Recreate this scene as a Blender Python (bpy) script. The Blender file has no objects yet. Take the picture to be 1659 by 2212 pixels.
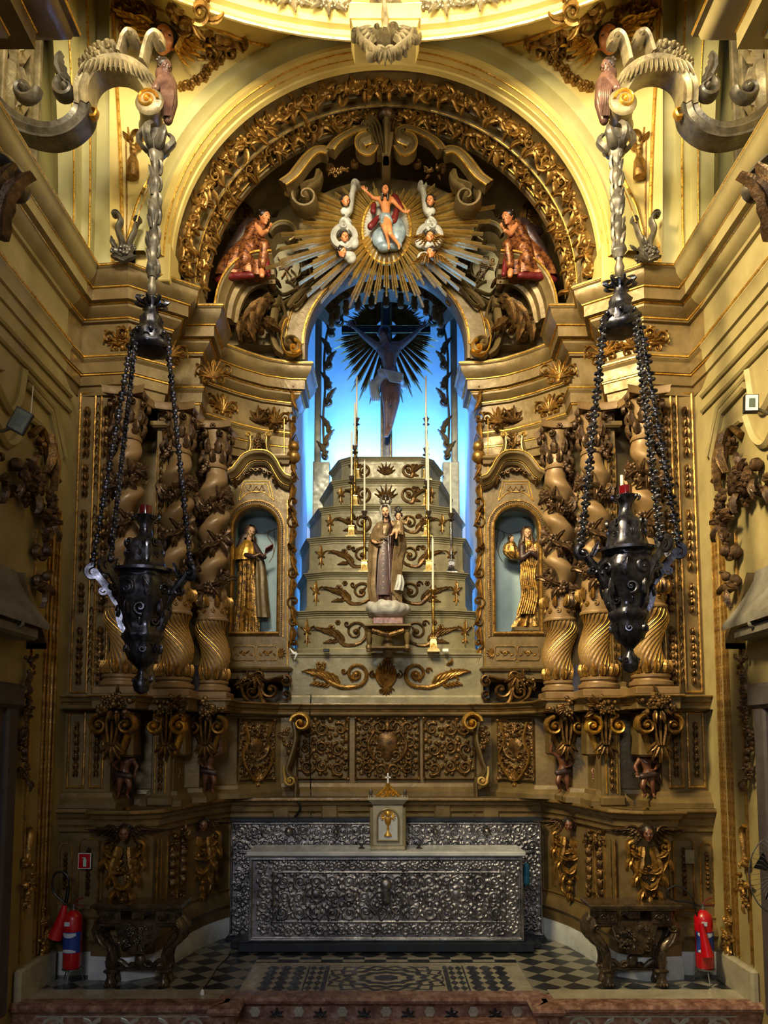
import bpy, math, random
import numpy as np
from mathutils import Vector, Matrix
R = random.Random(7)
PI = math.pi
scene = bpy.context.scene
COL = scene.collection

# ------------------------------------------------------------------ camera, world, lights, exposure
FOC = 1700.0; PITCH = math.radians(5.0); PCX = 834.0; PCY = 1451.0; EYE = 2.1
cam_data = bpy.data.cameras.new('camera'); cam = bpy.data.objects.new('camera', cam_data); COL.objects.link(cam)
cam.location = (0, 0, EYE); cam.rotation_euler = (math.radians(90) + PITCH, 0, 0)
cam_data.sensor_width = 36; cam_data.lens = FOC / 2212 * 36
cam_data.shift_x = (829.5 - PCX) / 2212; cam_data.shift_y = (PCY - 1106) / 2212
cam_data.clip_start = 0.05; cam_data.clip_end = 100
scene.camera = cam
scene.view_settings.view_transform = 'Standard'; scene.view_settings.look = 'None'
scene.view_settings.gamma = 1; scene.view_settings.use_curve_mapping = False
scene.view_settings.exposure = -0.15
scene.cycles.max_bounces = 5; scene.cycles.diffuse_bounces = 2; scene.cycles.glossy_bounces = 3
scene.cycles.transparent_max_bounces = 8; scene.cycles.use_denoising = True
scene.cycles.use_adaptive_sampling = True; scene.cycles.adaptive_threshold = 0.02
scene.cycles.sample_clamp_indirect = 4

world = bpy.data.worlds.new('world'); scene.world = world; world.use_nodes = True
bg = world.node_tree.nodes['Background']; bg.inputs[0].default_value = (0.75, 0.8, 0.9, 1); bg.inputs[1].default_value = 0.03

def area(name, loc, target, sx, sy, power, color, spread=180):
    l = bpy.data.lights.new(name, 'AREA'); l.shape = 'RECTANGLE'; l.size = sx; l.size_y = sy
    l.energy = power; l.color = color; l.spread = math.radians(spread)
    o = bpy.data.objects.new(name, l); COL.objects.link(o); o.location = loc
    o.rotation_euler = (Vector(target) - Vector(loc)).to_track_quat('-Z', 'Y').to_euler(); return o
# daylight of the dome above the sanctuary, unseen nave windows behind with an added low fill, the high side window on the left
area('dome_daylight', (-0.5, 2.5, 8.2), (0.1, 7.0, 8.75), 2.4, 1.2, 270, (1.0, 0.86, 0.52), 125)
area('nave_daylight', (-0.7, -1.5, 9.6), (0.15, 9.0, 6.2), 1.4, 1.0, 100, (1.0, 0.92, 0.78), 60)
for sx_ in (-1, 1):                                                  # pair of lights added to brighten the vault corners
    area('vault_corner_fill', (sx_ * 2.5, 4.7, 7.3), (-sx_ * 2.0, 6.9, 8.6), 0.7, 0.9, 20 if sx_ < 0 else 34, (1.0, 0.88, 0.58), 100)
area('nave_low_fill', (-1.0, -3.5, 4.6), (0.2, 8.0, 0.4), 1.8, 1.4, 165, (0.92, 0.94, 1.0))  # soft unseen fill, added to lift the lower zone and floor
area('side_window_daylight', (-2.3, 3.4, 8.0), (3.0, 6.8, 3.8), 1.0, 1.4, 270, (1.0, 0.80, 0.42), 75)
BLUE = (0.08, 0.35, 1.0)
area('blue_floodlight', (0, 11.0, 5.75), (0, 11.7, 6.2), 1.9, 0.12, 290, BLUE, 140)
for sx_ in (-1, 1):
    area('blue_side_floodlight', (sx_ * 1.1, 11.3, 3.4), (sx_ * 1.19, 10.6, 6.6), 0.12, 0.4, 48, BLUE, 100)
    area('blue_step_floodlight', (sx_ * 1.14, 9.7, 3.2), (sx_ * 1.08, 10.2, 5.0), 0.08, 0.3, 30, BLUE, 90)

# ------------------------------------------------------------------ projection helper: photo point -> place at depth Y
def P(px, py, Y):
    u = (px - PCX) / FOC; v = (PCY - py) / FOC
    c, s = math.cos(PITCH), math.sin(PITCH)
    t = Y / (c - v * s)
    return (u * t, EYE + (s + v * c) * t)          # x, z
def PW(px, py, X):                                   # on a side wall x = X -> (Y, z)
    u = (px - PCX) / FOC; v = (PCY - py) / FOC
    c, s = math.cos(PITCH), math.sin(PITCH)
    t = X / u
    return ((c - v * s) * t, EYE + (s + v * c) * t)
def Q(pts, Y): return [P(a, b, Y) for a, b in pts]

# ------------------------------------------------------------------ materials
def srgb(r, g, b):
    f = lambda c: (c / 255 / 12.92) if c / 255 <= 0.04045 else ((c / 255 + 0.055) / 1.055) ** 2.4
    return (f(r), f(g), f(b), 1)
MATS = {}
def mat(name, c1, c2=None, metal=0.0, rough=0.5, scale=6.0, bump=0.0, bscale=40.0, rvar=0.15, c3=None, contrast=0.5, emit=0, coat=0):
    m = bpy.data.materials.new(name); m.use_nodes = True
    nt = m.node_tree; N = nt.nodes; L = nt.links; b = N['Principled BSDF']
    b.inputs['Metallic'].default_value = metal; b.inputs['Roughness'].default_value = rough
    if coat: b.inputs['Coat Weight'].default_value = coat; b.inputs['Coat Roughness'].default_value = 0.15
    tc = N.new('ShaderNodeTexCoord')
    n = N.new('ShaderNodeTexNoise'); n.inputs['Scale'].default_value = scale; n.inputs['Detail'].default_value = 6; n.inputs['Roughness'].default_value = 0.65
    L.new(tc.outputs['Object'], n.inputs['Vector'])
    cr = N.new('ShaderNodeValToRGB'); e = cr.color_ramp
    e.elements[0].position = 0.5 - contrast / 2 * 0.6; e.elements[1].position = 0.5 + contrast / 2 * 0.6
    e.elements[0].color = c1; e.elements[1].color = c2 or c1
    if c3: x = e.elements.new(0.5); x.color = c3
    L.new(n.outputs['Fac'], cr.inputs['Fac']); L.new(cr.outputs['Color'], b.inputs['Base Color'])
    mr = N.new('ShaderNodeMapRange'); mr.inputs['From Min'].default_value = 0.3; mr.inputs['From Max'].default_value = 0.7
    mr.inputs['To Min'].default_value = max(0.05, rough - rvar); mr.inputs['To Max'].default_value = min(1, rough + rvar)
    n2 = N.new('ShaderNodeTexNoise'); n2.inputs['Scale'].default_value = scale * 3.1; n2.inputs['Detail'].default_value = 4
    L.new(tc.outputs['Object'], n2.inputs['Vector']); L.new(n2.outputs['Fac'], mr.inputs['Value']); L.new(mr.outputs['Result'], b.inputs['Roughness'])
    if bump:
        n3 = N.new('ShaderNodeTexNoise'); n3.inputs['Scale'].default_value = bscale; n3.inputs['Detail'].default_value = 5
        L.new(tc.outputs['Object'], n3.inputs['Vector'])
        bp = N.new('ShaderNodeBump'); bp.inputs['Strength'].default_value = bump; bp.inputs['Distance'].default_value = 0.01
        L.new(n3.outputs['Fac'], bp.inputs['Height']); L.new(bp.outputs['Normal'], b.inputs['Normal'])
    if emit:
        b.inputs['Emission Color'].default_value = c1; b.inputs['Emission Strength'].default_value = emit
    MATS[name] = m; return m
OLIVE = mat('olive_painted_wood', srgb(100, 82, 50), srgb(130, 108, 68), 0.25, 0.42, 3, 0.25, 25)
OLIVED = mat('dark_olive_wood', srgb(84, 68, 40), srgb(116, 96, 58), 0.25, 0.45, 4, 0.3, 25)
PALE = mat('pale_yellow_plaster', srgb(206, 180, 104), srgb(220, 196, 122), 0.0, 0.55, 2, 0.1, 20)
PALEG = mat('pale_green_plaster', srgb(176, 166, 112), srgb(194, 184, 130), 0.0, 0.55, 2, 0.1, 20)
STONE = mat('cream_wall_paint', srgb(136, 121, 80), srgb(156, 141, 96), 0.0, 0.6, 2.5, 0.15, 15)
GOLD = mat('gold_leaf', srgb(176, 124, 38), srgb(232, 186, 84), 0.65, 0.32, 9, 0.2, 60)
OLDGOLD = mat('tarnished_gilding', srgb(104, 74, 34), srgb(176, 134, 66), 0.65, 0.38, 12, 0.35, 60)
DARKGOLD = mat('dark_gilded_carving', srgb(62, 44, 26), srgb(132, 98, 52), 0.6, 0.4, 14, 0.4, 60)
BRONZEGILT = mat('bronze_brown_carving', srgb(52, 38, 28), srgb(100, 74, 48), 0.5, 0.42, 14, 0.4, 60)  # darkest brown of the carving colours
COLM = mat('column_olive_gilt', srgb(112, 86, 54), srgb(142, 114, 76), 0.15, 0.48, 4, 0.2, 30)
BRIGHT = mat('bright_gilding', srgb(222, 186, 104), srgb(246, 222, 150), 0.4, 0.3, 5, 0.05, 40)
SILVER = mat('repousse_silver', srgb(98, 98, 106), srgb(172, 170, 174), 0.92, 0.3, 5, 0.25, 150)
SILVD = mat('tarnished_silver', srgb(70, 68, 72), srgb(150, 146, 144), 1.0, 0.28, 4, 0.3, 120)
LAMPM = mat('blackened_silver', srgb(38, 38, 46), srgb(90, 90, 102), 0.9, 0.3, 6, 0.12, 50)
CARVB = mat('dark_lacquered_wood', srgb(48, 38, 30), srgb(98, 80, 60), 0.35, 0.28, 10, 0.5, 50, coat=0.4)
ARMM = mat('whitewashed_carving', srgb(104, 92, 70), srgb(168, 152, 116), 0.3, 0.4, 6, 0.3, 40)
TUBEM = mat('grey_painted_sleeve', srgb(62, 58, 54), srgb(112, 104, 90), 0.35, 0.4, 9, 0.15, 50)
WMARB = mat('white_marble', srgb(176, 180, 182), srgb(214, 218, 220), 0, 0.25, 3)
GMARB = mat('grey_cream_marble', srgb(150, 142, 122), srgb(178, 172, 152), 0, 0.28, 4)
PMARB = mat('pink_breccia_marble', srgb(100, 66, 56), srgb(172, 138, 122), 0, 0.28, 14, c3=srgb(134, 98, 86))
BMARB = mat('black_marble', srgb(20, 21, 24), srgb(34, 35, 40), 0, 0.25, 6)
CREAMT = mat('cream_tile', srgb(150, 146, 132), srgb(176, 172, 158), 0, 0.28, 5)
NAVY = mat('dark_blue_step', srgb(20, 26, 36), srgb(34, 42, 56), 0, 0.45, 5)
BLACK = mat('black_paint', srgb(14, 14, 15), srgb(22, 22, 24), 0, 0.4, 5)
CHAM = mat('chamber_white_plaster', srgb(200, 206, 210), srgb(222, 226, 230), 0, 0.7, 1.2)
CHAMF = mat('chamber_frame_paint', srgb(120, 120, 108), srgb(150, 148, 130), 0.2, 0.45, 5)
TIER = mat('grey_olive_step_wood', srgb(116, 108, 80), srgb(148, 138, 104), 0.15, 0.45, 4, 0.2, 30)
NICHEB = mat('pale_blue_niche_paint', srgb(134, 156, 160), srgb(164, 184, 186), 0, 0.6, 2)
SKIN = mat('painted_skin', srgb(186, 112, 66), srgb(212, 140, 88), 0, 0.4, 12)
SKINP = mat('pale_painted_skin', srgb(196, 150, 112), srgb(214, 172, 134), 0, 0.4, 12)
SKIND = mat('brown_bare_wood_skin', srgb(84, 50, 36), srgb(120, 76, 54), 0, 0.35, 12)
CORPUS = mat('aged_ivory_skin', srgb(112, 84, 76), srgb(144, 112, 100), 0, 0.4, 8)
HAIR = mat('dark_brown_hair', srgb(24, 16, 12), srgb(48, 34, 24), 0, 0.4, 30)
WHITEC = mat('white_drapery', srgb(170, 172, 170), srgb(208, 208, 202), 0, 0.5, 10)
CLOUD = mat('grey_white_cloud', srgb(150, 146, 138), srgb(192, 190, 182), 0, 0.5, 8)
BROWNH = mat('brown_habit', srgb(46, 26, 24), srgb(78, 48, 42), 0.1, 0.4, 12)
MANTLE = mat('taupe_gold_mantle', srgb(104, 84, 62), srgb(152, 128, 92), 0.3, 0.38, 8)
ANGELC = mat('dark_red_brocade', srgb(60, 24, 18), srgb(160, 96, 46), 0.4, 0.35, 22, 0.4, 60, contrast=0.4)
GOLDC = mat('gilded_brocade', srgb(52, 36, 22), srgb(176, 132, 58), 0.6, 0.32, 20, 0.5, 60, contrast=0.4)
REDC = mat('dark_red_drapery', srgb(84, 18, 20), srgb(120, 34, 30), 0.1, 0.4, 8)
VIOLC = mat('brown_violet_drapery', srgb(44, 32, 34), srgb(80, 58, 52), 0.2, 0.4, 12)
BLUEC = mat('grey_blue_drapery', srgb(96, 112, 124), srgb(150, 164, 172), 0.1, 0.4, 12)
EXTR = mat('red_enamel', srgb(176, 10, 22), srgb(190, 14, 28), 0, 0.3, 3, coat=0.5)
LABELB = mat('blue_label', srgb(34, 60, 140), srgb(44, 72, 156), 0, 0.4, 3)
LABELW = mat('white_label', srgb(190, 200, 214), srgb(206, 212, 222), 0, 0.4, 3)
WHITEP = mat('white_plastic', srgb(225, 228, 228), srgb(236, 238, 238), 0, 0.35, 3)
GREENP = mat('pale_green_pictogram', srgb(176, 220, 196), srgb(186, 226, 206), 0, 0.5, 3)  # plain pale green colour, no emission
WAX = mat('ivory_wax', srgb(214, 206, 180), srgb(232, 226, 204), 0, 0.45, 3)
BRASS = mat('aged_brass', srgb(110, 78, 34), srgb(196, 152, 74), 0.9, 0.3, 20, 0.2, 60)
RUBY = mat('ruby_glass', srgb(74, 2, 10), srgb(96, 4, 14), 0, 0.08, 3, coat=1)
STEEL = mat('grey_metal', srgb(110, 112, 114), srgb(150, 152, 154), 0.8, 0.35, 8)
LEDGLASS = mat('floodlight_glass', srgb(120, 128, 116), srgb(134, 142, 128), 0, 0.15, 2)
LEDPANEL = mat('floodlight_chip', srgb(90, 104, 94), srgb(96, 110, 100), 0, 0.3, 2)
CLOTHB = mat('navy_cloth', srgb(16, 18, 40), srgb(26, 28, 58), 0, 0.7, 6)
TEAL = mat('teal_cloth', srgb(30, 104, 134), srgb(44, 124, 152), 0, 0.6, 6)
GREYC = mat('grey_stone_canopy', srgb(96, 92, 84), srgb(124, 120, 110), 0, 0.55, 5, 0.2, 30)
PURPLE = mat('door_grey_violet', srgb(62, 56, 60), srgb(76, 70, 74), 0, 0.5, 3)

# ------------------------------------------------------------------ mesh builder
SGN = -1                      # +1 mirrors everything that is built (things of the right hand side)
class Fr:                      # a drawing plane: origin, right, up, outward
    def __init__(s, o=(0, 0, 0), a=(1, 0, 0), b=(0, 0, 1), n=(0, -1, 0)):
        s.o, s.a, s.b, s.n = Vector(o), Vector(a).normalized(), Vector(b).normalized(), Vector(n).normalized()
    def pt(s, u, v, h=0): return s.o + s.a * u + s.b * v + s.n * h
def F(Y): return Fr((0, Y, 0))
def FW(X): return Fr((X, 0, 0), (0, 1, 0), (0, 0, 1), (1, 0, 0))      # left wall seen from inside: u = Y, v = z
def cat(pts, n=8, closed=False):
    pts = [Vector(p) for p in pts]; out = []
    m = len(pts)
    if m < 3 and not closed: return [pts[0].lerp(pts[-1], i / n) for i in range(n + 1)]
    rng = range(m if closed else m - 1)
    for i in rng:
        p0 = pts[(i - 1) % m] if closed or i > 0 else pts[0] * 2 - pts[1]
        p1 = pts[i]; p2 = pts[(i + 1) % m]
        p3 = pts[(i + 2) % m] if closed or i + 2 < m else pts[-1] * 2 - pts[-2]
        for k in range(n):
            t = k / n
            out.append(0.5 * ((2 * p1) + (p2 - p0) * t + (2 * p0 - 5 * p1 + 4 * p2 - p3) * t * t + (3 * p1 - p0 - 3 * p2 + p3) * t ** 3))
    if not closed: out.append(pts[-1])
    return out
def ease(t, w0, w1, wm=None):
    if wm is None: return w0 + (w1 - w0) * t
    return (w0 * (1 - 2 * t) + wm * 2 * t) if t < 0.5 else (wm * (2 - 2 * t) + w1 * (2 * t - 1))

class MB:
    def __init__(s): s.v = []; s.f = []; s.mi = []; s.cur = 0; s.cuts = []
    def cut(s):
        """what follows is a piece of its own: build() makes one object of each piece"""
        if s.v: s.cuts.append((len(s.v), len(s.f)))
        return s
    def add(s, vs, fs):
        b = len(s.v); s.v.extend([tuple(v) for v in vs])
        for f in fs: s.f.append([b + i for i in f]); s.mi.append(s.cur)
    def box(s, x0, x1, y0, y1, z0, z1, bev=0.0):
        if bev <= 0:
            s.add([(x, y, z) for x in (x0, x1) for y in (y0, y1) for z in (z0, z1)],
                  [(0, 1, 3, 2), (4, 6, 7, 5), (0, 4, 5, 1), (2, 3, 7, 6), (0, 2, 6, 4), (1, 5, 7, 3)]); return
        cx, cy, cz = (x0 + x1) / 2, (y0 + y1) / 2, (z0 + z1) / 2
        hx, hy, hz = abs(x1 - x0) / 2, abs(y1 - y0) / 2, abs(z1 - z0) / 2
        bev = min(bev, hx * .95, hy * .95, hz * .95)
        rings = []
        for (dz, ins) in ((-hz, bev), (-hz + bev, 0), (hz - bev, 0), (hz, bev)):
            a, b = hx - ins, hy - ins; c = bev if ins == 0 else bev * 0.4
            rings.append([(cx + x, cy + y, cz + dz) for x, y in ((-a + c, -b), (a - c, -b), (a, -b + c), (a, b - c), (a - c, b), (-a + c, b), (-a, b - c), (-a, -b + c))])
        vs = [p for r in rings for p in r]; fs = [list(range(7, -1, -1)), list(range(24, 32))]
        for r in range(3):
            for i in range(8): fs.append([r * 8 + i, r * 8 + (i + 1) % 8, (r + 1) * 8 + (i + 1) % 8, (r + 1) * 8 + i])
        s.add(vs, fs)
    def rings(s, rs, closed=True, cap=True):
        n = len(rs[0]); vs = [p for r in rs for p in r]; fs = []
        for i in range(len(rs) - 1):
            for j in range(n if closed else n - 1):
                k = (j + 1) % n
                fs.append([i * n + j, i * n + k, (i + 1) * n + k, (i + 1) * n + j])
        if cap and closed: fs.append(list(range(n - 1, -1, -1))); fs.append([(len(rs) - 1) * n + j for j in range(n)])
        s.add(vs, fs)
    def tube(s, pts, rad, n=8, smooth=0):
        pts = [Vector(p) for p in pts]
        if smooth: pts = cat(pts, smooth)
        m = len(pts); rs = []; up = None
        for i, p in enumerate(pts):
            t = (pts[min(i + 1, m - 1)] - pts[max(i - 1, 0)])
            if t.length < 1e-9: t = Vector((0, 0, 1))
            t.normalize()
            if up is None:
                up = Vector((0, 0, 1)) if abs(t.z) < 0.9 else Vector((1, 0, 0))
            a = t.cross(up)
            if a.length < 1e-6: a = t.cross(Vector((0, 1, 0)))
            a.normalize(); b = a.cross(t).normalized(); up = b
            q = i / (m - 1)
            if callable(rad): r = rad(q)
            elif isinstance(rad, (list, tuple)):
                x = q * (len(rad) - 1); k = min(int(x), len(rad) - 2); r = rad[k] + (rad[k + 1] - rad[k]) * (x - k)
            else: r = rad
            rs.append([p + (a * math.cos(2 * PI * j / n) + b * math.sin(2 * PI * j / n)) * r for j in range(n)])
        s.rings(rs)
    def lathe(s, c, prof, n=20, fn=None, ax=(1, 1)):
        rs = []
        for (r, z) in prof:
            rs.append([Vector((c[0] + ax[0] * (r if fn is None else fn(r, z, 2 * PI * j / n)) * math.cos(2 * PI * j / n),
                               c[1] + ax[1] * (r if fn is None else fn(r, z, 2 * PI * j / n)) * math.sin(2 * PI * j / n), c[2] + z)) for j in range(n)])
        s.rings(rs)
    def ball(s, c, r, n=8, m=6, rot=None):
        if not isinstance(r, (tuple, list)): r = (r, r, r)
        c = Vector(c); rs = []
        for i in range(m + 1):
            a = -PI / 2 + PI * i / m; k = max(math.cos(a), 0.02)
            ring = []
            for j in range(n):
                v = Vector((r[0] * k * math.cos(2 * PI * j / n), r[1] * k * math.sin(2 * PI * j / n), r[2] * math.sin(a)))
                if rot: v = rot @ v
                ring.append(c + v)
            rs.append(ring)
        s.rings(rs)
    def prism(s, fr, poly, h0, h1, bev=0.0):
        n = len(poly)
        ar = sum(poly[i][0] * poly[(i + 1) % n][1] - poly[(i + 1) % n][0] * poly[i][1] for i in range(n))
        if ar < 0: poly = poly[::-1]
        s.rings([[fr.pt(x, z, h0) for x, z in poly], [fr.pt(x, z, h1) for x, z in poly]])
    # relief drawing on a frame ------------------------------------
    def rib(s, fr, pts, w, h, z0=0.0, n=8, smooth=5, wm=None, w1=None, flat=False):
        """a carved strip along a curve: elliptical section, w half width, h height"""
        p3 = cat([(a, b, 0) for a, b in pts], smooth) if smooth else [Vector((a, b, 0)) for a, b in pts]
        m = len(p3); rs = []; w1 = w if w1 is None else w1
        for i, p in enumerate(p3):
            t = (p3[min(i + 1, m - 1)] - p3[max(i - 1, 0)])
            if t.length < 1e-9: t = Vector((1, 0, 0))
            t.normalize(); q = i / (m - 1); ww = ease(q, w, w1, wm); hh = h * (0.35 + 0.65 * min(1, ww / max(w, wm or 0, w1, 1e-6)))
            nx, ny = -t.y, t.x
            ring = []
            for j in range(n):
                a = 2 * PI * j / n; cx = math.cos(a); sy = math.sin(a)
                ring.append(fr.pt(p.x + nx * cx * ww, p.y + ny * cx * ww, z0 + max(sy, -0.3) * hh))
            rs.append(ring)
        s.rings(rs)
    def spiral(s, fr, cx, cz, r0, a0, turns, w, h, dirn=1, z0=0.0, n=8, r1=0.12, rise=0.0, w1=0.55, eye=True):
        k = max(10, int(turns * 16)); pts = []
        rs = []
        for i in range(k + 1):
            q = i / k; a = a0 + dirn * 2 * PI * turns * q; r = r0 * ((1 - q) ** 1.15 * (1 - r1) + r1)
            ww = w * (1 - q * (1 - w1)); t = Vector((-math.sin(a) * dirn, math.cos(a) * dirn)); nx, ny = -t.y, t.x
            x, z = cx + math.cos(a) * r, cz + math.sin(a) * r
            rs.append([fr.pt(x + nx * math.cos(b) * ww, z + ny * math.cos(b) * ww, z0 + rise * q + max(math.sin(b), -0.3) * h) for b in [2 * PI * j / n for j in range(n)]])
        s.rings(rs)
        if eye: s.dome(fr, cx, cz, r0 * r1 + w * 0.7, h * 1.25, z0 + rise)
        return (cx + math.cos(a0) * r0, cz + math.sin(a0) * r0)
    def dome(s, fr, x, z, r, h, z0=0, n=8, m=3, rz=None):
        rz = rz or r; rs = []
        for i in range(m + 1):
            a = PI / 2 * i / m
            rs.append([fr.pt(x + r * max(math.cos(a), .05) * math.cos(2 * PI * j / n), z + rz * max(math.cos(a), .05) * math.sin(2 * PI * j / n), z0 + h * math.sin(a)) for j in range(n)])
        s.rings(rs)
    def leaf(s, fr, x, z, ang, L, W, h, z0=0, curl=0.0, n=7, lift=0.5, lobes=True):
        """acanthus-like leaf: ridge, lobed outline, bent by curl, tip lifting off the ground"""
        rows = []
        px, pz, a = x, z, ang
        for i in range(n + 1):
            q = i / n
            wid = W * math.sin(PI * min(1, 0.12 + q * 0.88)) ** 0.7 * (1 - 0.35 * q)
            if lobes and 0 < i < n: wid *= (1.12 if i % 2 else 0.86)
            if i == n: wid = W * 0.22
            nx, nz = -math.sin(a), math.cos(a)
            hh = z0 + h * (0.35 + lift * math.sin(PI * q * 0.9))
            rows.append([fr.pt(px - nx * wid, pz - nz * wid, hh - h * 0.35), fr.pt(px - nx * wid * .5, pz - nz * wid * .5, hh + h * 0.22),
                         fr.pt(px, pz, hh + h * 0.05), fr.pt(px + nx * wid * .5, pz + nz * wid * .5, hh + h * 0.22), fr.pt(px + nx * wid, pz + nz * wid, hh - h * 0.35),
                         fr.pt(px, pz, hh - h * 0.5)])
            px += math.cos(a) * L / n; pz += math.sin(a) * L / n; a += curl / n
        s.rings(rows)
    def rose(s, fr, x, z, r, h, z0=0, n=6, rot=0.0):
        for k in range(n):
            a = rot + 2 * PI * k / n
            s.dome(fr, x + math.cos(a) * r * .58, z + math.sin(a) * r * .58, r * .46, h * .7, z0, 6, 2)
        s.dome(fr, x, z, r * .32, h, z0 + h * .15, 6, 2)
    def fan(s, fr, x, z, a0, a1, n, L, W, h, z0=0, curl=0):
        for k in range(n):
            q = k / (n - 1) if n > 1 else .5
            s.leaf(fr, x, z, a0 + (a1 - a0) * q, L * (0.8 + 0.2 * math.sin(PI * q)), W, h, z0, curl * (q - .5) * 2, 5)
    def bunch(s, fr, x, z, rx, rz, n, size, h, z0=0, rnd=None):
        """fruit and flower cluster"""
        rnd = rnd or R
        for k in range(n):
            a = rnd.random() * 2 * PI; q = math.sqrt(rnd.random())
            u, v = x + math.cos(a) * q * rx, z + math.sin(a) * q * rz; sz = size * (0.7 + rnd.random() * .6)
            t = rnd.random(); zz = z0 + h * (1 - q * q) * 0.8
            if t < .4: s.ball(fr.pt(u, v, zz), sz * .8, 7, 5)
            elif t < .7: s.rose(fr, u, v, sz * 1.25, sz, zz, 5, rnd.random() * 6)
            else: s.leaf(fr, u, v, a, sz * 2.6, sz * .7, sz, zz, rnd.uniform(-1, 1), 5)
    def husks(s, fr, x, z0, z1, W, h, n, zb=0):
        """vertical drop of bellflowers"""
        L = (z0 - z1) / n
        for k in range(n):
            z = z0 - k * L; w = W * (0.75 + 0.35 * math.sin(PI * (k + .5) / n))
            s.leaf(fr, x, z, -PI / 2 - .45, L * .95, w * .34, h, zb, .7, 4, lobes=False)
            s.leaf(fr, x, z, -PI / 2 + .45, L * .95, w * .34, h, zb, -.7, 4, lobes=False)
            s.dome(fr, x, z - L * .15, w * .3, h, zb, 6, 2); s.dome(fr, x, z - L * .55, w * .2, h * .8, zb, 5, 2)
    def rinceau(s, fr, x, z, Rr, a0, dirn, h, z0=0, turns=1.4, leaves=5, w=None):
        """one acanthus spiral branch with leaves on its outer side"""
        w = w or Rr * .13
        s.spiral(fr, x, z, Rr, a0, turns, w, h, dirn, z0, 7)
        for k in range(leaves):
            q = k / leaves * 0.62; a = a0 + dirn * 2 * PI * turns * q; r = Rr * ((1 - q) ** 1.15 * .88 + .12)
            s.leaf(fr, x + math.cos(a) * r, z + math.sin(a) * r, a + dirn * 0.75, Rr * .62, Rr * .17, h * .9, z0, dirn * 1.3, 5)
        s.rose(fr, x, z, Rr * .26, h * 1.1, z0, 5)
    def sweep(s, path, prof, closed=False, cap=True):
        """molding along a plan polyline, profile (offset outward, z)"""
        n = len(path); rows = []
        for i in range(n):
            p = Vector(path[i]).to_2d()
            a = Vector(path[i - 1]).to_2d() if (i > 0 or closed) else None
            b = Vector(path[(i + 1) % n]).to_2d() if (i < n - 1 or closed) else None
            d1 = (p - a).normalized() if a is not None else (b - p).normalized()
            d2 = (b - p).normalized() if b is not None else d1
            n1 = Vector((d1.y, -d1.x)); n2 = Vector((d2.y, -d2.x)); m = n1 + n2
            m = n1 if m.length < 1e-5 else m / max(0.35, (1 + n1.dot(n2)))
            rows.append([(p.x + m.x * o, p.y + m.y * o, z) for o, z in prof])
        k = len(prof); vs = [q for r in rows for q in r]; fs = []
        for i in range(n if closed else n - 1):
            j = (i + 1) % n
            for c in range(k - 1): fs.append([i * k + c, i * k + c + 1, j * k + c + 1, j * k + c])
        if cap and not closed: fs.append(list(range(k))); fs.append([(n - 1) * k + c for c in range(k - 1, -1, -1)])
        s.add(vs, fs)
    def run(s, fr, pts, prof, smooth=0, closed=False):
        """molding along a curve in a frame, profile (offset to the left of travel, height)"""
        p3 = cat([(a, b, 0) for a, b in pts], smooth, closed) if smooth else [Vector((a, b, 0)) for a, b in pts]
        m = len(p3); rs = []
        for i, p in enumerate(p3):
            if closed: t1 = p - p3[i - 1]; t2 = p3[(i + 1) % m] - p
            else:
                t1 = p - p3[i - 1] if i > 0 else p3[1] - p; t2 = p3[i + 1] - p if i < m - 1 else p - p3[i - 1]
            if t1.length < 1e-9: t1 = t2
            if t2.length < 1e-9: t2 = t1
            t1.normalize(); t2.normalize()
            n1 = Vector((-t1.y, t1.x)); n2 = Vector((-t2.y, t2.x)); mm = n1 + n2
            mm = n1 if mm.length < 1e-5 else mm / max(.4, 1 + n1.dot(n2))
            rs.append([fr.pt(p.x + mm.x * o, p.y + mm.y * o, h) for o, h in prof])
        if closed: rs.append(rs[0])
        s.rings(rs, closed=True, cap=not closed)
    def build(s, name, mats, parent=None, angle=40):
        if s.cuts:
            cs = [(0, 0)] + s.cuts + [(len(s.v), len(s.f))]; out = []
            for (v0, f0), (v1, f1) in zip(cs[:-1], cs[1:]):
                if f1 <= f0: continue
                m = MB(); m.v = s.v[v0:v1]; m.f = [[i - v0 for i in f] for f in s.f[f0:f1]]; m.mi = s.mi[f0:f1]; out.append(m.build(name, mats, parent, angle))
            return out[-1]
        if not isinstance(mats, (list, tuple)): mats = [mats]
        me = bpy.data.meshes.new(name)
        v = np.array(s.v, dtype=float).reshape(-1, 3)
        fs = s.f
        if SGN > 0:
            v = v * np.array([-1, 1, 1]); fs = [f[::-1] for f in fs]
        if parent is not None:
            o3 = np.array(parent_loc(parent))
        else:
            o3 = np.array([(v[:, 0].min() + v[:, 0].max()) / 2, (v[:, 1].min() + v[:, 1].max()) / 2, v[:, 2].min()])
        v = v - o3
        me.from_pydata([tuple(a) for a in v], [], fs)
        for m in mats: me.materials.append(m)
        if len(mats) > 1: me.polygons.foreach_set('material_index', s.mi)
        me.polygons.foreach_set('use_smooth', [True] * len(fs)); me.update()
        try: me.set_sharp_from_angle(angle=math.radians(angle))
        except Exception: pass
        ob = bpy.data.objects.new(name, me); COL.objects.link(ob)
        if parent is not None: ob.parent = parent
        else: ob.location = tuple(o3)
        WORLD[ob.name] = Vector(o3) if parent is None else Vector(parent_loc(parent))
        return ob
WORLD = {}
def parent_loc(p): return WORLD[p.name]
def thing(name, label, category, loc=(0, 0, 0), group=None):
    o = bpy.data.objects.new(name, None); COL.objects.link(o); o.empty_display_size = .05
    l = Vector(loc)
    if SGN > 0: l.x = -l.x
    o.location = l; WORLD[o.name] = l; o['label'] = label; o['category'] = category
    if group: o['group'] = group
    return o
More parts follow.
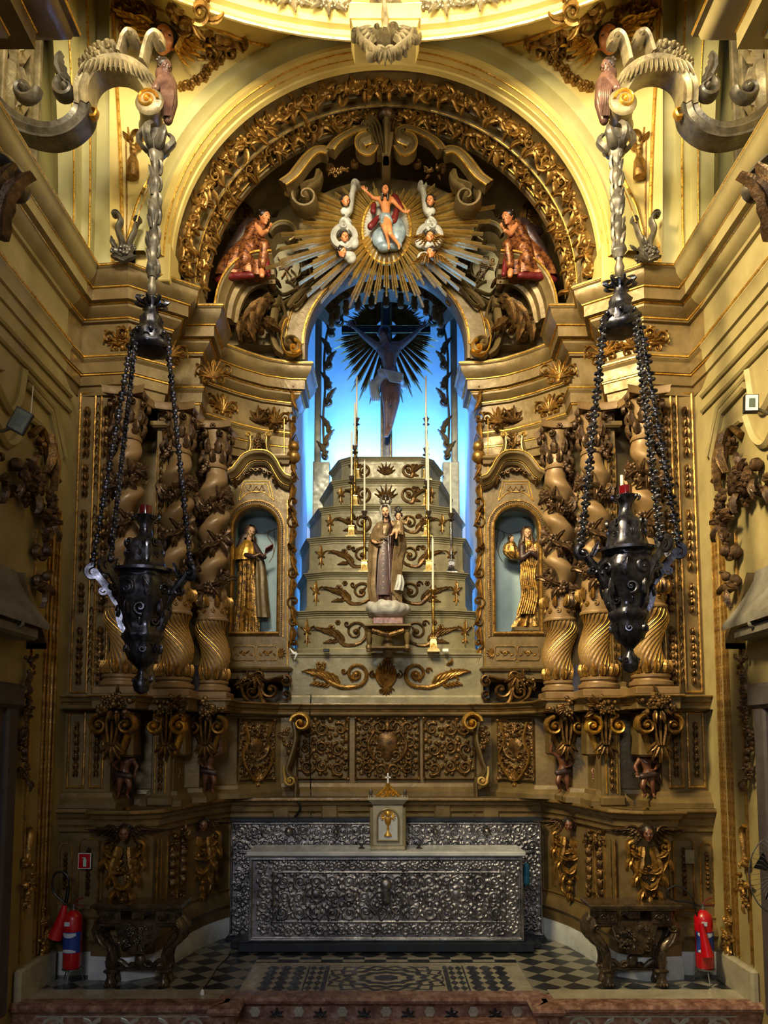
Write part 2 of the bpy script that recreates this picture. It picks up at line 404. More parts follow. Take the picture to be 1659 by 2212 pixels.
def tag(o, label, category, group=None):
    o['label'] = label; o['category'] = category
    if group: o['group'] = group
    return o
def struct(o): o['kind'] = 'structure'; return o
def lab(o, l): o['label'] = l; return o
def side(): return 'left' if SGN < 0 else 'right'

# ------------------------------------------------------------------ continuous bodies: capsules melted together
def blob(mb, prims, vox, smooth=2):
    """append one continuous remeshed surface made of capsules ('c',p0,r0,p1,r1) and ellipsoids ('e',c,(rx,ry,rz)[,rot])"""
    t = MB()
    for p in prims:
        if p[0] == 'c':
            a, ra, b, rb = Vector(p[1]), p[2], Vector(p[3]), p[4]
            k = max(2, int((b - a).length / (min(ra, rb) * .8) + 1)); k = min(k, 14)
            pts = [a.lerp(b, i / k) for i in range(k + 1)]
            d = (b - a).normalized() if (b - a).length > 1e-6 else Vector((0, 0, 1))
            pts = [a - d * ra * .7] + pts + [b + d * rb * .7]; rad = [ra * .6] + [ra + (rb - ra) * i / k for i in range(k + 1)] + [rb * .6]
            t.tube(pts, rad, 10)
        else: t.ball(p[1], p[2], 14, 10, p[3] if len(p) > 3 else None)
    me = bpy.data.meshes.new('t'); me.from_pydata(t.v, [], t.f); me.update()
    o = bpy.data.objects.new('t', me); COL.objects.link(o)
    m = o.modifiers.new('r', 'REMESH'); m.mode = 'VOXEL'; m.voxel_size = vox
    if smooth: sm = o.modifiers.new('s', 'SMOOTH'); sm.iterations = smooth; sm.factor = .5
    dg = bpy.context.evaluated_depsgraph_get(); dg.update()
    e = bpy.data.meshes.new_from_object(o.evaluated_get(dg))
    mb.add([tuple(v.co) for v in e.vertices], [list(p.vertices) for p in e.polygons])
    bpy.data.objects.remove(o); bpy.data.meshes.remove(me); bpy.data.meshes.remove(e)
def head_prims(c, r, yaw=0.0, pitch=0.0, roll=0.0):
    """head of height ~2r facing -Y when yaw = 0; pitch > 0 looks down"""
    M = Matrix.Rotation(yaw, 3, 'Z') @ Matrix.Rotation(roll, 3, 'Y') @ Matrix.Rotation(pitch, 3, 'X')
    c = Vector(c); g = lambda x, y, z: c + M @ Vector((x * r, y * r, z * r))
    return [('e', g(0, .08, .15), (.74 * r, .86 * r, .84 * r), M), ('e', g(0, -.2, -.32), (.52 * r, .58 * r, .62 * r), M),
            ('c', g(0, -.78, .18), .09 * r, g(0, -.98, -.16), .15 * r), ('e', g(0, -.74, -.48), (.2 * r, .1 * r, .07 * r), M),
            ('e', g(0, -.62, -.8), (.22 * r, .18 * r, .16 * r), M), ('c', g(-.34, -.66, .3), .11 * r, g(.34, -.66, .3), .11 * r),
            ('e', g(-.36, -.5, -.2), (.22 * r, .22 * r, .2 * r), M), ('e', g(.36, -.5, -.2), (.22 * r, .22 * r, .2 * r), M),
            ('e', g(-.74, .1, 0), (.09 * r, .18 * r, .26 * r), M), ('e', g(.74, .1, 0), (.09 * r, .18 * r, .26 * r), M)], g, M
def face_marks(mb, g, M, r):
    for sx in (-1, 1):
        mb.ball(g(sx * .29, -.72, .1), (.12 * r, .05 * r, .045 * r), 8, 5, M)
def hand(mb, w, d, nrm, L, curl=.5, thumb=1, spread=.16):
    """palm and five separate fingers: w wrist, d pointing direction, nrm palm normal, L hand length"""
    w = Vector(w); d = Vector(d).normalized(); nrm = Vector(nrm); nrm = (nrm - d * nrm.dot(d)).normalized(); sd = d.cross(nrm)
    pal = w + d * L * .28
    M = Matrix((sd, nrm, d)).transposed()
    mb.ball(pal, (L * .21, L * .09, L * .3), 10, 7, M)
    for i, ln in enumerate((.42, .5, .46, .36)):
        o = (i - 1.5) * .13 * L; b = pal + d * L * .2 + sd * o
        dd = (d + sd * (i - 1.5) * spread).normalized(); pts = [b]
        for k in range(3):
            a = curl * (k + .4) * .7; pts.append(pts[-1] + (dd * math.cos(a) + nrm * math.sin(a)) * ln * L * (.42, .32, .26)[k])
        mb.tube(pts, [L * .062, L * .058, L * .05, L * .032], 7)
    b = w + d * L * .12 + sd * (-thumb) * L * .16
    mb.tube([b, b + (d * .5 - sd * thumb * .7 + nrm * .3).normalized() * L * .22, b + (d * .9 - sd * thumb * .7 + nrm * .55).normalized() * L * .4], [L * .08, L * .065, L * .04], 7)
def robe(mb, spine, n=44, folds=11, amp=.12, phase=0.0, twist=0.0, sharp=1.6):
    """draped solid: spine rows (x, y, z, rx, ry, fold strength)"""
    rs = []; m = len(spine)
    pts = cat([(a, b, c) for a, b, c, *_ in spine], 6); ex = cat([(s[3], s[4], s[5]) for s in spine], 6)
    for i, (p, e) in enumerate(zip(pts, ex)):
        q = i / (len(pts) - 1); ring = []
        for j in range(n):
            a = 2 * PI * j / n
            f = math.sin(a * folds + phase + twist * q * 6 + 0.8 * math.sin(a * 3 + q * 4)); f = (abs(f) ** (1 / sharp)) * (1 if f > 0 else -1)
            k = 1 + amp * e.z * f
            ring.append(p + Vector((math.cos(a) * e.x * k, math.sin(a) * e.y * k, 0)))
        rs.append(ring)
    mb.rings(rs)

# ------------------------------------------------------------------ height-field reliefs (repousse silver, carved panels)
def relief_field(x0, x1, z0, z1, res):
    nx = max(4, int((x1 - x0) / res)); nz = max(4, int((z1 - z0) / res))
    return dict(x0=x0, x1=x1, z0=z0, z1=z1, nx=nx, nz=nz, H=np.zeros((nz + 1, nx + 1)))
def stamp(fd, pts, rads, h):
    sx = (fd['x1'] - fd['x0']) / fd['nx']; sz = (fd['z1'] - fd['z0']) / fd['nz']; H = fd['H']
    m = len(pts)
    for i, (x, z) in enumerate(pts):
        q = i / max(1, m - 1)
        r = rads if not isinstance(rads, (list, tuple)) else (rads[0] + (rads[1] - rads[0]) * q if len(rads) == 2 else ease(q, rads[0], rads[2], rads[1]))
        r = max(r, 1e-4)
        i0 = max(0, int((x - r - fd['x0']) / sx)); i1 = min(fd['nx'], int((x + r - fd['x0']) / sx) + 1)
        j0 = max(0, int((z - r - fd['z0']) / sz)); j1 = min(fd['nz'], int((z + r - fd['z0']) / sz) + 1)
        if i1 < i0 or j1 < j0: continue
        X = fd['x0'] + np.arange(i0, i1 + 1) * sx - x; Z = fd['z0'] + np.arange(j0, j1 + 1) * sz - z
        d = 1 - (X[None, :] ** 2 + Z[:, None] ** 2) / (r * r)
        hh = h * math.sqrt(min(1, r / (rads if not isinstance(rads, (list, tuple)) else max(rads)))) * np.sqrt(np.clip(d, 0, 1))
        H[j0:j1 + 1, i0:i1 + 1] = np.maximum(H[j0:j1 + 1, i0:i1 + 1], hh)
def dense(pts, step):
    out = []
    for a, b in zip(pts[:-1], pts[1:]):
        k = max(1, int(math.dist(a, b) / step)); out += [(a[0] + (b[0] - a[0]) * i / k, a[1] + (b[1] - a[1]) * i / k) for i in range(k)]
    return out + [pts[-1]]
def st_line(fd, pts, w, h, smooth=6, step=None):
    p = [(v.x, v.y) for v in cat([(a, b, 0) for a, b in pts], smooth)] if smooth else pts
    mw = min(w) if isinstance(w, (list, tuple)) else w
    stamp(fd, dense(p, step or max(.0015, (max(w) if isinstance(w, (list, tuple)) else w) * .35)), w, h)
def st_spiral(fd, cx, cz, r0, a0, turns, w, h, dirn=1):
    k = int(turns * 40) + 8; p = []
    for i in range(k + 1):
        q = i / k; a = a0 + dirn * 2 * PI * turns * q; r = r0 * ((1 - q) ** 1.1 * .85 + .15); p.append((cx + math.cos(a) * r, cz + math.sin(a) * r))
    stamp(fd, dense(p, w * .4), [w, w * .6], h); stamp(fd, [(cx, cz)], r0 * .24, h * 1.2)
def st_leaf(fd, x, z, a, L, W, h, curl=0):
    p = []; k = 10
    for i in range(k + 1): p.append((x, z)); x += math.cos(a) * L / k; z += math.sin(a) * L / k; a += curl / k
    stamp(fd, dense(p, W * .3), [W * .4, W, W * .15], h)
def st_scrollwork(fd, x0, x1, z0, z1, cell, h, rnd, w=None, sym=True):
    """symmetrical scrolling foliage over a rectangle"""
    w = w or cell * .09
    cx = (x0 + x1) / 2; hx = (x1 - cx) if sym else (x1 - x0); bx = cx if sym else x0
    nx = max(1, round(hx / cell)); nz = max(1, round((z1 - z0) / cell)); dx = hx / nx; dz = (z1 - z0) / nz
    for i in range(nx):
        for j in range(nz):
            ux = (i + .5 + rnd.uniform(-.1, .1)) * dx; uz = z0 + (j + .5 + rnd.uniform(-.1, .1)) * dz
            r = min(dx, dz) * rnd.uniform(.38, .47); a0 = rnd.random() * 2 * PI; d = 1 if (i + j) % 2 else -1; tn = rnd.uniform(1.1, 1.6)
            lv = [(a0 + k * 2 * PI / 6 + rnd.uniform(-.2, .2), rnd.uniform(.3, .5)) for k in range(6)]
            for m in ((1, -1) if sym else (1,)):
                X = bx + m * ux; A = a0 if m > 0 else PI - a0; D = d * m
                st_spiral(fd, X, uz, r, A, tn, w, h, D)
                for (la, ll) in lv:
                    LA = la if m > 0 else PI - la
                    st_leaf(fd, X + math.cos(LA) * r * .95, uz + math.sin(LA) * r * .95, LA + D * .8, r * ll * 1.5, w * 1.1, h * .85, D * 1.4)
                stamp(fd, [(X + m * dx * .5, uz + dz * .5)], w * 1.6, h * .9); stamp(fd, [(X + m * dx * .5, uz)], w * 1.1, h * .7)
def relief_mesh(mb, fr, fd, thr=None, base=0.0, keep=None):
    H = fd['H']; nz, nx = H.shape; b = len(mb.v)
    xs = np.linspace(fd['x0'], fd['x1'], nx); zs = np.linspace(fd['z0'], fd['z1'], nz)
    for j in range(nz):
        for i in range(nx): mb.v.append(tuple(fr.pt(xs[i], zs[j], base + H[j, i])))
    for j in range(nz - 1):
        for i in range(nx - 1):
            if keep is not None and not keep(xs[i], zs[j]): continue
            mb.f.append([b + j * nx + i, b + j * nx + i + 1, b + (j + 1) * nx + i + 1, b + (j + 1) * nx + i])
            mb.mi.append(1 if thr is not None and (H[j, i] + H[j + 1, i + 1]) / 2 > thr else 0)
def arc(cx, cz, r, a0, a1, n, rz=None):
    rz = rz or r
    return [(cx + r * math.cos(a0 + (a1 - a0) * i / n), cz + rz * math.sin(a0 + (a1 - a0) * i / n)) for i in range(n + 1)]
# ================================================================== THE SETTING
def checker_mat():
    m = bpy.data.materials.new('diamond_tile_floor'); m.use_nodes = True; nt = m.node_tree; N = nt.nodes; L = nt.links; b = N['Principled BSDF']
    tc = N.new('ShaderNodeTexCoord'); mp = N.new('ShaderNodeMapping'); mp.inputs['Rotation'].default_value = (0, 0, PI / 4); mp.inputs['Location'].default_value = (0.02, 0.03, 0.005)
    ck = N.new('ShaderNodeTexChecker'); ck.inputs['Scale'].default_value = 5.5
    ck.inputs['Color1'].default_value = srgb(42, 44, 48); ck.inputs['Color2'].default_value = srgb(150, 146, 130)
    n = N.new('ShaderNodeTexNoise'); n.inputs['Scale'].default_value = 7; n.inputs['Detail'].default_value = 5
    mx = N.new('ShaderNodeMixRGB'); mx.blend_type = 'MULTIPLY'; mx.inputs[0].default_value = 0.5
    L.new(tc.outputs['Object'], mp.inputs['Vector']); L.new(mp.outputs['Vector'], ck.inputs['Vector']); L.new(tc.outputs['Object'], n.inputs['Vector'])
    L.new(ck.outputs['Color'], mx.inputs[1]); L.new(n.outputs['Fac'], mx.inputs[2]); L.new(mx.outputs[0], b.inputs['Base Color']); b.inputs['Roughness'].default_value = .3
    return m
TILE = checker_mat()
mb = MB(); mb.box(-3.3, 3.3, 6.72, 9.4, -.6, 0)
mb.box(-3.3, -1.36, 6.55, 6.72, -.6, 0); mb.box(1.36, 3.3, 6.55, 6.72, -.6, 0)
mb.build('floor', TILE); struct(bpy.data.objects['floor'])
mb = MB(); mb.box(-3.3, 3.3, -6, 6.6, -1.25, -.62); struct(mb.build('floor', GMARB))
# plain marble border of the side floors
for SGN in (-1, 1):
    mb = MB(); mb.box(-3.05, -1.36, 6.5, 6.86, -.02, .006, .004); struct(mb.build('trim_1', GMARB))
SGN = -1
# geometric marble inlay before the altar
mb = MB(); mb.box(-1.24, 1.24, 6.74, 7.67, 0, .004)
mb.cur = 1
def tile(poly, z=.0075): mb.add([(x, y, z) for x, y in poly], [list(range(len(poly)))])
X0, X1, Y0, Y1 = -1.08, 1.08, 6.82, 7.55
for i in range(12):                                               # strip of alternating slabs behind
    mb.cur = 1 if i % 2 else 2
    tile([(-1.24 + i * .2067, 7.68), (-1.24 + (i + 1) * .2067, 7.68), (-1.24 + (i + 1) * .2067, 7.76), (-1.24 + i * .2067, 7.76)])
    mb.cur = 2 if i % 2 else 1
    tile([(-1.24 + i * .2067, 7.76), (-1.24 + (i + 1) * .2067, 7.76), (-1.24 + (i + 1) * .2067, 7.84), (-1.24 + i * .2067, 7.84)])
mb.cur = 1
for sx in (-1, 1):
    tile([(sx * .52, Y0), (sx * .56, Y0), (sx * .56, Y1), (sx * .52, Y1)][::sx]); tile([(sx * .70, Y0), (sx * .715, Y0), (sx * .715, Y1), (sx * .70, Y1)][::sx])
    for j in range(5):
        y = Y0 + (j + .5) * (Y1 - Y0) / 5; h = (Y1 - Y0) / 10 * .95
        for i in range(2):
            x = sx * (.595 + i * .07); tile([(x - .033, y), (x, y - h), (x + .033, y), (x, y + h)])
        for i in range(3):
            x = sx * (.79 + i * .125); tile([(x - .06, y), (x - .022, y - h), (x + .022, y - h), (x + .06, y), (x + .022, y + h), (x - .022, y + h)])
yc = (Y0 + Y1) / 2
def star(r0, r1, n, z=.0075, sx=1.35, ph=0):
    rs = []
    for r in (r0, r1):
        ring = []
        for k in range(n * 2):
            a = PI * k / n + ph; q = r * (1 if k % 2 else .86); ring.append((max(-.51, min(.51, math.cos(a) * q * sx)), max(Y0, min(Y1, yc + math.sin(a) * q)), z))
        rs.append(ring)
    m = n * 2; mb.add(rs[0] + rs[1], [(j, (j + 1) % m, m + (j + 1) % m, m + j) for j in range(m)])
star(.002, .085, 8); star(.15, .2, 10); star(.25, .3, 14); star(.34, .37, 16); star(.42, .45, 18)
struct(mb.build('floor', [GMARB, BMARB, CREAMT], angle=20))
# marble communion steps at the front edge
mb = MB()
prof = [(-.1, .012), (.0, .012), (.035, 0.0), (.05, -.025), (.04, -.05), (.01, -.065), (0, -.08), (-.1, -.08)]
pth = [(-3.05, 6.5), (-1.36, 6.5), (-1.36, 6.42), (-1.2, 6.42), (-1.2, 6.7), (1.2, 6.7), (1.2, 6.42), (1.36, 6.42), (1.36, 6.5), (3.05, 6.5)]
mb.sweep(pth, prof); mb.box(-1.36, -1.2, 6.42, 6.72, -.08, .011); mb.box(1.2, 1.36, 6.42, 6.72, -.08, .011)
mb.sweep([(-1.2, 6.36), (1.2, 6.36)], [(-.36, -.17), (.0, -.17), (.03, -.185), (.035, -.21), (.0, -.235), (-.02, -.25), (-.1, -.25)])
mb.box(-1.2, 1.2, 6.06, 6.3, -.6, -.36)
struct(mb.build('trim_2', PMARB))
mb = MB(); mb.box(-3.05, -1.36, 6.51, 6.6, -.62, -.08); mb.box(1.36, 3.05, 6.51, 6.6, -.62, -.08); mb.box(-1.36, -1.2, 6.43, 6.72, -.62, -.08); mb.box(1.2, 1.36, 6.43, 6.72, -.62, -.08)
mb.box(-1.2, 1.2, 6.71, 6.8, -.2, -.06); mb.box(-1.2, 1.2, 6.38, 6.7, -.62, -.235)
mb.cur = 1
fr = F(6.7)
for i in range(13):                                                # inlaid flowers on the riser
    x = -1.08 + i * .18
    if i % 2 == 0: mb.rose(fr, x, -.125, .045, .004, .001, 6)
for i in range(13):
    x = -1.08 + i * .18
    if i % 2:
        mb.cur = 2
        for a in (.5, 1.57, 2.64, -.3, 3.44): mb.leaf(fr, x, -.15, a, .06, .016, .006, .001, 0, 4, 0, False)
        mb.cur = 1
for sx in (-1, 1):                                                 # inlaid scrolls on the side parapets
    f2 = F(6.51)
    for i, (x, big) in enumerate(((1.55, 0), (1.82, 1), (2.12, 2), (2.42, 1), (2.66, 0))):
        if big:
            mb.cur = 1; mb.spiral(f2, sx * x, -.22, .1, PI / 2, 1.1, .018, .005, sx, .001); mb.spiral(f2, sx * (x + .16), -.22, .1, PI / 2, 1.1, .018, .005, -sx, .001)
            mb.cur = 3; mb.dome(f2, sx * (x + .08), -.2, .04, .006, .001)
        else:
            mb.cur = 1; mb.run(f2, arc(sx * x, -.2, .09, 0, 2 * PI, 16)[:-1], [(-.012, 0), (-.012, .006), (.012, .006), (.012, 0)], closed=True)
            mb.cur = 2; mb.fan(f2, sx * x, -.27, .6, 2.5, 4, .11, .018, .005, .001)
            mb.cur = 1; mb.dome(f2, sx * x, -.17, .03, .005, .001)
    mb.cur = 1; mb.rib(f2, [(sx * 1.42, -.1), (sx * 2.8, -.1)], .006, .006, 0, 6, 0)
    mb.cur = 2; mb.fan(F(6.43), sx * 1.28, -.2, .3, 2.84, 5, .09, .016, .005, .001); mb.fan(F(6.43), sx * 1.28, -.2, PI + .3, PI + 2.84, 5, .09, .016, .005, .001)
struct(mb.build('trim_3', [PMARB, CREAMT, BMARB, BRASS]))

# --- side walls
CORN = [(-.35, 6.6), (0, 6.58), (0, 6.545), (-.015, 6.53), (-.02, 6.49), (-.045, 6.44), (-.085, 6.40), (-.10, 6.395), (-.10, 6.28), (-.155, 6.27), (-.16, 6.24), (-.19, 6.20), (-.235, 6.17), (-.24, 6.14), (-.27, 6.13),
        (-.27, 5.84), (-.235, 5.83), (-.225, 5.79), (-.215, 5.76), (-.235, 5.73), (-.24, 5.63), (-.262, 5.62), (-.27, 5.52), (-.29, 5.51), (-.30, 5.43), (-.36, 5.43)]
for SGN in (-1, 1):
    mb = MB(); mb.box(-3.5, -3.0, -6, 9.4, -.7, 6.4); struct(mb.build('wall_' + side(), STONE))
    mb = MB(); mb.sweep([(-2.71, 9.3), (-2.71, 4.3)][::-1], [(a, z) for a, z in CORN])      # wall entablature
    struct(mb.build('trim_4', STONE))
    mb = MB()                                                          # gilt lines of the wall entablature
    for (o, z, r) in ((-.005, 6.562, .012), (-.1, 6.40, .01), (-.155, 6.272, .01), (-.222, 5.79, .014)):
        mb.tube([(-2.71 + o, 4.35, z), (-2.71 + o, 7.15, z)], r, 6)
    struct(mb.build('trim_5', GOLD))
    # crossing pier with its own projecting entablature
    mb = MB(); mb.box(-3.4, -2.62, -6, 4.35, -.7, 5.45)
    mb.sweep([(-1.94, -6), (-1.94, 4.62), (-3.1, 4.62)], [(a * 1.9, z) for a, z in CORN]); mb.box(-3.4, -2.0, -6, 4.5, 6.5, 6.58)
    struct(mb.build('wall_' + side(), OLIVED if SGN < 0 else STONE))  # left pier painted darker: its dark silhouette is put into the colour
    mb = MB()
    for (o, z, r) in ((-.005, 6.562, .014), (-.19, 6.40, .012), (-.3, 6.272, .012)):
        mb.tube([(-1.94 + o, 2, z), (-1.94 + o, 4.62 + o, z), (-3.0, 4.62 + o, z)], r, 6)
    struct(mb.build('trim_6', GOLD))
    # upper wall with the tall side arch: pale strips at the corner
    mb = MB()
    def yc_(z, y0, k): return y0 - k * (z - 6.55) ** 2
    zs = [6.5 + i * .35 for i in range(15)]
    for (xa, xb, y0, k) in ((-2.60, -2.78, 7.12, .02), (-2.78, -2.90, 7.0, .045), (-2.86, -3.02, 6.86, .07)):
        rows = []
        for z in zs:
            y = yc_(z, y0, k)
            rows.append([(xa, y, z), (xa, y + .6, z), (xb - .3, y + .6, z), (xb, y, z)])
        mb.rings(rows)
    struct(mb.build('wall_' + side(), PALEG))
    mb = MB()
    for (x, y0, k, r) in ((-2.60, 7.11, .02, .018), (-2.78, 6.99, .045, .01), (-2.90, 6.99, .045, .007), (-2.87, 6.85, .07, .008)):
        mb.tube([(x, yc_(z, y0, k), z) for z in zs], r, 6)
    struct(mb.build('trim_7', GOLD))
    mb = MB(); mb.box(-3.5, -3.25, 4.0, 9.4, 6.4, 11.5); struct(mb.build('wall_' + side(), PALEG))
    mb = MB()
    for y in (6.62, 6.45, 6.0, 5.9): mb.box(-3.25, -3.12, y - .03, y + .03, 6.55, 10.5, .01)
    for z in (6.9, 7.4, 7.9, 8.4):
        mb.leaf(FW(-3.2), 6.25, z, PI / 2 - .5, .5, .12, .1, 0, .9); mb.leaf(FW(-3.2), 6.25, z, PI / 2 + .5, .5, .12, .1, 0, -.9)
        mb.rose(FW(-3.2), 6.25, z + .1, .12, .1)
    struct(mb.build('window_1', ARMM))
    mb = MB(); mb.box(-3.24, -3.2, 4.2, 5.86, 6.9, 9.6); o = mb.build('window_2', PALE); struct(o)
SGN = -1
# --- wall behind the retable with the arched opening of the chamber
OPZ, OPR = 6.79, .985
def wall_with_arch(Yf, Yb, half, z0, z1, ow, n=24):
    mb = MB(); fr = F(Yf); d = Yb - Yf
    a = arc(0, OPZ, ow, PI, 0, n)
    for i in range(n):
        (xa, za), (xb, zb) = a[i], a[i + 1]
        mb.prism(fr, [(xa, za), (xb, zb), (xb, z1), (xa, z1)], -d, 0)
    mb.box(-half, -ow, Yf, Yb, z0, z1); mb.box(ow, half, Yf, Yb, z0, z1)
    return mb
mb = wall_with_arch(9.2, 9.28, 3.4, 6.4, 11.5, 1.02); struct(mb.build('wall_back', OLIVE))
mb = MB(); mb.box(-3.4, 3.4, 9.28, 9.4, -.2, 2.6); mb.box(-3.4, -1.14, 9.62, 9.7, 2.5, 6.45); mb.box(1.14, 3.4, 9.62, 9.7, 2.5, 6.45); mb.box(-3.4, 3.4, 9.25, 9.7, 6.42, 6.5) if False else None; struct(mb.build('wall_back', OLIVED))
# chamber
mb = MB(); mb.box(-1.5, 1.5, 11.7, 11.85, 2.3, 9.6); struct(mb.build('wall_back', CHAM))
for SGN in (-1, 1):
    mb = MB(); mb.box(-1.238, -1.2, 9.42, 11.7, 2.3, 9.6); struct(mb.build('wall_' + side(), CHAM))
SGN = -1
mb = MB(); mb.box(-1.5, 1.5, 9.4, 11.8, 9.0, 9.15); struct(mb.build('ceiling', CHAM))
mb = MB(); mb.box(-1.5, 1.5, 9.4, 11.8, 2.3, 2.5); struct(mb.build('floor', CHAM))

# --- great arch: stepped archivolt, profile (radius, Y)
AZ = 6.74
def archprof(mb, prof, n=64, a0=PI, a1=0, zc=AZ):
    rows = []
    for i in range(n + 1):
        a = a0 + (a1 - a0) * i / n
        rows.append([(r * math.cos(a), y, zc + r * math.sin(a)) for r, y in prof])
    mb.rings(rows, closed=False, cap=False)
mb = MB()
archprof(mb, [(2.42, 7.10), (2.30, 7.10), (2.29, 7.16), (2.25, 7.24), (2.23, 7.25)]); o = mb.build('trim_8', PALEG, angle=60); struct(o)
mb = MB()
archprof(mb, [(2.235, 7.25), (2.232, 7.2), (2.215, 7.17), (2.16, 7.155), (2.145, 7.19), (2.135, 7.19), (2.13, 7.22), (2.12, 7.25), (2.11, 7.25), (2.105, 7.3), (2.09, 7.31), (2.08, 7.36)])
struct(mb.build('trim_8', PALE, angle=25))
mb = MB(); archprof(mb, [(2.08, 7.36), (2.10, 7.40), (2.05, 7.66), (2.03, 7.67)], zc=AZ + .04); struct(mb.build('trim_9', OLIVED, angle=25))
AZ2 = AZ + .12
mb = MB(); archprof(mb, [(2.03, 7.62), (2.02, 7.66), (2.01, 7.69), (2.06, 7.71), (2.08, 7.75), (2.05, 7.8), (2.01, 7.81), (2.0, 7.82), (1.985, 7.83)], zc=AZ2 - .02); struct(mb.build('trim_10', OLIVE, angle=25))
mb = MB(); archprof(mb, [(1.99, 7.82), (2.02, 7.86), (1.985, 8.03), (1.96, 8.04)], zc=AZ2); struct(mb.build('trim_11', OLIVED, angle=25))
mb = MB(); archprof(mb, [(1.97, 8.03), (1.955, 8.05), (1.95, 8.08), (1.94, 8.09), (1.94, 8.15), (2.2, 8.2), (2.2, 9.3)], zc=AZ2); struct(mb.build('trim_12', OLIVE, angle=25))
for SGN in (-1, 1):                                                # feet of the arch on the entablature
    for (r0, r1, y0, y1, m_) in ((2.08, 2.42, 7.2, 7.6, PALE), (1.99, 2.06, 7.63, 7.82, OLIVE), (1.95, 2.02, 7.83, 8.15, OLIVE), (2.2, 2.3, 8.15, 9.25, OLIVE)):
        mb = MB(); mb.box(-r1, -r0, y0, y1, 6.5, AZ + .14, .01); struct(mb.build('trim_15', m_))
SGN = -1
for (r, y, w, zc) in ((2.233, 7.245, .01, AZ), (2.14, 7.19, .008, AZ), (2.115, 7.25, .006, AZ), (2.03, 7.665, .012, AZ2 - .03), (1.99, 7.825, .007, AZ2 - .01), (1.955, 8.045, .008, AZ2)):
    mb = MB(); mb.tube([(x, y, z) for x, z in arc(0, zc, r, PI, 0, 64)], w, 6)
    struct(mb.build('trim_13', GOLD))

# --- dome ring: oval cornice seen from below, and pendentive
RX, RYc, RR, RZ = 4.0, 2.85, 3.78, 8.42
def ring(prof, n=72, a0=-2.3, a1=2.3):
    rows = []
    for i in range(n + 1):
        a = a0 + (a1 - a0) * i / n
        rows.append([(math.sin(a) * (RX - 0 + o), RYc + math.cos(a) * (RR + o), z) for o, z in prof])
    return rows
mb = MB(); mb.rings(ring([(.0, RZ), (-.04, RZ + .02), (-.05, RZ + .06), (-.1, RZ + .07), (-.11, RZ + .12), (-.16, RZ + .16), (-.16, RZ + .2), (-.2, RZ + .22), (-.14, RZ + .28), (-.14, RZ + .62), (-.2, RZ + .65), (-.26, RZ + .75), (-.3, RZ + .8), (-.05, RZ + .85), (-.05, RZ + 2)]), closed=False, cap=False)
struct(mb.build('ceiling', PALE, angle=25))
mb = MB()
for o_, z_ in ((-.02, RZ), (-.165, RZ + .205)): mb.tube([r[0] for r in ring([(o_, z_)])], .018, 6)
struct(mb.build('trim_14', BRIGHT))
mb = MB(); n = 40; rows = []
for i in range(n + 1):                                                  # pendentive from the arch to the ring and the corners
    q = i / n; a = PI - PI * q
    xi, zi = 2.40 * math.cos(a), AZ + 2.40 * math.sin(a); inner = Vector((xi, 7.11, zi))
    xo = -2.62 + 5.24 * q
    if abs(math.cos(a)) > .80:
        k = (abs(math.cos(a)) - .8) / .2; outer = Vector((math.copysign(2.62, xi), 7.1 - .35 * (1 - k), 6.5 + 3.9 * (1 - k)))
    else:
        th = math.cos(a) / .8; an = th * .69; outer = Vector((math.sin(an) * RX, RYc + math.cos(an) * RR, RZ + .02 + 0 * an))
        k = max(0, (abs(th) - .6) / .4); outer = outer.lerp(Vector((math.copysign(2.62, xi), 6.75, 10.4)), k * k)
    rows.append([inner.lerp(outer, j / 6) + Vector((0, .05 * math.sin(PI * j / 6), 0)) for j in range(7)])
mb.rings(rows, closed=False, cap=False); struct(mb.build('ceiling', PALE, angle=60))
mb = MB(); mb.box(-3.4, 3.4, 7.15, 9.4, 9.35, 11.5); struct(mb.build('ceiling', OLIVED))
# ================================================================== THE RETABLE
def both(left): return left + [(-x, y) for x, y in left[::-1] if abs(x) > 1e-6]
SGN = -1
ALT = thing('altarpiece', 'huge carved and gilded wooden altarpiece with columns, niches and arch filling the back wall', 'altarpiece', (0, 9.0, 0))
PED = [(-3.02, 7.35), (-2.62, 7.35), (-2.58, 7.2), (-2.3, 7.16), (-2.12, 7.28), (-2.08, 7.55), (-2.0, 7.95), (-1.92, 8.3), (-1.82, 8.56), (-1.72, 8.74), (0, 8.78)]
mb = MB(); mb.sweep(both(PED), [(-.2, .2), (.05, .2), (.05, .19), (.06, .17), (.06, 0), (-.2, 0)]); mb.build('marble_plinth', WMARB, ALT)
mb = MB(); mb.sweep(both(PED), [(-.3, 1.48), (.12, 1.48), (.125, 1.45), (.09, 1.43), (.08, 1.40), (.055, 1.385), (.05, 1.33), (.03, 1.31), (.03, 1.27), (0, 1.25), (0, .5), (.02, .49), (.025, .45), (.06, .40), (.075, .34), (.05, .3), (.045, .2), (-.3, .2)])
mb.build('dado', OLIVE, ALT, angle=25)
mb = MB()
mb.sweep(both(PED), [(.118, 1.462), (.128, 1.462), (.128, 1.452), (.118, 1.452)]); mb.sweep(both(PED), [(.05, 1.392), (.062, 1.39), (.06, 1.38), (.05, 1.378)]); mb.sweep(both(PED), [(.02, 1.315), (.035, 1.313), (.033, 1.303), (.02, 1.3)])
mb.sweep(both(PED), [(.015, .495), (.03, .493), (.028, .483), (.015, .48)])
mb.build('gilt_fillet', OLDGOLD, ALT)
WP = [(-3.02, 7.38), (-2.57, 7.38), (-2.54, 7.8), (-2.24, 7.86), (-2.24, 7.62), (-2.04, 7.62), (-2.04, 8.02), (-1.9, 8.06), (-1.88, 8.5), (-1.62, 8.58), (-1.24, 8.96), (-1.2, 9.0), (0, 9.0)]
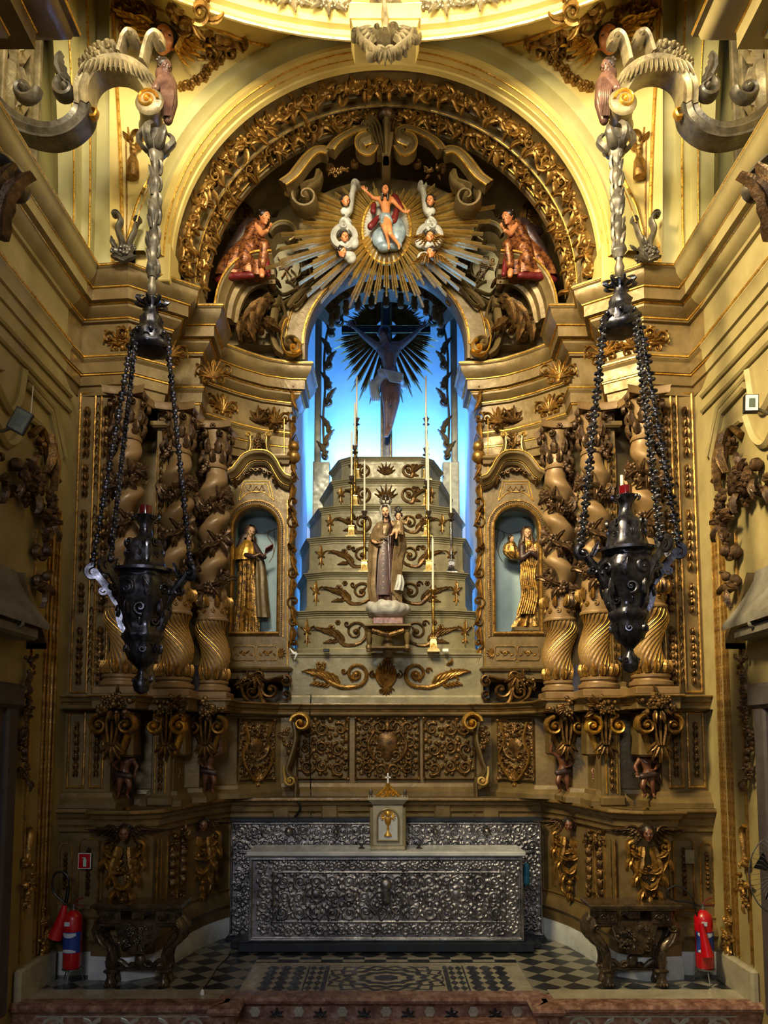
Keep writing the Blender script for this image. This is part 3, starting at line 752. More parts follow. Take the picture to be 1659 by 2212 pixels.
mb = MB(); mb.sweep(both(WP), [(-.1, 1.48), (.1, 1.48), (.1, 1.53), (.07, 1.56), (.05, 1.58), (.04, 1.62), (.0, 1.63), (0, 2.36), (.02, 2.37), (.03, 2.39), (-.1, 2.39)])
mb.build('wainscot', OLIVE, ALT, angle=25)
mb = MB(); n_ = both(PED)
for (xa, ya), (xb, yb) in zip(n_[:-1], n_[1:]): mb.add([(xa, ya - .1, 1.484), (xb, yb - .1, 1.484), (xb, 9.2, 1.484), (xa, 9.2, 1.484)], [(0, 1, 2, 3)])
mb.build('lower_ledge', OLIVED, ALT)
mb = MB()
for x in (-1.15, -.62, .62, 1.15): mb.cut(); mb.box(x - .09, x + .09, 8.70, 8.8, 1.25, 1.47, .015)
mb.build('cornice_block', OLIVE, ALT)
SH = [(-3.02, 7.22), (-2.7, 7.22), (-2.69, 7.08), (-2.24, 7.08), (-2.2, 7.42), (-1.84, 7.42), (-1.86, 7.9), (-1.56, 7.9), (-1.56, 8.45), (-1.2, 8.88), (-.96, 8.88), (-.96, 8.93), (0, 8.93)]
mb = MB(); mb.sweep(both(SH), [(-.3, 2.52), (0, 2.52), (.005, 2.50), (-.02, 2.49), (-.03, 2.46), (-.055, 2.44), (-.06, 2.40), (-.08, 2.38), (-.3, 2.38)]); mb.build('shelf_molding', OLIVE, ALT, angle=25)
mb = MB(); n_ = both(SH); mb.add([(x, y, 2.515) for x, y in n_] + [(3.0, 9.6, 2.515), (-3.0, 9.6, 2.515)], [list(range(len(n_) + 2))]); mb.add([(x, y, 2.385) for x, y in n_] + [(3.0, 9.6, 2.385), (-3.0, 9.6, 2.385)], [list(range(len(n_) + 1, -1, -1))]); mb.build('shelf', OLIVED, ALT)
mb = MB(); mb.sweep(both(SH), [(0, 2.512), (.012, 2.51), (.01, 2.5), (0, 2.5)]); mb.sweep(both(SH), [(-.055, 2.445), (-.045, 2.443), (-.047, 2.433), (-.06, 2.43)]); mb.build('gilt_fillet', OLDGOLD, ALT)
UP = [(-3.02, 7.38), (-2.62, 7.38), (-2.62, 7.88), (-2.3, 7.9), (-2.3, 7.72), (-2.16, 7.72), (-2.16, 8.1), (-1.9, 8.3), (-1.86, 9.05), (-1.86, 9.4)]
for SGN in (-1, 1):
    mb = MB(); mb.sweep(UP, [(-.05, 5.48), (0, 5.48), (0, 2.51), (-.05, 2.51)]); mb.build('column_wall', OLIVE, ALT)
SGN = -1
# entablature (measured outline of the cornice edge)
EP = [(-2.74, 6.6), (-2.71, 7.05), (-2.42, 7.02), (-1.84, 7.42), (-1.95, 7.73), (-1.68, 7.73), (-1.71, 8.34), (-1.84, 8.5), (-1.6, 8.72), (-1.37, 8.88), (-1.12, 8.96), (-.87, 8.97), (-.87, 9.6)]
for SGN in (-1, 1):
    mb = MB(); mb.sweep(EP, CORN); mb.build('entablature', OLIVE, ALT, angle=25)
    mb = MB(); mb.add([(x, y, 6.575) for x, y in EP] + [(-3.2, 9.6, 6.575), (-3.2, 6.6, 6.575)], [list(range(len(EP) + 2))]); mb.build('entablature_top', OLIVED, ALT)
    mb = MB()
    for (o, z) in ((.0, 6.56), (-.09, 6.40), (-.15, 6.272), (-.235, 6.165), (-.22, 5.785), (-.258, 5.62)):
        mb.sweep(EP, [(o - .01, z + .009), (o + .008, z + .006), (o + .008, z - .006), (o - .01, z - .009)])
    mb.build('gilt_fillet', GOLD, ALT)
    # frieze carving: palmettes and rinceaux on each straight face
    mb = MB()
    for (i, us) in ((1, (.5,)), (2, (.25, .7)), (4, (.5,)), (7, (.5,)), (9, (.4,))):
        a = Vector((*EP[i], 0)); b = Vector((*EP[i + 1], 0)); d = (b - a).normalized(); nn = Vector((d.y, -d.x, 0))
        for u in us:
            c = a.lerp(b, u) - nn * .262
            f = Fr(c, d, (0, 0, 1), nn); mb.cut()
            mb.fan(f, 0, 5.9, PI / 2 - 1.25, PI / 2 + 1.25, 9, .2, .022, .03, 0, .5); mb.rinceau(f, -.14, 5.98, .075, 0, 1, .03, 0, 1.3, 3); mb.rinceau(f, .14, 5.98, .075, PI, -1, .03, 0, 1.3, 3)
            mb.spiral(f, -.075, 5.87, .05, PI / 2, 1.2, .011, .03, 1); mb.spiral(f, .075, 5.87, .05, PI / 2, 1.2, .011, .03, -1)
            mb.dome(f, 0, 5.87, .03, .04); mb.husks(f, 0, 6.1, 6.0, .04, .03, 1)
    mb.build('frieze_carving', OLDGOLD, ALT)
SGN = -1

# ---------------------------------------------------------------- piers, niche panels
NXC, NR = P(552, 1140, 9.1)[0], .272
NSP = P(552, 1142, 9.1)[1]; NB = P(552, 1367, 9.1)[1]
def niche_side():
    fr = F(9.1); mb = MB(); zb, zt = P(0, 1446, 9.1)[1], 5.5; x0, x1 = -1.93, -1.125
    a = arc(NXC, NSP, NR, PI, 0, 20)
    for i in range(20):
        (xa, za), (xb, zb_) = a[i], a[i + 1]; mb.prism(fr, [(xa, za), (xb, zb_), (xb, zt), (xa, zt)], -.2, 0)
    mb.box(x0, NXC - NR, 9.1, 9.3, zb, zt); mb.box(NXC + NR, x1, 9.1, 9.42, zb, zt); mb.box(NXC - NR, NXC + NR, 9.1, 9.3, zb, NB)
    mb.box(x1, x1 + .012, 9.1, 9.45, zb, zt)
    mb.build('niche_panel', OLIVE, ALT, angle=25)
    mb = MB()                                                          # niche shell
    rows = []
    for k in range(9):
        q = k / 8 * PI; rows.append([])
    mb.box(NXC - NR - .03, NXC + NR + .03, 9.55, 9.58, NB - .05, NSP + NR + .05); mb.box(NXC - NR - .03, NXC - NR - .005, 9.3, 9.56, NB - .05, NSP + NR); mb.box(NXC + NR + .005, NXC + NR + .03, 9.3, 9.56, NB - .05, NSP + NR)
    mb.box(NXC - NR - .03, NXC + NR + .03, 9.12, 9.56, NB - .04, NB - .005); mb.box(NXC - NR - .03, NXC + NR + .03, 9.25, 9.56, NSP + NR, NSP + NR + .03)
    mb.cur = 1
    f2 = F(9.55)                                                        # painted hanging curtain line
    mb.rib(f2, [(NXC + .1, NSP + .1), (NXC + .08, NSP + .02), (NXC + .14, NSP - .08), (NXC + .15, NSP - .2), (NXC + .1, NSP - .3)], .006, .006, 0, 6)
    mb.rib(f2, [(NXC + .15, NSP + .12), (NXC + .17, NSP - .1), (NXC + .15, NSP - .2)], .005, .006, 0, 6)
    mb.rib(f2, [(NXC - .2, NSP + .12), (NXC, NSP + .06), (NXC + .2, NSP + .13)], .005, .006, 0, 6)
    mb.build('niche_lining', [NICHEB, OLIVED], ALT)
    mb = MB(); fr = F(9.1)                                             # frame molding and bead row
    path = [(NXC - NR, NB)] + arc(NXC, NSP, NR, PI, 0, 24) + [(NXC + NR, NB)]
    mb.run(fr, path, [(-.012, -.05), (-.012, .015), (.008, .03), (.024, .02), (.028, -.01)]); mb.run(fr, [(p[0], p[1]) for p in [(NXC - NR - .02, NB - .0), (NXC + NR + .02, NB)]], [(-.03, 0), (-.03, .02), (-.01, .04), (.01, .03), (.014, 0)])
    p2 = [(NXC - NR - .068, NB - .05)] + arc(NXC, NSP, NR + .068, PI, 0, 24) + [(NXC + NR + .068, NB - .05)]
    mb.run(fr, p2, [(-.008, 0), (-.006, .014), (.008, .014), (.01, 0)])
    mb.build('niche_frame', GOLD if False else OLDGOLD, ALT, angle=25)
    mb = MB()
    p3 = dense([(NXC - NR - .045, NB - .035)] + arc(NXC, NSP, NR + .045, PI, 0, 40) + [(NXC + NR + .045, NB - .035), (NXC - NR - .045, NB - .035)], .024)
    for (x, z) in p3: mb.dome(fr, x, z, .0105, .014, 0, 6, 2)
    mb.build('bead_row', DARKGOLD, ALT)
    mb = MB()                                                          # edge strip of the panel
    mb.rib(fr, Q([(621, 1080), (621, 1440)], 9.1), .006, .01, 0, 6, 0); mb.cut(); mb.rib(fr, Q([(614, 905), (614, 1040)], 9.1), .005, .008, 0, 6, 0)
    # trapezoid cartouche above the niche
    for poly in ([(516, 1082), (526, 1040), (582, 1040), (592, 1082)],):
        q = Q(poly, 9.1); mb.cut(); mb.rib(fr, q, .006, .012, 0, 6, 0); mb.rib(fr, Q([(516, 1082), (534, 1066), (554, 1062), (574, 1066), (592, 1082)], 9.1), .006, .012, 0, 6)
        q = Q([(524, 1072), (531, 1046), (577, 1046), (585, 1072)], 9.1); mb.rib(fr, q, .004, .01, 0, 6, 0)
    mb.build('gilt_line', GOLD, ALT)
    mb = MB()                                                          # monogram in the cartouche
    for a_, b_ in (((536, 1060), (541, 1048)), ((541, 1048), (547, 1060)), ((547, 1060), (554, 1050)), ((554, 1050), (560, 1060)), ((560, 1060), (566, 1048)), ((566, 1048), (572, 1060))):
        mb.rib(fr, Q([a_, b_], 9.1), .007, .016, 0, 6, 0)
    mb.rib(fr, Q([(534, 1058), (554, 1064), (574, 1058)], 9.1), .006, .014, 0, 6)
    mb.build('monogram', DARKGOLD, ALT)
    mb = MB()                                                          # small double panel below the niche
    for (a0, a1) in ((503, 551), (553, 600)):
        mb.cut()
        x0_, z0_ = P(a0, 1424, 9.1); x1_, z1_ = P(a1, 1400, 9.1)
        cxm = (x0_ + x1_) / 2; zz0, zz1 = P(0, 1426, 9.1)[1], P(0, 1396, 9.1)[1]
        mb.run(fr, [(x0_ + .02, zz0), (x1_ - .02, zz0), (x1_ - .005, zz0 + .02), (x1_, (zz0 + zz1) / 2), (x1_ - .005, zz1 - .02), (x1_ - .02, zz1), (x0_ + .02, zz1), (x0_ + .005, zz1 - .02), (x0_, (zz0 + zz1) / 2), (x0_ + .005, zz0 + .02)], [(-.005, 0), (-.004, .014), (.004, .014), (.005, 0)], closed=True)
        zc = (zz0 + zz1) / 2
        for k in range(5):
            mb.leaf(fr, x0_ + .035 + k * .04, zc, (.7 if k % 2 else -.7), .045, .014, .016, 0, 0, 4, .5, False)
        mb.rose(fr, cxm, zc, .03, .02)
    mb.fan(fr, P(606, 1411, 9.1)[0] - .02, P(606, 1411, 9.1)[1], -1.3, 1.3, 7, .085, .016, .02)
    mb.build('floral_panel', OLDGOLD, ALT)
    # console of the niche
    mb = MB(); zb = P(0, 1446, 9.1)[1]
    mb.sweep([(-1.9, 8.98), (-1.62, 8.98), (-1.62, 8.93), (-1.45, 8.93), (-1.45, 8.98), (-1.1, 8.98), (-1.08, 9.2)], [(-.15, zb + .02), (.0, zb + .02), (.02, zb), (.0, zb - .03), (-.03, zb - .04), (-.03, zb - .07), (.0, zb - .08), (0, zb - .12), (-.06, zb - .15), (-.15, zb - .15)])
    mb.build('niche_console', OLIVED, ALT, angle=25)
    mb = MB(); f3 = F(8.95)
    for (cx_, cz_, r, a, t, w, d) in ((560, 1462, .07, PI, 1.2, .02, -1), (585, 1490, .11, 2.4, 1.3, .024, 1), (545, 1495, .09, .6, 1.3, .02, -1), (617, 1472, .07, PI / 2, 1.4, .018, -1), (618, 1500, .06, -PI / 2, 1.2, .016, 1), (520, 1480, .06, 0, 1.2, .018, 1)):
        x, z = P(cx_, cz_, 8.95); mb.spiral(f3, x, z, r, a, t, w, .05, d, 0, 7)
    x, z = P(552, 1462, 8.95); mb.fan(f3, x, z + .03, -PI / 2 - 1, -PI / 2 + 1, 5, .22, .03, .06)
    mb.rib(f3, Q([(512, 1488), (540, 1475), (575, 1470), (612, 1462)], 8.95), .02, .05); mb.rib(f3, Q([(560, 1480), (566, 1510), (576, 1530), (572, 1540)], 8.95), .025, .06, w1=.04)
    mb.rib(f3, Q([(520, 1480), (528, 1505), (548, 1520)], 8.95), .022, .05); mb.bunch(f3, *P(535, 1470, 8.95), .12, .06, 14, .028, .08)
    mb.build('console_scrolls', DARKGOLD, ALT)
    # curled cornice over the niche
    mb = MB(); f4 = F(9.1)
    c = Q([(500, 1036), (512, 1030), (522, 1018), (534, 1003), (548, 995), (566, 993), (582, 996), (594, 1008), (604, 1026), (616, 1042), (630, 1048)], 9.1)
    mb.run(f4, c, [(-.085, 0), (-.08, .05), (-.06, .075), (-.045, .08), (-.035, .12), (-.01, .14), (.01, .19), (.03, .2), (.045, .2), (.05, 0)], smooth=4)
    mb.build('niche_cornice', OLIVE, ALT, angle=30)
    mb = MB(); mb.run(f4, c, [(.038, .2), (.04, .212), (.05, .212), (.052, .2)], smooth=4); mb.run(f4, c, [(-.04, .085), (-.045, .1), (-.033, .1), (-.03, .085)], smooth=4)
    mb.build('gilt_line', GOLD, ALT)
    mb = MB()
    for k in range(9):
        x, z = P(516 + k * 9.5, 1040 - 22 * math.sin(PI * (k + .3) / 9), 9.1); mb.spiral(f4, x, z, .028, 0, 1.1, .009, .06, 1 if k % 2 else -1, .03, 6)
    mb.leaf(f4, *P(510, 1052, 9.1), PI / 2, .12, .03, .1, .02); mb.leaf(f4, *P(600, 1052, 9.1), PI / 2 + .3, .12, .03, .1, .02)
    mb.build('cornice_fringe', DARKGOLD, ALT)
    # lyre scrolls over it
    mb = MB()
    for s_, x0_ in ((-1, 537), (1, 580)):
        mb.cut()
        pts = Q([(x0_, 942), (x0_ + 3 * s_ * -1, 955), (x0_ + 1 * s_, 972), (x0_ + 12 * s_, 990), (x0_ + 26 * s_, 1003)], 9.05)
        mb.rib(F(9.05), pts, .022, .06, 0, 8)
    mb.build('lyre_scroll', OLIVE, ALT)
    mb = MB()
    for s_, x0_ in ((-1, 541), (1, 576)):
        mb.cut()
        mb.rib(F(8.99), Q([(x0_ - 6 * s_, 940), (x0_, 944), (x0_ - 1 * s_, 958), (x0_ + 2 * s_, 974), (x0_ + 12 * s_, 990)], 9.0), .009, .02, 0, 7)
        mb.spiral(F(9.0), *P(x0_ + 5 * s_, 940, 9.0), .04, PI / 2 + s_ * 1.57, 1.2, .012, .04, -s_, 0)
    mb.build('gilt_scroll', BRIGHT, ALT)
    mb = MB(); f5 = F(9.08)
    mb.bunch(f5, *P(558, 956, 9.08), .09, .1, 16, .025, .06); mb.leaf(f5, *P(558, 935, 9.08), -PI / 2, .2, .04, .05); mb.rinceau(f5, *P(548, 905, 9.08), .09, -.5, 1, .04, 0, 1.3, 4); mb.rinceau(f5, *P(572, 905, 9.08), .09, PI + .5, -1, .04, 0, 1.3, 4)
    mb.spiral(f5, *P(520, 915, 9.08), .06, 0, 1.2, .016, .05, 1); mb.spiral(f5, *P(594, 925, 9.08), .06, PI, 1.2, .016, .05, -1)
    mb.fan(f5, *P(558, 912, 9.08), .3, PI - .3, 5, .2, .03, .05)
    mb.build('crest_carving', DARKGOLD, ALT)
    # scalloped carved edge of the chamber opening
    mb = MB(); f6 = F(9.12)
    ys = [840, 905, 985, 1035, 1085, 1130, 1190, 1240, 1300, 1345, 1390]
    for i, y in enumerate(ys):
        x, z = P(631, y, 9.12); d = 1 if i % 2 else -1
        mb.spiral(f6, x + .02, z, .055 + .015 * (i % 3), d * PI / 2, 1.25, .017, .06, d, 0, 7)
        mb.leaf(f6, x, z - .05, -PI / 2 + .1, .26, .035, .06, 0, -.5 * d)
        mb.rib(f6, [(x + .01, z - .06), (x + .045, z - .13), (x + .005, z - .22)], .014, .05)
    mb.ball(f6.pt(*P(636, 968, 9.12), .05), .07, 10, 8); mb.ball(f6.pt(*P(636, 990, 9.12), .05), .08, 10, 8)
    mb.spiral(f6, *P(628, 1107, 9.12), .035, 0, 1, .012, .09, 1, .02)
    mb.spiral(f6, *P(628, 1180, 9.12), .045, 0, 1, .014, .09, -1, .02)
    mb.build('scalloped_edging', OLDGOLD, ALT)
    # upper pier face mouldings under the entablature
    mb = MB(); mb.sweep([(-1.93, 9.02), (-1.12, 9.02), (-1.1, 9.4)], [(-.08, 5.45), (.0, 5.45), (.01, 5.42), (-.02, 5.40), (-.03, 5.36), (-.08, 5.35)]); mb.build('architrave_molding', OLIVE, ALT)
for SGN in (-1, 1): niche_side()
SGN = -1

# ---------------------------------------------------------------- wainscot reliefs, pilaster strips, dado ornament
def relief_panel(name, fr, x0, x1, z0, z1, cell, seed, h=.028, sym=True, shield=False, parent=None, mats=(OLIVED, DARKGOLD), res=.0065):
    rnd = random.Random(seed); fd = relief_field(x0, x1, z0, z1, res); m = .035
    st_scrollwork(fd, x0 + m, x1 - m, z0 + m, z1 - m, cell, h, rnd, cell * .1, sym)
    cx = (x0 + x1) / 2; H = z1 - z0
    if shield:
        cz = z0 + H * .52; r = (x1 - x0) * .17
        stamp(fd, [(cx, cz + r * .4)], r * 1.1, h * 1.5); stamp(fd, dense([(cx, cz + r * .4), (cx, cz - r)], .01), [r * 1.05, r * .3], h * 1.4)
        for s_ in (-1, 1):
            st_spiral(fd, cx + s_ * r * .55, cz + r * 1.9, r * .5, PI / 2, 1.3, .012, h * 1.5, s_)
            st_line(fd, [(cx + s_ * r * 1.2, cz + r * 1.4), (cx + s_ * r * 1.7, cz + r * .3), (cx + s_ * r * 1.3, cz - r * .9), (cx + s_ * r * .2, cz - r * 1.6)], [.012, .03, .01], h * 1.6)
            st_spiral(fd, cx + s_ * r * 1.7, cz - r * 1.9, r * .55, PI / 2, 1.4, .013, h * 1.4, -s_)
        stamp(fd, dense([(cx, cz + r * 2.6), (cx, cz + r * 1.6)], .01), [.01, .03], h * 1.5)
    b = .012
    for (pa, pb) in (((x0 + b, z0 + b), (x1 - b, z0 + b)), ((x1 - b, z0 + b), (x1 - b, z1 - b)), ((x1 - b, z1 - b), (x0 + b, z1 - b)), ((x0 + b, z1 - b), (x0 + b, z0 + b))): st_line(fd, [pa, pb], .009, h * .9, 0)
    for cx_ in (x0 + b, x1 - b):
        for cz_ in (z0 + b, z1 - b): stamp(fd, [(cx_, cz_)], .028, h * 1.2)
    mb = MB(); relief_mesh(mb, fr, fd, h * .32, .002); return mb.build(name, list(mats), parent or ALT, angle=70)
zt, zb_ = P(0, 1549, 8.98)[1], P(0, 1685, 8.98)[1]
fr = F(8.995)
relief_panel('heart_relief_panel', fr, P(766, 1600, 8.98)[0], P(907, 1600, 8.98)[0], zb_, zt, .17, 3, .04, True, True)
for SGN in (-1, 1):
    relief_panel('shell_relief_panel', fr, P(640, 1600, 8.98)[0], P(755, 1600, 8.98)[0], zb_, zt, .2, 5, .04, False)
    a = Vector((-1.62, 8.58, 0)); b = Vector((-1.24, 8.96, 0)); d = (b - a).normalized(); nn = Vector((d.y, -d.x, 0))
    relief_panel('cartouche_relief_panel', Fr(a + nn * .004, d, (0, 0, 1), nn), .0, .5, 1.66, 2.34, .14, 11, .035, True, True)
    mb = MB(); f = Fr(a + nn * .01, d, (0, 0, 1), nn)
    mb.run(f, [(.07, 2.3), (.12, 2.1), (.05, 1.95), (.1, 1.8), (.25, 1.66), (.4, 1.8), (.45, 1.95), (.38, 2.1), (.43, 2.3)], [(-.012, 0), (-.01, .05), (.01, .05), (.012, 0)], smooth=5)
    mb.fan(f, .25, 1.66, PI / 2 - 1.2, PI / 2 + 1.2, 7, .12, .022, .05); mb.husks(f, .25, 1.72, 1.58, .07, .05, 2)
    mb.build('cartouche_frame', OLDGOLD, ALT)
    # pilaster strips with bellflower drops at the outer edge
    mb = MB(); mo = MB()
    fo = F(7.38)
    for (px0, px1, y0, y1, drops) in ((141, 176, 850, 1495, 4), (190, 218, 850, 1495, 4)):
        xa, xb = -2.98 + (px0 - 137) / 86 * .36, -2.98 + (px1 - 137) / 86 * .36
        z1, z0 = P(0, y0, 7.38)[1], P(0, y1, 7.38)[1]; xm = (xa + xb) / 2
        mb.cut(); mb.run(fo, [(xa, z0), (xb, z0), (xb, z1), (xa, z1)], [(-.012, 0), (-.01, .014), (.0, .018), (.01, .012), (.012, 0)], closed=True)
        for (ya, yb, nn_) in ((880, 990, 5), (1005, 1075, 4), (1102, 1235, 6), (1260, 1325, 4), (1355, 1480, 7)): mo.cut(); mo.husks(fo, xm, P(0, ya, 7.38)[1], P(0, yb, 7.38)[1], .11 if px1 > 190 else .08, .045, nn_)
        zc0, zc1 = P(0, 1700, 7.38)[1], P(0, 1540, 7.38)[1]
        mb.cut(); mb.run(fo, [(xa, zc0), (xb, zc0), (xb, zc1), (xa, zc1)], [(-.012, 0), (-.01, .014), (.0, .018), (.01, .012), (.012, 0)], closed=True)
        mo.cut(); mo.husks(fo, xm, P(0, 1560, 7.38)[1], P(0, 1680, 7.38)[1], .07, .03, 7)
    for px in (182.5,):
        x = -2.98 + (px - 137) / 86 * .36
        for (ya, yb, nn_) in ((870, 1060, 10), (1090, 1280, 10), (1310, 1480, 9)): mo.cut(); mo.husks(fo, x, P(0, ya, 7.38)[1], P(0, yb, 7.38)[1], .026, .018, nn_)
    mb.build('pilaster_panel_molding', OLDGOLD, ALT, angle=25); mo.build('bellflower_drop', DARKGOLD, ALT)
    # pilaster between the outer and the middle column with volute head
    mb = MB(); mb.box(-2.29, -2.175, 7.62, 7.8, 2.51, 5.43, .01); mb.sweep([(-2.32, 7.7), (-2.32, 7.58), (-2.15, 7.58), (-2.15, 7.7)], [(-.03, 5.2), (0, 5.2), (.02, 5.22), (.02, 5.26), (-.03, 5.27)])
    mb.sweep([(-2.31, 7.7), (-2.31, 7.6), (-2.15, 7.6), (-2.15, 7.7)], [(-.03, 2.51), (.03, 2.51), (.03, 2.6), (.01, 2.62), (.015, 2.66), (-.03, 2.68)])
    mb.build('pilaster', OLIVE, ALT, angle=25)
    mb = MB(); f = F(7.62)
    mb.spiral(f, -2.175, 5.13, .075, PI / 2, 1.8, .014, .05, -1, 0, 8)
    for x in (-2.28, -2.19): mb.cut(); mb.rib(f, [(x, 2.72), (x, 5.0)], .007, .012, 0, 6, 0)
    mb.build('gilt_volute', OLDGOLD, ALT)
    mb = MB(); mb.husks(f, -2.235, 4.95, 2.8, .04, .03, 26); mb.build('bellflower_drop', DARKGOLD, ALT)
    # same stem lower down, in the wainscot
    mb = MB(); mb.box(-2.23, -2.05, 7.52, 7.7, 1.5, 2.4, .01); mb.box(-2.26, -2.02, 7.46, 7.7, 1.48, 1.58, .02); mb.build('wainscot_pilaster', OLIVE, ALT)
    mb = MB(); f = F(7.52)
    mb.husks(f, -2.14, 2.3, 1.62, .06, .03, 9); mb.build('bellflower_drop', DARKGOLD, ALT)
    mb = MB()
    for x in (-2.19, -2.09): mb.cut(); mb.rib(f, [(x, 1.6), (x, 2.35)], .007, .012, 0, 6, 0)
    mb.build('gilt_line', GOLD, ALT)
    # foliage around the putto niche, left of it
    mb = MB(); f = F(7.8)
    mb.rib(f, Q([(300, 1575), (262, 1590), (240, 1620), (228, 1660), (225, 1700)], 7.8), .03, .05, 0, 8)
    for (x, y) in ((232, 1560), (240, 1590), (222, 1620), (220, 1650), (218, 1680), (225, 1530), (250, 1540)): mb.leaf(f, *P(x, y, 7.8), R.uniform(.5, 2.6), .16, .04, .06, 0, R.uniform(-1, 1)); mb.rose(f, *P(x + 6, y, 7.8), .035, .05)
    mb.build('niche_foliage', DARKGOLD, ALT)
    # gilded lines of the dado panels (following the plan)
    def pf(i, t0=0.0):
        a = Vector((*PED[i], 0)); b = Vector((*PED[i + 1], 0)); d = (b - a).normalized(); return Fr(a, d, (0, 0, 1), Vector((d.y, -d.x, 0))), (b - a).length
    mb = MB(); mo = MB()
    for i, segs in ((0, ((.02, .14, .62, 1.16), (.2, .38, .56, 1.2))), (2, ((.0, .03, .56, 1.2),)), (3, ((.25, .28, .56, 1.2),)), (5, ((.03, .18, .56, 1.22), (.25, .4, .56, 1.22))), (8, ((.02, .04, .56, 1.24),)), (9, ((.14, .16, .56, 1.24),))):
        f, Ln = pf(i)
        for (u0, u1, z0, z1) in segs:
            mb.cut()
            if u1 - u0 > .05: mb.run(f, [(u0, z0), (u1, z0), (u1, z1 - .04), (u1 - .03, z1), (u0 + .03, z1), (u0, z1 - .04)], [(-.007, 0), (-.006, .014), (.006, .014), (.007, 0)], closed=True); mo.cut(); mo.husks(f, (u0 + u1) / 2, z1 - .08, z0 + .12, .05, .03, 8)
            else: mb.box(0, 0, 0, 0, 0, 0) if False else mb.rib(f, [(u0, z0), (u0, z1)], .012, .02, 0, 6, 0); mb.rib(f, [(u0 + .04, z0), (u0 + .04, z1)], .006, .012, 0, 6, 0)
    f, Ln = pf(7); mb.cut(); mb.rib(f, [(.22, 1.22), (.2, 1.0), (.23, .8), (.19, .62), (.14, .52), (.02, .5)], .011, .02, 0, 7)
    f, Ln = pf(9); mb.cut(); mb.rib(f, [(.02, 1.22), (.06, 1.0), (.03, .8), (.07, .62), (.1, .55)], .01, .02, 0, 7)
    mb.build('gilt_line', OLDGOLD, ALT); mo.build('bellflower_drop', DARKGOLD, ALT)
    # carved terms in the recess of the dado
    mb = MB()
    f, Ln = pf(5)
    for u in (.1, .33):
        mb.cut(); mb.bunch(f, u, 1.14, .06, .09, 14, .025, .07); mb.husks(f, u, 1.05, .7, .08, .05, 4); mb.bunch(f, u, .6, .04, .06, 8, .022, .05)
    mb.build('carved_drop', DARKGOLD, ALT)
SGN = -1

# ---------------------------------------------------------------- base panel under the throne
T1F = 9.06
zt1, zb1 = P(0, 1411, T1F)[1], P(0, 1500, T1F)[1]
mb = MB(); mb.box(-1.12, 1.12, T1F, 9.6, zb1 - .13, zt1 - .01)
mb.sweep([(-1.1, T1F), (1.1, T1F)], [(-.05, zt1), (.03, zt1), (.03, zt1 - .02), (.015, zt1 - .03), (.01, zt1 - .05), (0, zt1 - .055), (-.05, zt1 - .055)])
mb.sweep([(-1.12, T1F), (1.12, T1F)], [(-.05, zb1), (.0, zb1), (.02, zb1 - .01), (.03, zb1 - .035), (.05, zb1 - .04), (.05, zb1 - .13), (-.05, zb1 - .13)])
mb.build('predella', TIER, ALT, angle=25)
mb = MB(); f = F(T1F)
for (px, d) in ((740, -1), (930, 1)):
    mb.cut()
    x, z = P(px, 1470, T1F); x0_ = x
    s_ = -1 if px < 834 else 1                         # spiral towards the middle, leaves towards the ends
    cx_, cz_ = P(834 + s_ * 65, 1462, T1F)
    mb.spiral(f, cx_, cz_ + .03, .145, -PI / 2, 1.7, .027, .04, -s_, 0, 8)
    mb.rib(f, [(cx_ + 0 * s_, cz_ - .115), (cx_ + s_ * .16, cz_ - .12), (cx_ + s_ * .3, cz_ - .06), (cx_ + s_ * .42, cz_ + .02), (cx_ + s_ * .49, cz_ - .03)], .026, .035, 0, 8, wm=.034, w1=.014)
    for k in range(6): mb.leaf(f, cx_ + s_ * (.2 + k * .045), cz_ - .1 + k * .02, PI / 2 + s_ * -.3 + s_ * -.12 * k, .26 - abs(k - 3) * .02, .042, .045, 0, s_ * -.9)
    for k in range(5): mb.leaf(f, cx_ + s_ * (.3 + k * .04), cz_ - .08 + k * .008, -PI / 2 + s_ * .7, .09, .02, .03, 0, s_ * .8)
    mb.bunch(f, cx_ + s_ * .4, cz_ + .1, .06, .06, 10, .022, .03)
    mb.spiral(f, cx_ + s_ * .14, cz_ + .07, .04, 0, 1.2, .013, .03, s_); mb.leaf(f, cx_ + s_ * .05, cz_ - .06, PI / 2 + s_ * .5, .12, .03, .03, 0, -s_)
x, z = P(834, 1480, T1F); mb.cut()
mb.fan(f, 0, z - .03, PI / 2 - .95, PI / 2 + .95, 9, .32, .036, .05, 0, -1.2); mb.fan(f, 0, z - .01, -PI / 2 - .7, -PI / 2 + .7, 5, .12, .025, .04); mb.rose(f, 0, z + .27, .05, .05)
for s_ in (-1, 1): mb.spiral(f, s_ * .15, z + .12, .045, PI / 2, 1.3, .014, .035, -s_); mb.spiral(f, s_ * .06, z - .06, .03, 0, 1.1, .01, .03, s_)
mb.build('predella_carving', OLDGOLD, ALT)

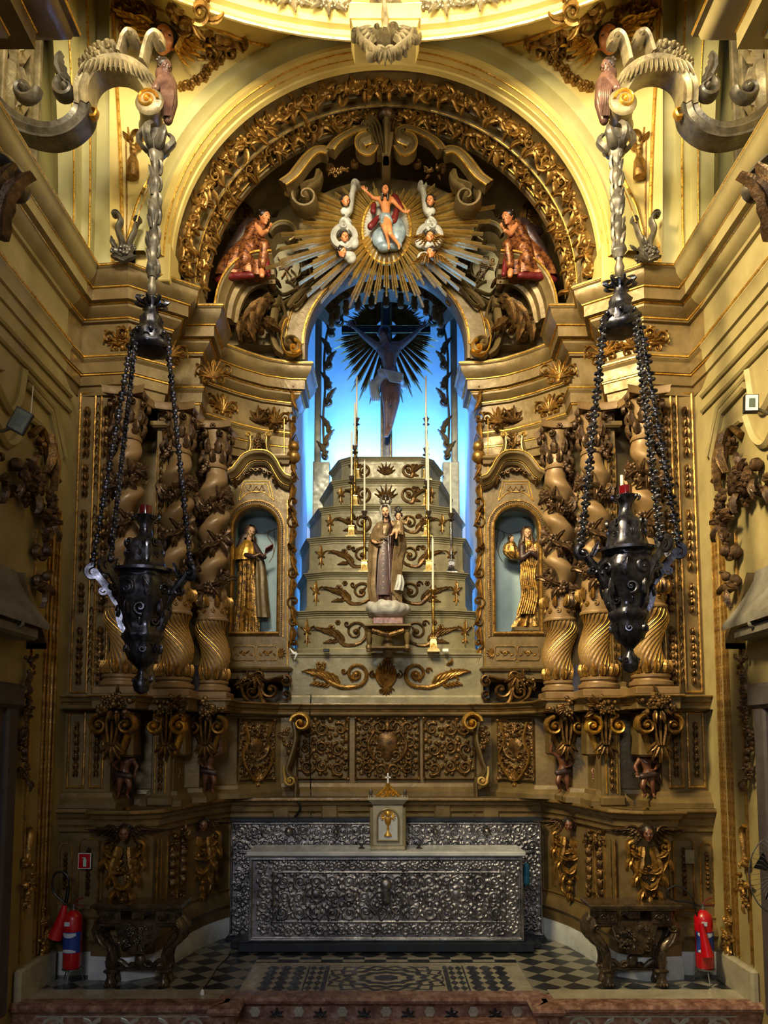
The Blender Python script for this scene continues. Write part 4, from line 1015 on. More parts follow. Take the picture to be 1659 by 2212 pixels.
# ---------------------------------------------------------------- twisted columns
def dup(root, loc, label=None, group=None):
    r = root.copy(); COL.objects.link(r); r.location = loc
    if label: r['label'] = label
    if group: r['group'] = group
    for ch in list(root.children):
        c = ch.copy(); COL.objects.link(c); c.parent = r
        for g in list(ch.children): d = g.copy(); COL.objects.link(d); d.parent = c
    return r
def column(loc, label, group):
    X, Y, Z = loc; t = thing('twisted_column', label, 'column', loc, group); rnd = random.Random(21)
    mb = MB(); mb.box(X - .2, X + .2, Y - .2, Y + .2, Z, Z + .07, .008); mb.lathe((X, Y, Z), [(.18, .07), (.2, .09), (.2, .12), (.17, .135), (.165, .15), (.18, .165), (.18, .185), (.15, .2)], 28); mb.build('base', COLM, t)
    mb = MB(); f = F(Y - .14)
    for k in range(12):
        a = 2 * PI * k / 12; fr = Fr((X + .13 * math.cos(a), Y + .13 * math.sin(a), 0), (-math.sin(a), math.cos(a), 0), (0, 0, 1), (math.cos(a), math.sin(a), 0)); mb.leaf(fr, 0, Z + .2, PI / 2, .12, .04, .05, .02, 0, 5)
    mb.build('leaf_ring', OLDGOLD, t)
    def shaft(z0, z1, ph0, ph1, r0, r1, off, flutes, amp, n=48, m=60, e0=1, e1=1, rot=0):
        rs = []
        for i in range(m + 1):
            q = i / m; ph = ph0 + (ph1 - ph0) * q; env = min(1, q * 6 if e0 else 1, (1 - q) * 6 if e1 else 1)
            cx, cy = X + off * env * math.cos(ph), Y + off * env * math.sin(ph); r = r0 + (r1 - r0) * q; ring = []
            for j in range(n):
                a = 2 * PI * j / n; k = 1 + (amp * (abs(math.sin(flutes / 2 * (a + ph * rot))) ** .6 - .5) if flutes else 0)
                ring.append((cx + r * k * math.cos(a), cy + r * k * math.sin(a), Z + z0 + (z1 - z0) * q))
            rs.append(ring)
        return rs
    mb = MB(); mb.rings(shaft(.2, .83, -1.9, 3.4, .132, .15, .042, 22, .11, 132, 50, rot=.55)); mb.build('fluted_lower_shaft', COLM, t, angle=60)
    mb = MB()
    for j in range(22):                                              # gilt ridges of the gadroons
        pts = []
        for i in range(26):
            q = i / 25; ph = -1.9 + 5.3 * q; env = min(1, q * 6, (1 - q) * 6); a = -ph * .55 + 2 * PI * (j + .5) / 22; r = (.132 + .018 * q) * 1.045
            pts.append((X + .042 * env * math.cos(ph) + r * math.cos(a), Y + .042 * env * math.sin(ph) + r * math.sin(a), Z + .21 + .6 * q))
        mb.tube(pts, .0042, 5)
    mb.build('gilt_ridges', GOLD, t)
    mb = MB(); mb.lathe((X, Y, Z), [(.14, .80), (.165, .81), (.17, .825), (.165, .84), (.15, .85), (.152, .95), (.15, 1.0), (.13, 1.01)], 28); mb.build('collar', COLM, t)
    mb = MB()
    for k in range(10):
        a = 2 * PI * k / 10; fr = Fr((X + .15 * math.cos(a), Y + .15 * math.sin(a), 0), (-math.sin(a), math.cos(a), 0), (0, 0, 1), (math.cos(a), math.sin(a), 0))
        mb.spiral(fr, 0, Z + .91, .03, PI / 2, 1.2, .008, .015, 1, 0, 6); mb.leaf(fr, .03, Z + .95, PI / 2, .12, .035, .06, 0, .3, 5)
    mb.build('collar_carving', OLDGOLD, t)
    T0, T1_ = -1.2, -1.2 + 2 * PI * 3.4
    mb = MB(); mb.rings(shaft(.98, 2.45, T0, T1_, .125, .112, .048, 0, 0, 28, 150)); mb.build('twisted_shaft', COLM, t, angle=70)
    mb = MB()
    K = 230
    for i in range(K):                                               # garlands lying in the grooves
        q = (i + .5) / K; ph = T0 + (T1_ - T0) * q + PI; z = Z + .98 + 1.47 * q
        if math.sin(ph) > .75: continue
        r = .115 + rnd.uniform(-.012, .03); zz = z + rnd.uniform(-.05, .05)
        fr = Fr((X + r * math.cos(ph), Y + r * math.sin(ph), 0), (-math.sin(ph), math.cos(ph), 0), (0, 0, 1), (math.cos(ph), math.sin(ph), 0))
        k = rnd.random(); sz = rnd.uniform(.028, .048)
        if k < .42: mb.leaf(fr, 0, zz, rnd.uniform(0, 2 * PI), sz * 3.6, sz * .8, .05, 0, rnd.uniform(-1.5, 1.5), 5, .9)
        elif k < .75: mb.rose(fr, 0, zz, sz * 1.25, .035, .015, 5, rnd.random() * 6)
        else: mb.ball(fr.pt(0, zz, .02), sz * .62, 7, 5)
    mb.build('flower_garland', BRONZEGILT, t)
    # corinthian capital
    mb = MB(); mb.lathe((X, Y, Z), [(.105, 2.42), (.125, 2.43), (.13, 2.45), (.12, 2.47), (.115, 2.5), (.12, 2.7), (.15, 2.8), (.15, 2.82)], 24)
    ab = []
    for k in range(4):
        for (u, v) in ((-.19, -.19), (-.1, -.155), (0, -.145), (.1, -.155)):
            c, s_ = math.cos(k * PI / 2), math.sin(k * PI / 2); ab.append((u * c - v * s_, u * s_ + v * c))
    mb.rings([[(X + a * w, Y + b * w, Z + z) for a, b in ab] for (w, z) in ((1, 2.84), (1.04, 2.86), (1.04, 2.89), (1.1, 2.91))]); mb.build('capital_bell', COLM, t)
    mb = MB()
    for row, (z, L, W, n_, off) in enumerate(((2.48, .16, .045, 8, 0), (2.58, .18, .05, 8, .39))):
        for k in range(n_):
            a = 2 * PI * k / n_ + off; fr = Fr((X + .115 * math.cos(a), Y + .115 * math.sin(a), 0), (-math.sin(a), math.cos(a), 0), (0, 0, 1), (math.cos(a), math.sin(a), 0))
            mb.leaf(fr, 0, Z + z, PI / 2, L * .85, W, .045, .0, 0, 6, .8)
    for k in range(4):
        a = PI / 4 + k * PI / 2
        for s_ in (-1, 1):
            a2 = a + s_ * .3; fr = Fr((X + .17 * math.cos(a2), Y + .17 * math.sin(a2), 0), (-math.sin(a2) , math.cos(a2), 0), (0, 0, 1), (math.cos(a2), math.sin(a2), 0))
            mb.spiral(fr, -s_ * .0, Z + 2.77, .042, PI / 2, 1.5, .012, .03, -s_, 0, 7)
        a = k * PI / 2; fr = Fr((X + .15 * math.cos(a), Y + .15 * math.sin(a), 0), (-math.sin(a), math.cos(a), 0), (0, 0, 1), (math.cos(a), math.sin(a), 0)); mb.rose(fr, 0, Z + 2.86, .035, .03)
    mb.build('capital_leaves', BRONZEGILT, t)
    return t
CPOS = [(-2.47, 7.32, 2.52), (-2.08, 7.68, 2.52), (-1.81, 8.12, 2.52)]
for SGN in (-1, 1):
    sd = side(); nm = ['beside the %s side pilaster, behind the hanging lamp' % sd, 'between the outer one and the niche column', 'next to the niche with the %s' % ('nun holding a book' if SGN < 0 else 'saint carried by angels')]
    c0 = column(CPOS[2], 'twisted gilded column with floral garland, %s' % nm[2], 'twisted columns of the altarpiece')
    for i in (0, 1):
        x, y, z = CPOS[i]
        dup(c0, (x * -SGN, y, z), 'twisted gilded column with floral garland, %s, %s side' % (['outermost, beside the pilaster behind the hanging lamp', 'middle one of the three'][i], sd))
SGN = -1
# volute brackets carrying the columns
for SGN in (-1, 1):
    for i, (x, y, z) in enumerate(CPOS):
        mb = MB(); mb.box(x - .2, x + .2, y - .21, y + .2, 2.38, 2.515, .012); mb.box(x - .13, x + .13, y - .02, y + .25, 1.95, 2.38, .02); t = mb.build('volute_bracket', OLIVE, ALT)
        mb = MB()
        for s_ in (-1, 1):
            mb.cut(); f = F(y - .16); mb.spiral(f, x + s_ * .12, 2.24, .095, PI / 2, 1.5, .028, .09, -s_ if i != 1 else s_, 0, 9)
            mb.rib(F(y - .08), [(x + s_ * .06, 2.36), (x + s_ * .13, 2.3), (x + s_ * .1, 2.15), (x + s_ * .04, 1.98)], .03, .08, 0, 8)
        mb.build('volute', OLDGOLD if i != 1 else GOLD, t); mb = MB()
        for k in (-1, 0, 1): mb.rib(F(y - .17), [(x + k * .045, 2.36), (x + k * .05, 2.26), (x + k * .04, 2.16), (x + k * .02, 2.06)], .018, .07, 0, 7)
        mb.fan(F(y - .17), x, 2.1, -PI / 2 - .8, -PI / 2 + .8, 5, .2, .035, .05); mb.build('fluted_leaf', DARKGOLD, t)
        mb = MB(); rr = random.Random(i + 3); mb.bunch(F(y - .2), x + .02, 2.42, .16, .11, 26, .032, .12, 0, rr); mb.build('flower_bunch', DARKGOLD, t)
# free standing gilded scroll brackets flanking the relief panels
    Y = 8.8; f = F(Y)
    mb = MB(); mb.rib(f, Q([(636, 1560), (640, 1595), (628, 1640), (622, 1665), (640, 1690), (640, 1720), (650, 1735), (644, 1760)], Y), .035, .12, 0, 10, w1=.02); t = mb.build('scroll_bracket', OLIVED, ALT)
    mb = MB(); mb.spiral(Fr((0, Y - .06, 0)), *P(652, 1562, Y), .115, PI * .95, 1.5, .03, .12, -1, 0, 10); mb.build('upper_volute', GOLD, t)
    mb = MB(); mb.spiral(Fr((0, Y - .05, 0)), *P(629, 1685, Y), .06, PI, 1.5, .018, .08, 1, 0, 9); mb.rib(Fr((0, Y - .05, 0)), Q([(615, 1655), (615, 1670), (618, 1685)], Y), .018, .07, 0, 8); mb.build('lower_volute', BRIGHT, t)
    mb = MB(); mb.bunch(Fr((0, Y - .03, 0)), *P(622, 1600, Y), .05, .16, 16, .026, .06); mb.build('leaf_bunch', DARKGOLD, t)
SGN = -1
# ================================================================== UPPER RETABLE (parts of the altarpiece)
def band(pts, Y, W, dep, sm=5):
    """curled cornice band: centre line in photo points, half width W"""
    c = Q(pts, Y); m1 = MB(); f = F(Y)
    m1.run(f, c, [(-W, 0), (-W, .35 * dep), (-W * .8, .5 * dep), (-W * .55, .5 * dep), (-W * .45, .62 * dep), (-W * .1, .72 * dep), (.0, .78 * dep), (W * .45, .82 * dep), (W * .6, dep), (W, dep), (W, 0)], smooth=sm)
    m2 = MB(); m2.run(f, c, [(W * .9, dep), (W * .92, dep * 1.05), (W * 1.08, dep * 1.05), (W * 1.08, dep * .9)], smooth=sm); m2.cut(); m2.run(f, c, [(-W * .62, dep * .52), (-W * .6, dep * .6), (-W * .48, dep * .64), (-W * .44, dep * .6)], smooth=sm)
    return m1, m2
# leaf and flower carving in the two hollow bands of the arch
def band_carving(name, R0, Ya, Yb, n, seed, count, zc_):
    rnd = random.Random(seed)
    per = n // count; mb = MB()
    for k in range(n):
        if k % per == 0: mb.cut()
        a = PI * (k + .5) / n; c, s_ = math.cos(a), math.sin(a)
        nrm = Vector((-c * .8, -.62, -s_ * .8)); tan = Vector((-s_, 0, c)); up = nrm.cross(tan)
        o = Vector((c * R0, (Ya + Yb) / 2, zc_ + s_ * R0))
        f = Fr(o, tan, up, nrm); t = k % 3
        if t == 0: mb.rose(f, 0, 0, .075, .06, .0, 6, rnd.random() * 6)
        elif t == 1: mb.leaf(f, -.05, 0, rnd.uniform(-.5, .5), .2, .05, .05, 0, 1.2); mb.leaf(f, .05, 0, PI + rnd.uniform(-.5, .5), .2, .05, .05, 0, -1.2); mb.ball(f.pt(0, 0, .03), .03)
        else: mb.spiral(f, 0, 0, .065, rnd.random() * 6, 1.2, .016, .05, 1 if k % 2 else -1, 0, 6); mb.leaf(f, 0, .04, 1.2, .12, .03, .05, 0, 1)
        for _ in range(2): mb.leaf(f, rnd.uniform(-.08, .08), rnd.uniform(-.07, .07), rnd.random() * 6.28, .14, .035, .06, 0, rnd.uniform(-1.5, 1.5), 5)
    mb.build(name, OLDGOLD, ALT)
band_carving('outer_arch_garland', 2.062, 7.44, 7.68, 72, 4, 12, AZ + .04)
band_carving('inner_arch_garland', 2.0, 7.87, 8.02, 66, 8, 11, AZ2)
# keystone of the crest
mb = MB(); Y = 7.98; f = F(Y)
mb.prism(f, Q([(818, 300), (850, 300), (846, 330), (842, 352), (826, 352), (822, 330)], Y), -.3, .1)
mb.rib(f, Q([(834, 275), (834, 320), (834, 352)], Y), .05, .16, 0, 10, w1=.035); mb.build('crest_keystone', OLIVE, ALT)
mb = MB(); mb.dome(f, *P(834, 263, Y), .1, .1, .08, 14, 5, .075); mb.build('cabochon', BRONZEGILT, ALT)
for SGN in (-1, 1):
    mb = MB()
    for k in range(4): mb.rib(f, Q([(830 - k * 4, 345), (824 - k * 6, 310), (818 - k * 7, 285), (800 - k * 5, 270 + k * 3)], Y), .018, .1 + .02 * (3 - k), 0, 8)
    mb.spiral(f, *P(790, 285, Y), .06, PI / 2, 1.2, .02, .1, 1)
    mb.build('crest_fan', OLIVE, ALT)
    m1, m2 = band([(806, 330), (796, 344), (784, 338), (783, 324), (796, 318), (806, 312), (806, 296), (790, 290), (770, 295), (748, 305), (728, 318), (712, 338)], 8.02, .07, .15); m1.build('crest_cornice', OLIVE, ALT, angle=35); m2.build('gilt_line', GOLD, ALT)
    m1, m2 = band([(712, 340), (696, 336), (680, 340), (664, 354), (650, 372), (634, 392), (612, 408)], 8.06, .08, .15, 4); m1.build('crest_cornice', OLIVE, ALT, angle=35); m2.build('gilt_line', GOLD, ALT)
    # big dark scrolls at the ends of the crest
    mb = MB(); f = F(8.2)
    mb.spiral(f, *P(663, 440, 8.2), .17, PI * .6, 1.5, .042, .16, 1, 0, 10); mb.rib(f, Q([(690, 385), (684, 405), (668, 412), (650, 418)], 8.2), .05, .16, 0, 9); mb.build('crest_scroll', OLIVED, ALT)
    for k in range(3):
        mb = MB(); mb.rib(F(8.12), Q([(696 - k * 5, 382 + k * 5), (688 - k * 5, 400 + k * 3), (668 - k * 3, 408 + k * 4)], 8.12), .014, .08, 0, 7); mb.build('scroll_reeding', OLIVE, ALT)
    mb = MB(); mb.bunch(F(8.15), *P(728, 372, 8.15), .12, .05, 12, .026, .06); mb.spiral(F(8.15), *P(712, 368, 8.15), .05, 0, 1.2, .016, .06); mb.spiral(F(8.15), *P(765, 355, 8.15), .045, 0, 1.2, .016, .06, -1); mb.build('crest_foliage', DARKGOLD, ALT)
    # flowers and husks on the tympanum
    mb = MB(); f = F(9.2)
    for (x, y) in ((588, 440), (582, 452), (592, 462), (578, 412)): mb.rose(f, *P(x, y, 9.2), .055, .06, 0)
    mb.leaf(f, *P(592, 405, 9.2), -PI / 2, .25, .05, .06, 0, -.4); mb.leaf(f, *P(604, 410, 9.2), -PI / 2 - .2, .3, .04, .06, 0, .4)
    mb.bunch(f, *P(470, 545, 9.2), .1, .12, 12, .03, .05); mb.bunch(f, *P(585, 455, 9.2), .1, .1, 12, .028, .05); mb.build('tympanum_flowers', DARKGOLD, ALT)
    mb = MB(); mb.bunch(F(9.15), *P(665, 510, 9.15), .09, .07, 10, .03, .06); mb.spiral(F(9.15), *P(662, 520, 9.15), .08, 0, 1.2, .025, .08); mb.build('tympanum_volute', OLIVED, ALT)
    # gilt C-scroll and emblem cartouche
    mb = MB(); f = F(8.75); mb.rib(f, Q([(584, 512), (592, 500), (608, 492), (626, 494), (638, 506), (637, 520), (626, 528), (617, 524)], 8.75), .026, .1, 0, 9, wm=.034, w1=.014); mb.build('c_scroll', OLIVE, ALT)
    mb = MB(); mb.rib(Fr((0, 8.66, 0)), Q([(582, 510), (592, 497), (608, 489), (628, 491), (641, 506), (638, 522), (627, 530)], 8.75), .009, .02, 0, 7); mb.build('gilt_line', BRIGHT, ALT)
    mb = MB(); mb.prism(F(8.95), Q([(600, 530), (625, 528), (645, 545), (648, 580), (640, 612), (628, 640), (606, 650), (596, 625), (600, 590), (590, 560)], 8.95), -.25, .02); mb.build('emblem_shield', TIER, ALT)
    mb = MB(); f = F(8.93)
    for pts, w in (([(648, 548), (640, 560), (652, 575), (648, 600), (628, 612), (640, 625), (650, 640)], .014), ([(640, 630), (660, 612), (672, 600), (668, 585), (655, 588)], .022), ([(590, 560), (602, 545), (622, 538), (628, 528)], .014), ([(596, 625), (612, 640), (640, 630)], .02), ([(630, 588), (640, 600), (634, 615), (618, 612)], .012)):
        mb.rib(f, Q(pts, 8.95), w, .05, 0, 7)
    mb.spiral(f, *P(664, 560, 8.9), .06, 0, 1.3, .02, .06); mb.spiral(f, *P(655, 585, 8.9), .04, 0, 1.3, .014, .06, -1); mb.leaf(f, *P(606, 640, 8.9), -2, .2, .05, .08, 0, 1); mb.leaf(f, *P(600, 628, 8.9), -2.4, .2, .04, .08, 0, -1)
    mb.build('shield_frame', OLIVED, ALT)
    # half pediment
    c = [(486, 700), (492, 665), (506, 632), (530, 606), (562, 592), (596, 590)]
    mb = MB(); mb.run(F(8.75), Q(c, 8.75), [(-.16, 0), (-.16, .05), (-.12, .07), (-.1, .14), (-.05, .16), (-.04, .24), (.0, .28), (.02, .33), (.05, .35), (.06, 0)], smooth=5); mb.build('half_pediment', OLIVE, ALT, angle=30)
    mb = MB(); mb.run(F(8.75), Q(c, 8.75), [(.035, .35), (.035, .365), (.055, .365), (.06, .34)], smooth=5); mb.build('gilt_line', GOLD, ALT)
    mb = MB(); mb.prism(F(9.0), Q([(486, 745), (486, 690), (506, 640), (545, 605), (600, 600), (600, 745)], 9.0), -.2, 0); mb.build('pediment_field', OLIVE, ALT)
    mb = MB(); f = F(8.8)                                                # dark acanthus hanging under the pediment
    for (x, y, r, a, d) in ((590, 620, .08, 0, 1), (552, 680, .1, 2, -1), (565, 715, .07, 0, 1), (520, 700, .08, 1, 1), (535, 728, .08, 3, -1), (578, 660, .06, 1, 1)): mb.spiral(f, *P(x, y, 8.8), r, a, 1.3, r * .27, .1, d, 0, 8)
    for (x, y, a, L) in ((585, 640, -2.2, .4), (575, 650, -2.5, .45), (560, 660, -2.0, .35), (545, 690, -1.7, .3), (530, 690, -2, .3), (575, 690, -1, .25)): mb.leaf(f, *P(x, y, 8.8), a, L, .08, .12, 0, .6, 8)
    mb.build('acanthus_swag', DARKGOLD, ALT)
    # foot scroll of the chamber arch
    f = F(8.95)
    mb = MB(); mb.rib(f, Q([(600, 655), (592, 690), (590, 725), (598, 755), (615, 770)], 8.95), .06, .12, 0, 9, w1=.04); mb.spiral(f, *P(628, 750, 8.95), .13, -PI * .6, 1.3, .04, .14, 1, 0, 9); mb.rib(f, Q([(610, 660), (618, 690), (606, 715), (612, 740)], 8.95), .025, .15, 0, 8); mb.build('arch_foot_scroll', OLIVE, ALT)
    mb = MB(); f = F(8.85); mb.spiral(f, *P(636, 752, 8.85), .09, PI * .5, 1.3, .022, .06, -1, 0, 8); mb.rib(f, Q([(622, 690), (614, 700), (608, 730), (616, 760), (636, 768), (652, 760)], 8.85), .014, .05, 0, 7); mb.build('gilt_scroll', GOLD, ALT)
    mb = MB(); mb.spiral(F(8.9), *P(592, 658, 8.9), .07, 0, 1.3, .02, .1, -1); mb.rib(F(8.9), Q([(600, 665), (640, 640), (672, 606), (700, 590)], 8.9), .02, .06, 0, 7); mb.rib(F(8.9), Q([(625, 650), (640, 662), (670, 630), (700, 606)], 8.9), .016, .05, 0, 7); mb.leaf(F(8.9), *P(622, 665, 8.9), .9, .35, .05, .08, 0, -.4); mb.build('arch_spandrel_scroll', OLIVED, ALT)
SGN = -1
# framed arch of the chamber opening
mb = MB(); pth = [(-OPR - .0, 6.60)] + arc(0, OPZ, OPR, PI, 0, 40) + [(OPR, 6.62)]
mb.run(F(9.0), pth, [(-.035, -.2), (-.035, .0), (-.02, .03), (.01, .03), (.02, .01), (.10, .02), (.2, .02), (.22, .06), (.25, .06), (.26, -.25)]); mb.build('chamber_arch', OLIVE, ALT, angle=30)
for r in (.99, 1.2):
    mb = MB(); mb.run(F(9.0), arc(0, OPZ, r, PI, 0, 40), [(-.012, .02), (-.01, .045), (.01, .045), (.012, .02)]); mb.build('gilt_line', GOLD, ALT)
for SGN in (-1, 1):
    mb = MB(); mb.bunch(F(9.1), -.80, 7.42, .08, .08, 12, .03, .06); mb.build('arch_flowers', DARKGOLD, ALT)
    mb = MB(); mb.box(-1.33, -1.0, 9.2, 9.42, 6.4, 6.8); mb.build('arch_abutment', OLIVED, ALT)
SGN = -1

# ---------------------------------------------------------------- sunburst with clouds
SB = thing('sunburst', 'large gilded sunburst of straight rays above the blue chamber', 'sunburst', (0, 8.35, P(0, 490, 8.3)[1]))
SX, SZ = P(835, 487, 8.3)
rnd = random.Random(5); K = 46; mb = MB()
for k in range(K):
    a = 2 * PI * (k + .5) / K; lng = 1.0 + .25 * math.cos(2 * a) * (1) + (.22 if math.sin(a) < -.3 else 0) - (.25 if math.sin(a) > .5 else 0) + rnd.uniform(-.12, .06)
    if k % 4 == 2: lng *= .82
    yb = 8.36 if math.sin(a) > -.5 else 8.32
    mb.cut()
    for j in range(3):
        aa = a + (j - 1) * .034; L = lng * (1 - .12 * abs(j - 1) - .07 * rnd.random()); r0 = .24
        c, s_ = math.cos(aa), math.sin(aa); w0, w1 = .004, .0125
        f = Fr((SX, yb, SZ), (c, 0, s_), (-s_, 0, c), (0, -1, 0))
        mb.rings([[f.pt(r, -w, 0), f.pt(r, 0, .035 + .02 * (j == 1)), f.pt(r, w, 0), f.pt(r, 0, -.02)] for r, w in ((r0, w0), (L, w1))])
mb.build('ray', BRIGHT, SB)
mb = MB(); mb.dome(F(8.35), SX, SZ - .03, .27, .06, 0, 28, 4, .4); mb.build('oval_glory', CLOUD, SB)
mb = MB(); mb.run(F(8.35), arc(SX, SZ - .03, .27, 0, 2 * PI, 40, .4)[:-1], [(-.01, 0), (-.01, .035), (.01, .035), (.01, 0)], closed=True); mb.build('gilt_rim', GOLD, SB)
mb = MB()                                                               # the wood behind the rays
mb.prism(F(8.5), arc(SX, SZ + .12, 1.0, 0, 2 * PI, 40, .58), -.08, 0); mb.build('backing_field', OLIVE, SB)

# ---------------------------------------------------------------- chamber fittings
CH = thing('chamber_frame', 'carved frame of posts, leafy scrolls and canopy lining the blue lit chamber', 'frame', (0, 10.9, 2.5))
for SGN in (-1, 1):
    Y = 10.9
    mb = MB(); x0, x1 = P(680, 800, Y)[0], P(694, 800, Y)[0]; zt_, zb_ = P(0, 625, Y)[1], P(0, 1000, Y)[1]
    mb.box(x0, x1, Y, Y + .12, zb_, zt_, .006); mb.rib(F(Y), [(x0 + .015, zb_), (x0 + .015, zt_)], .007, .014, 0, 6, 0); mb.rib(F(Y), [(x1 - .015, zb_), (x1 - .015, zt_)], .007, .014, 0, 6, 0); mb.build('post', CHAMF, CH)
    mb = MB(); x0, x1 = P(676, 1050, Y)[0], P(712, 1050, Y)[0]; mb.box(x0, x1, Y - .05, Y + .3, 2.5, zb_, .006)
    mb.rib(F(Y - .05), [(x0 + .01, 3.0), (x0 + .01, zb_)], .01, .015, 0, 6, 0); mb.build('pedestal', CHAMF, CH)
    mb = MB(); f = F(Y + .02)
    for (x, y, r, d) in ((704, 985, .07, 1), (702, 960, .05, -1), (712, 930, .05, 1), (706, 870, .07, -1), (712, 835, .06, 1), (706, 790, .07, -1), (712, 760, .05, 1), (718, 720, .07, 1), (730, 695, .08, -1)):
        mb.spiral(f, *P(x, y, Y), r, 1, 1.2, .022, .05, d, 0, 7); mb.leaf(f, *P(x, y, Y), PI / 2 + .3 * d, .26, .05, .06, 0, .6 * d)
    mb.rib(f, Q([(700, 985), (698, 900), (702, 840), (700, 780), (706, 720), (720, 690), (740, 682)], Y), .018, .04); mb.build('side_foliage', OLIVED, CH)
SGN = -1
Y = 9.7
mb = MB(); cnp = Q([(700, 672), (725, 640), (760, 622), (800, 612), (834, 608), (868, 612), (908, 622), (943, 640), (968, 672)], Y)
mb.run(F(Y), cnp, [(-.1, -.3), (-.1, .0), (-.06, .04), (0, .1), (.05, .14), (.16, .16), (.18, -.3)], smooth=4); mb.build('canopy', OLIVED, CH, angle=30)
mb = MB()
for k in range(11):
    q = k / 10; a = PI - PI * (.08 + .84 * q); x = math.cos(a) * .72; z = P(0, 702, Y)[1] + math.sin(a) * .36
    mb.cut(); mb.lathe((x, Y - .05, z - .06), [(.01, -.1), (.04, -.08), (.035, -.03), (.05, 0), (.035, .06), (.04, .1)], 8); mb.rose(F(Y - .08), x, z + .1, .05, .03)
mb.build('canopy_tassel', OLIVED, CH)

# ---------------------------------------------------------------- stepped throne
TH = thing('stepped_throne', 'six tier stepped wooden throne with canted sides and carved scrolls', 'throne', (0, 9.4, 3.1))
tiers = [  # photo row of the top edge; half width at the outer, middle and front corner in photo columns; depth
    (1319, 206, 190, 145, 9.2), (1236, 206, 170, 128, 9.4), (1160, 193, 165, 113, 9.6), (1094, 166, 140, 100, 9.8), (1036, 138, 114, 79, 10.0), (989, 116, 97, 76, 10.2)]
zprev = zt1 - .02
tiers = [(a_, b_ / 1700 * Y_ * 1.1, c_ / 1700 * Y_ * 1.03, d_ / 1700 * Y_ * 1.02, Y_) for a_, b_, c_, d_, Y_ in tiers]
for i, (yt, ow, mw, fw, Y) in enumerate(tiers):
    z = P(0, yt, Y)[1]; ow = min(ow, 1.14); yo = Y + .85 if i < 5 else Y + .6
    hw = mw; pth = [(-ow, yo), (-mw, Y + .10), (-fw, Y), (fw, Y), (mw, Y + .10), (ow, yo)]
    mb = MB(); mb.sweep(pth, [(-.1, z), (.045, z), (.05, z - .012), (.035, z - .022), (.03, z - .034), (.014, z - .044), (.012, z - .056), (.0, z - .06), (0, z - .075), (.006, z - .078), (.006, z - .084), (-.002, z - .088), (0, zprev + .105), (.008, zprev + .1), (.014, zprev + .085), (.02, zprev + .08), (.022, zprev), (-.1, zprev)], cap=False)
    mb.add([(x, y, z - .002) for x, y in pth], [list(range(len(pth)))])
    t_ = mb.build('tier', TIER, TH, angle=25)
    H = z - .07 - zprev - .09; zc = zprev + .09 + H / 2; f = F(Y); mb = MB()
    sc = min(1, fw / .7); yst = H * .42
    for s_ in (-1, 1):
        mb.cut(); w = .5 if i < 3 else .3
        cx_ = s_ * (.14 + (.24 if i == 0 else .16)); L = fw - abs(cx_) - .06
        if i == 0: cx_ = s_ * .36; L = .38
        mb.spiral(f, cx_, zc + .01, yst * .95, -PI / 2, 1.6, .021, .03, -s_, 0, 7)
        mb.rib(f, [(cx_, zc + .01 - yst), (cx_ + s_ * L * .35, zc - yst * .9), (cx_ + s_ * L * .7, zc), (cx_ + s_ * L, zc + yst * .3)], .02, .03, 0, 7, wm=.032, w1=.01)
        for k in range(5): mb.leaf(f, cx_ + s_ * L * (.35 + .13 * k), zc - yst * .6 + k * .02, PI / 2 - s_ * (.5 + .1 * k), yst * 1.35, .028, .035, 0, -s_ * .8, 5)
        mb.rose(f, cx_ + s_ * L * .75, zc + yst * .35, .045, .03); mb.rose(f, cx_ + s_ * L * .55, zc + yst * .75, .035, .03); mb.leaf(f, cx_ - s_ * .02, zc - yst * .2, PI / 2, yst * .8, .02, .02, 0, s_)
        for k in range(3): mb.leaf(f, cx_ + s_ * L * (.5 + .12 * k), zc - yst * .5, -PI / 2 + s_ * .9, yst * .7, .02, .025, 0, s_ * .7, 5)
        mb.spiral(f, cx_ + s_ * .1, zc + yst * .65, yst * .28, 0, 1.2, .012, .025, s_)
    mb.build('carved_scroll', DARKGOLD, t_); 
    if i >= 4:
        mb = MB(); mb.fan(f, 0, zc - yst * .6, .5, PI - .5, 7, H * .8, .022, .03); mb.build('shell', DARKGOLD, t_)
    for s_ in (-1, 1):                                                   # lily sprig on each canted side
        a = Vector((fw * s_, Y, 0)); b = Vector((hw * s_, Y + .10, 0)); d = (b - a).normalized() * (1 if s_ > 0 else -1)
        nn = Vector((d.y, -d.x, 0)); o = a.lerp(b, .5); f2 = Fr(o, d, (0, 0, 1), nn); mb = MB()
        if i < 5:
            hh = H * .42
            mb.leaf(f2, 0, zc, PI / 2, hh, .03, .04); mb.leaf(f2, 0, zc, PI / 2 + .5, hh * .8, .016, .025, 0, .8); mb.leaf(f2, 0, zc, PI / 2 - .5, hh * .8, .016, .025, 0, -.8)
            mb.leaf(f2, 0, zc, -PI / 2, hh, .018, .02); mb.spiral(f2, -.035, zc - .01, .018, 0, 1, .007, .018); mb.spiral(f2, .035, zc - .01, .018, PI, 1, .007, .018, -1); mb.leaf(f2, 0, zc - hh * .4, -PI / 2 + .7, hh * .4, .014, .02); mb.leaf(f2, 0, zc - hh * .4, -PI / 2 - .7, hh * .4, .014, .02)
            mb.build('lily_sprig', OLDGOLD, t_)
    zprev = z - .01
TIERS = tiers
def tier_top(i): return P(0, TIERS[i][0], TIERS[i][4])[1]

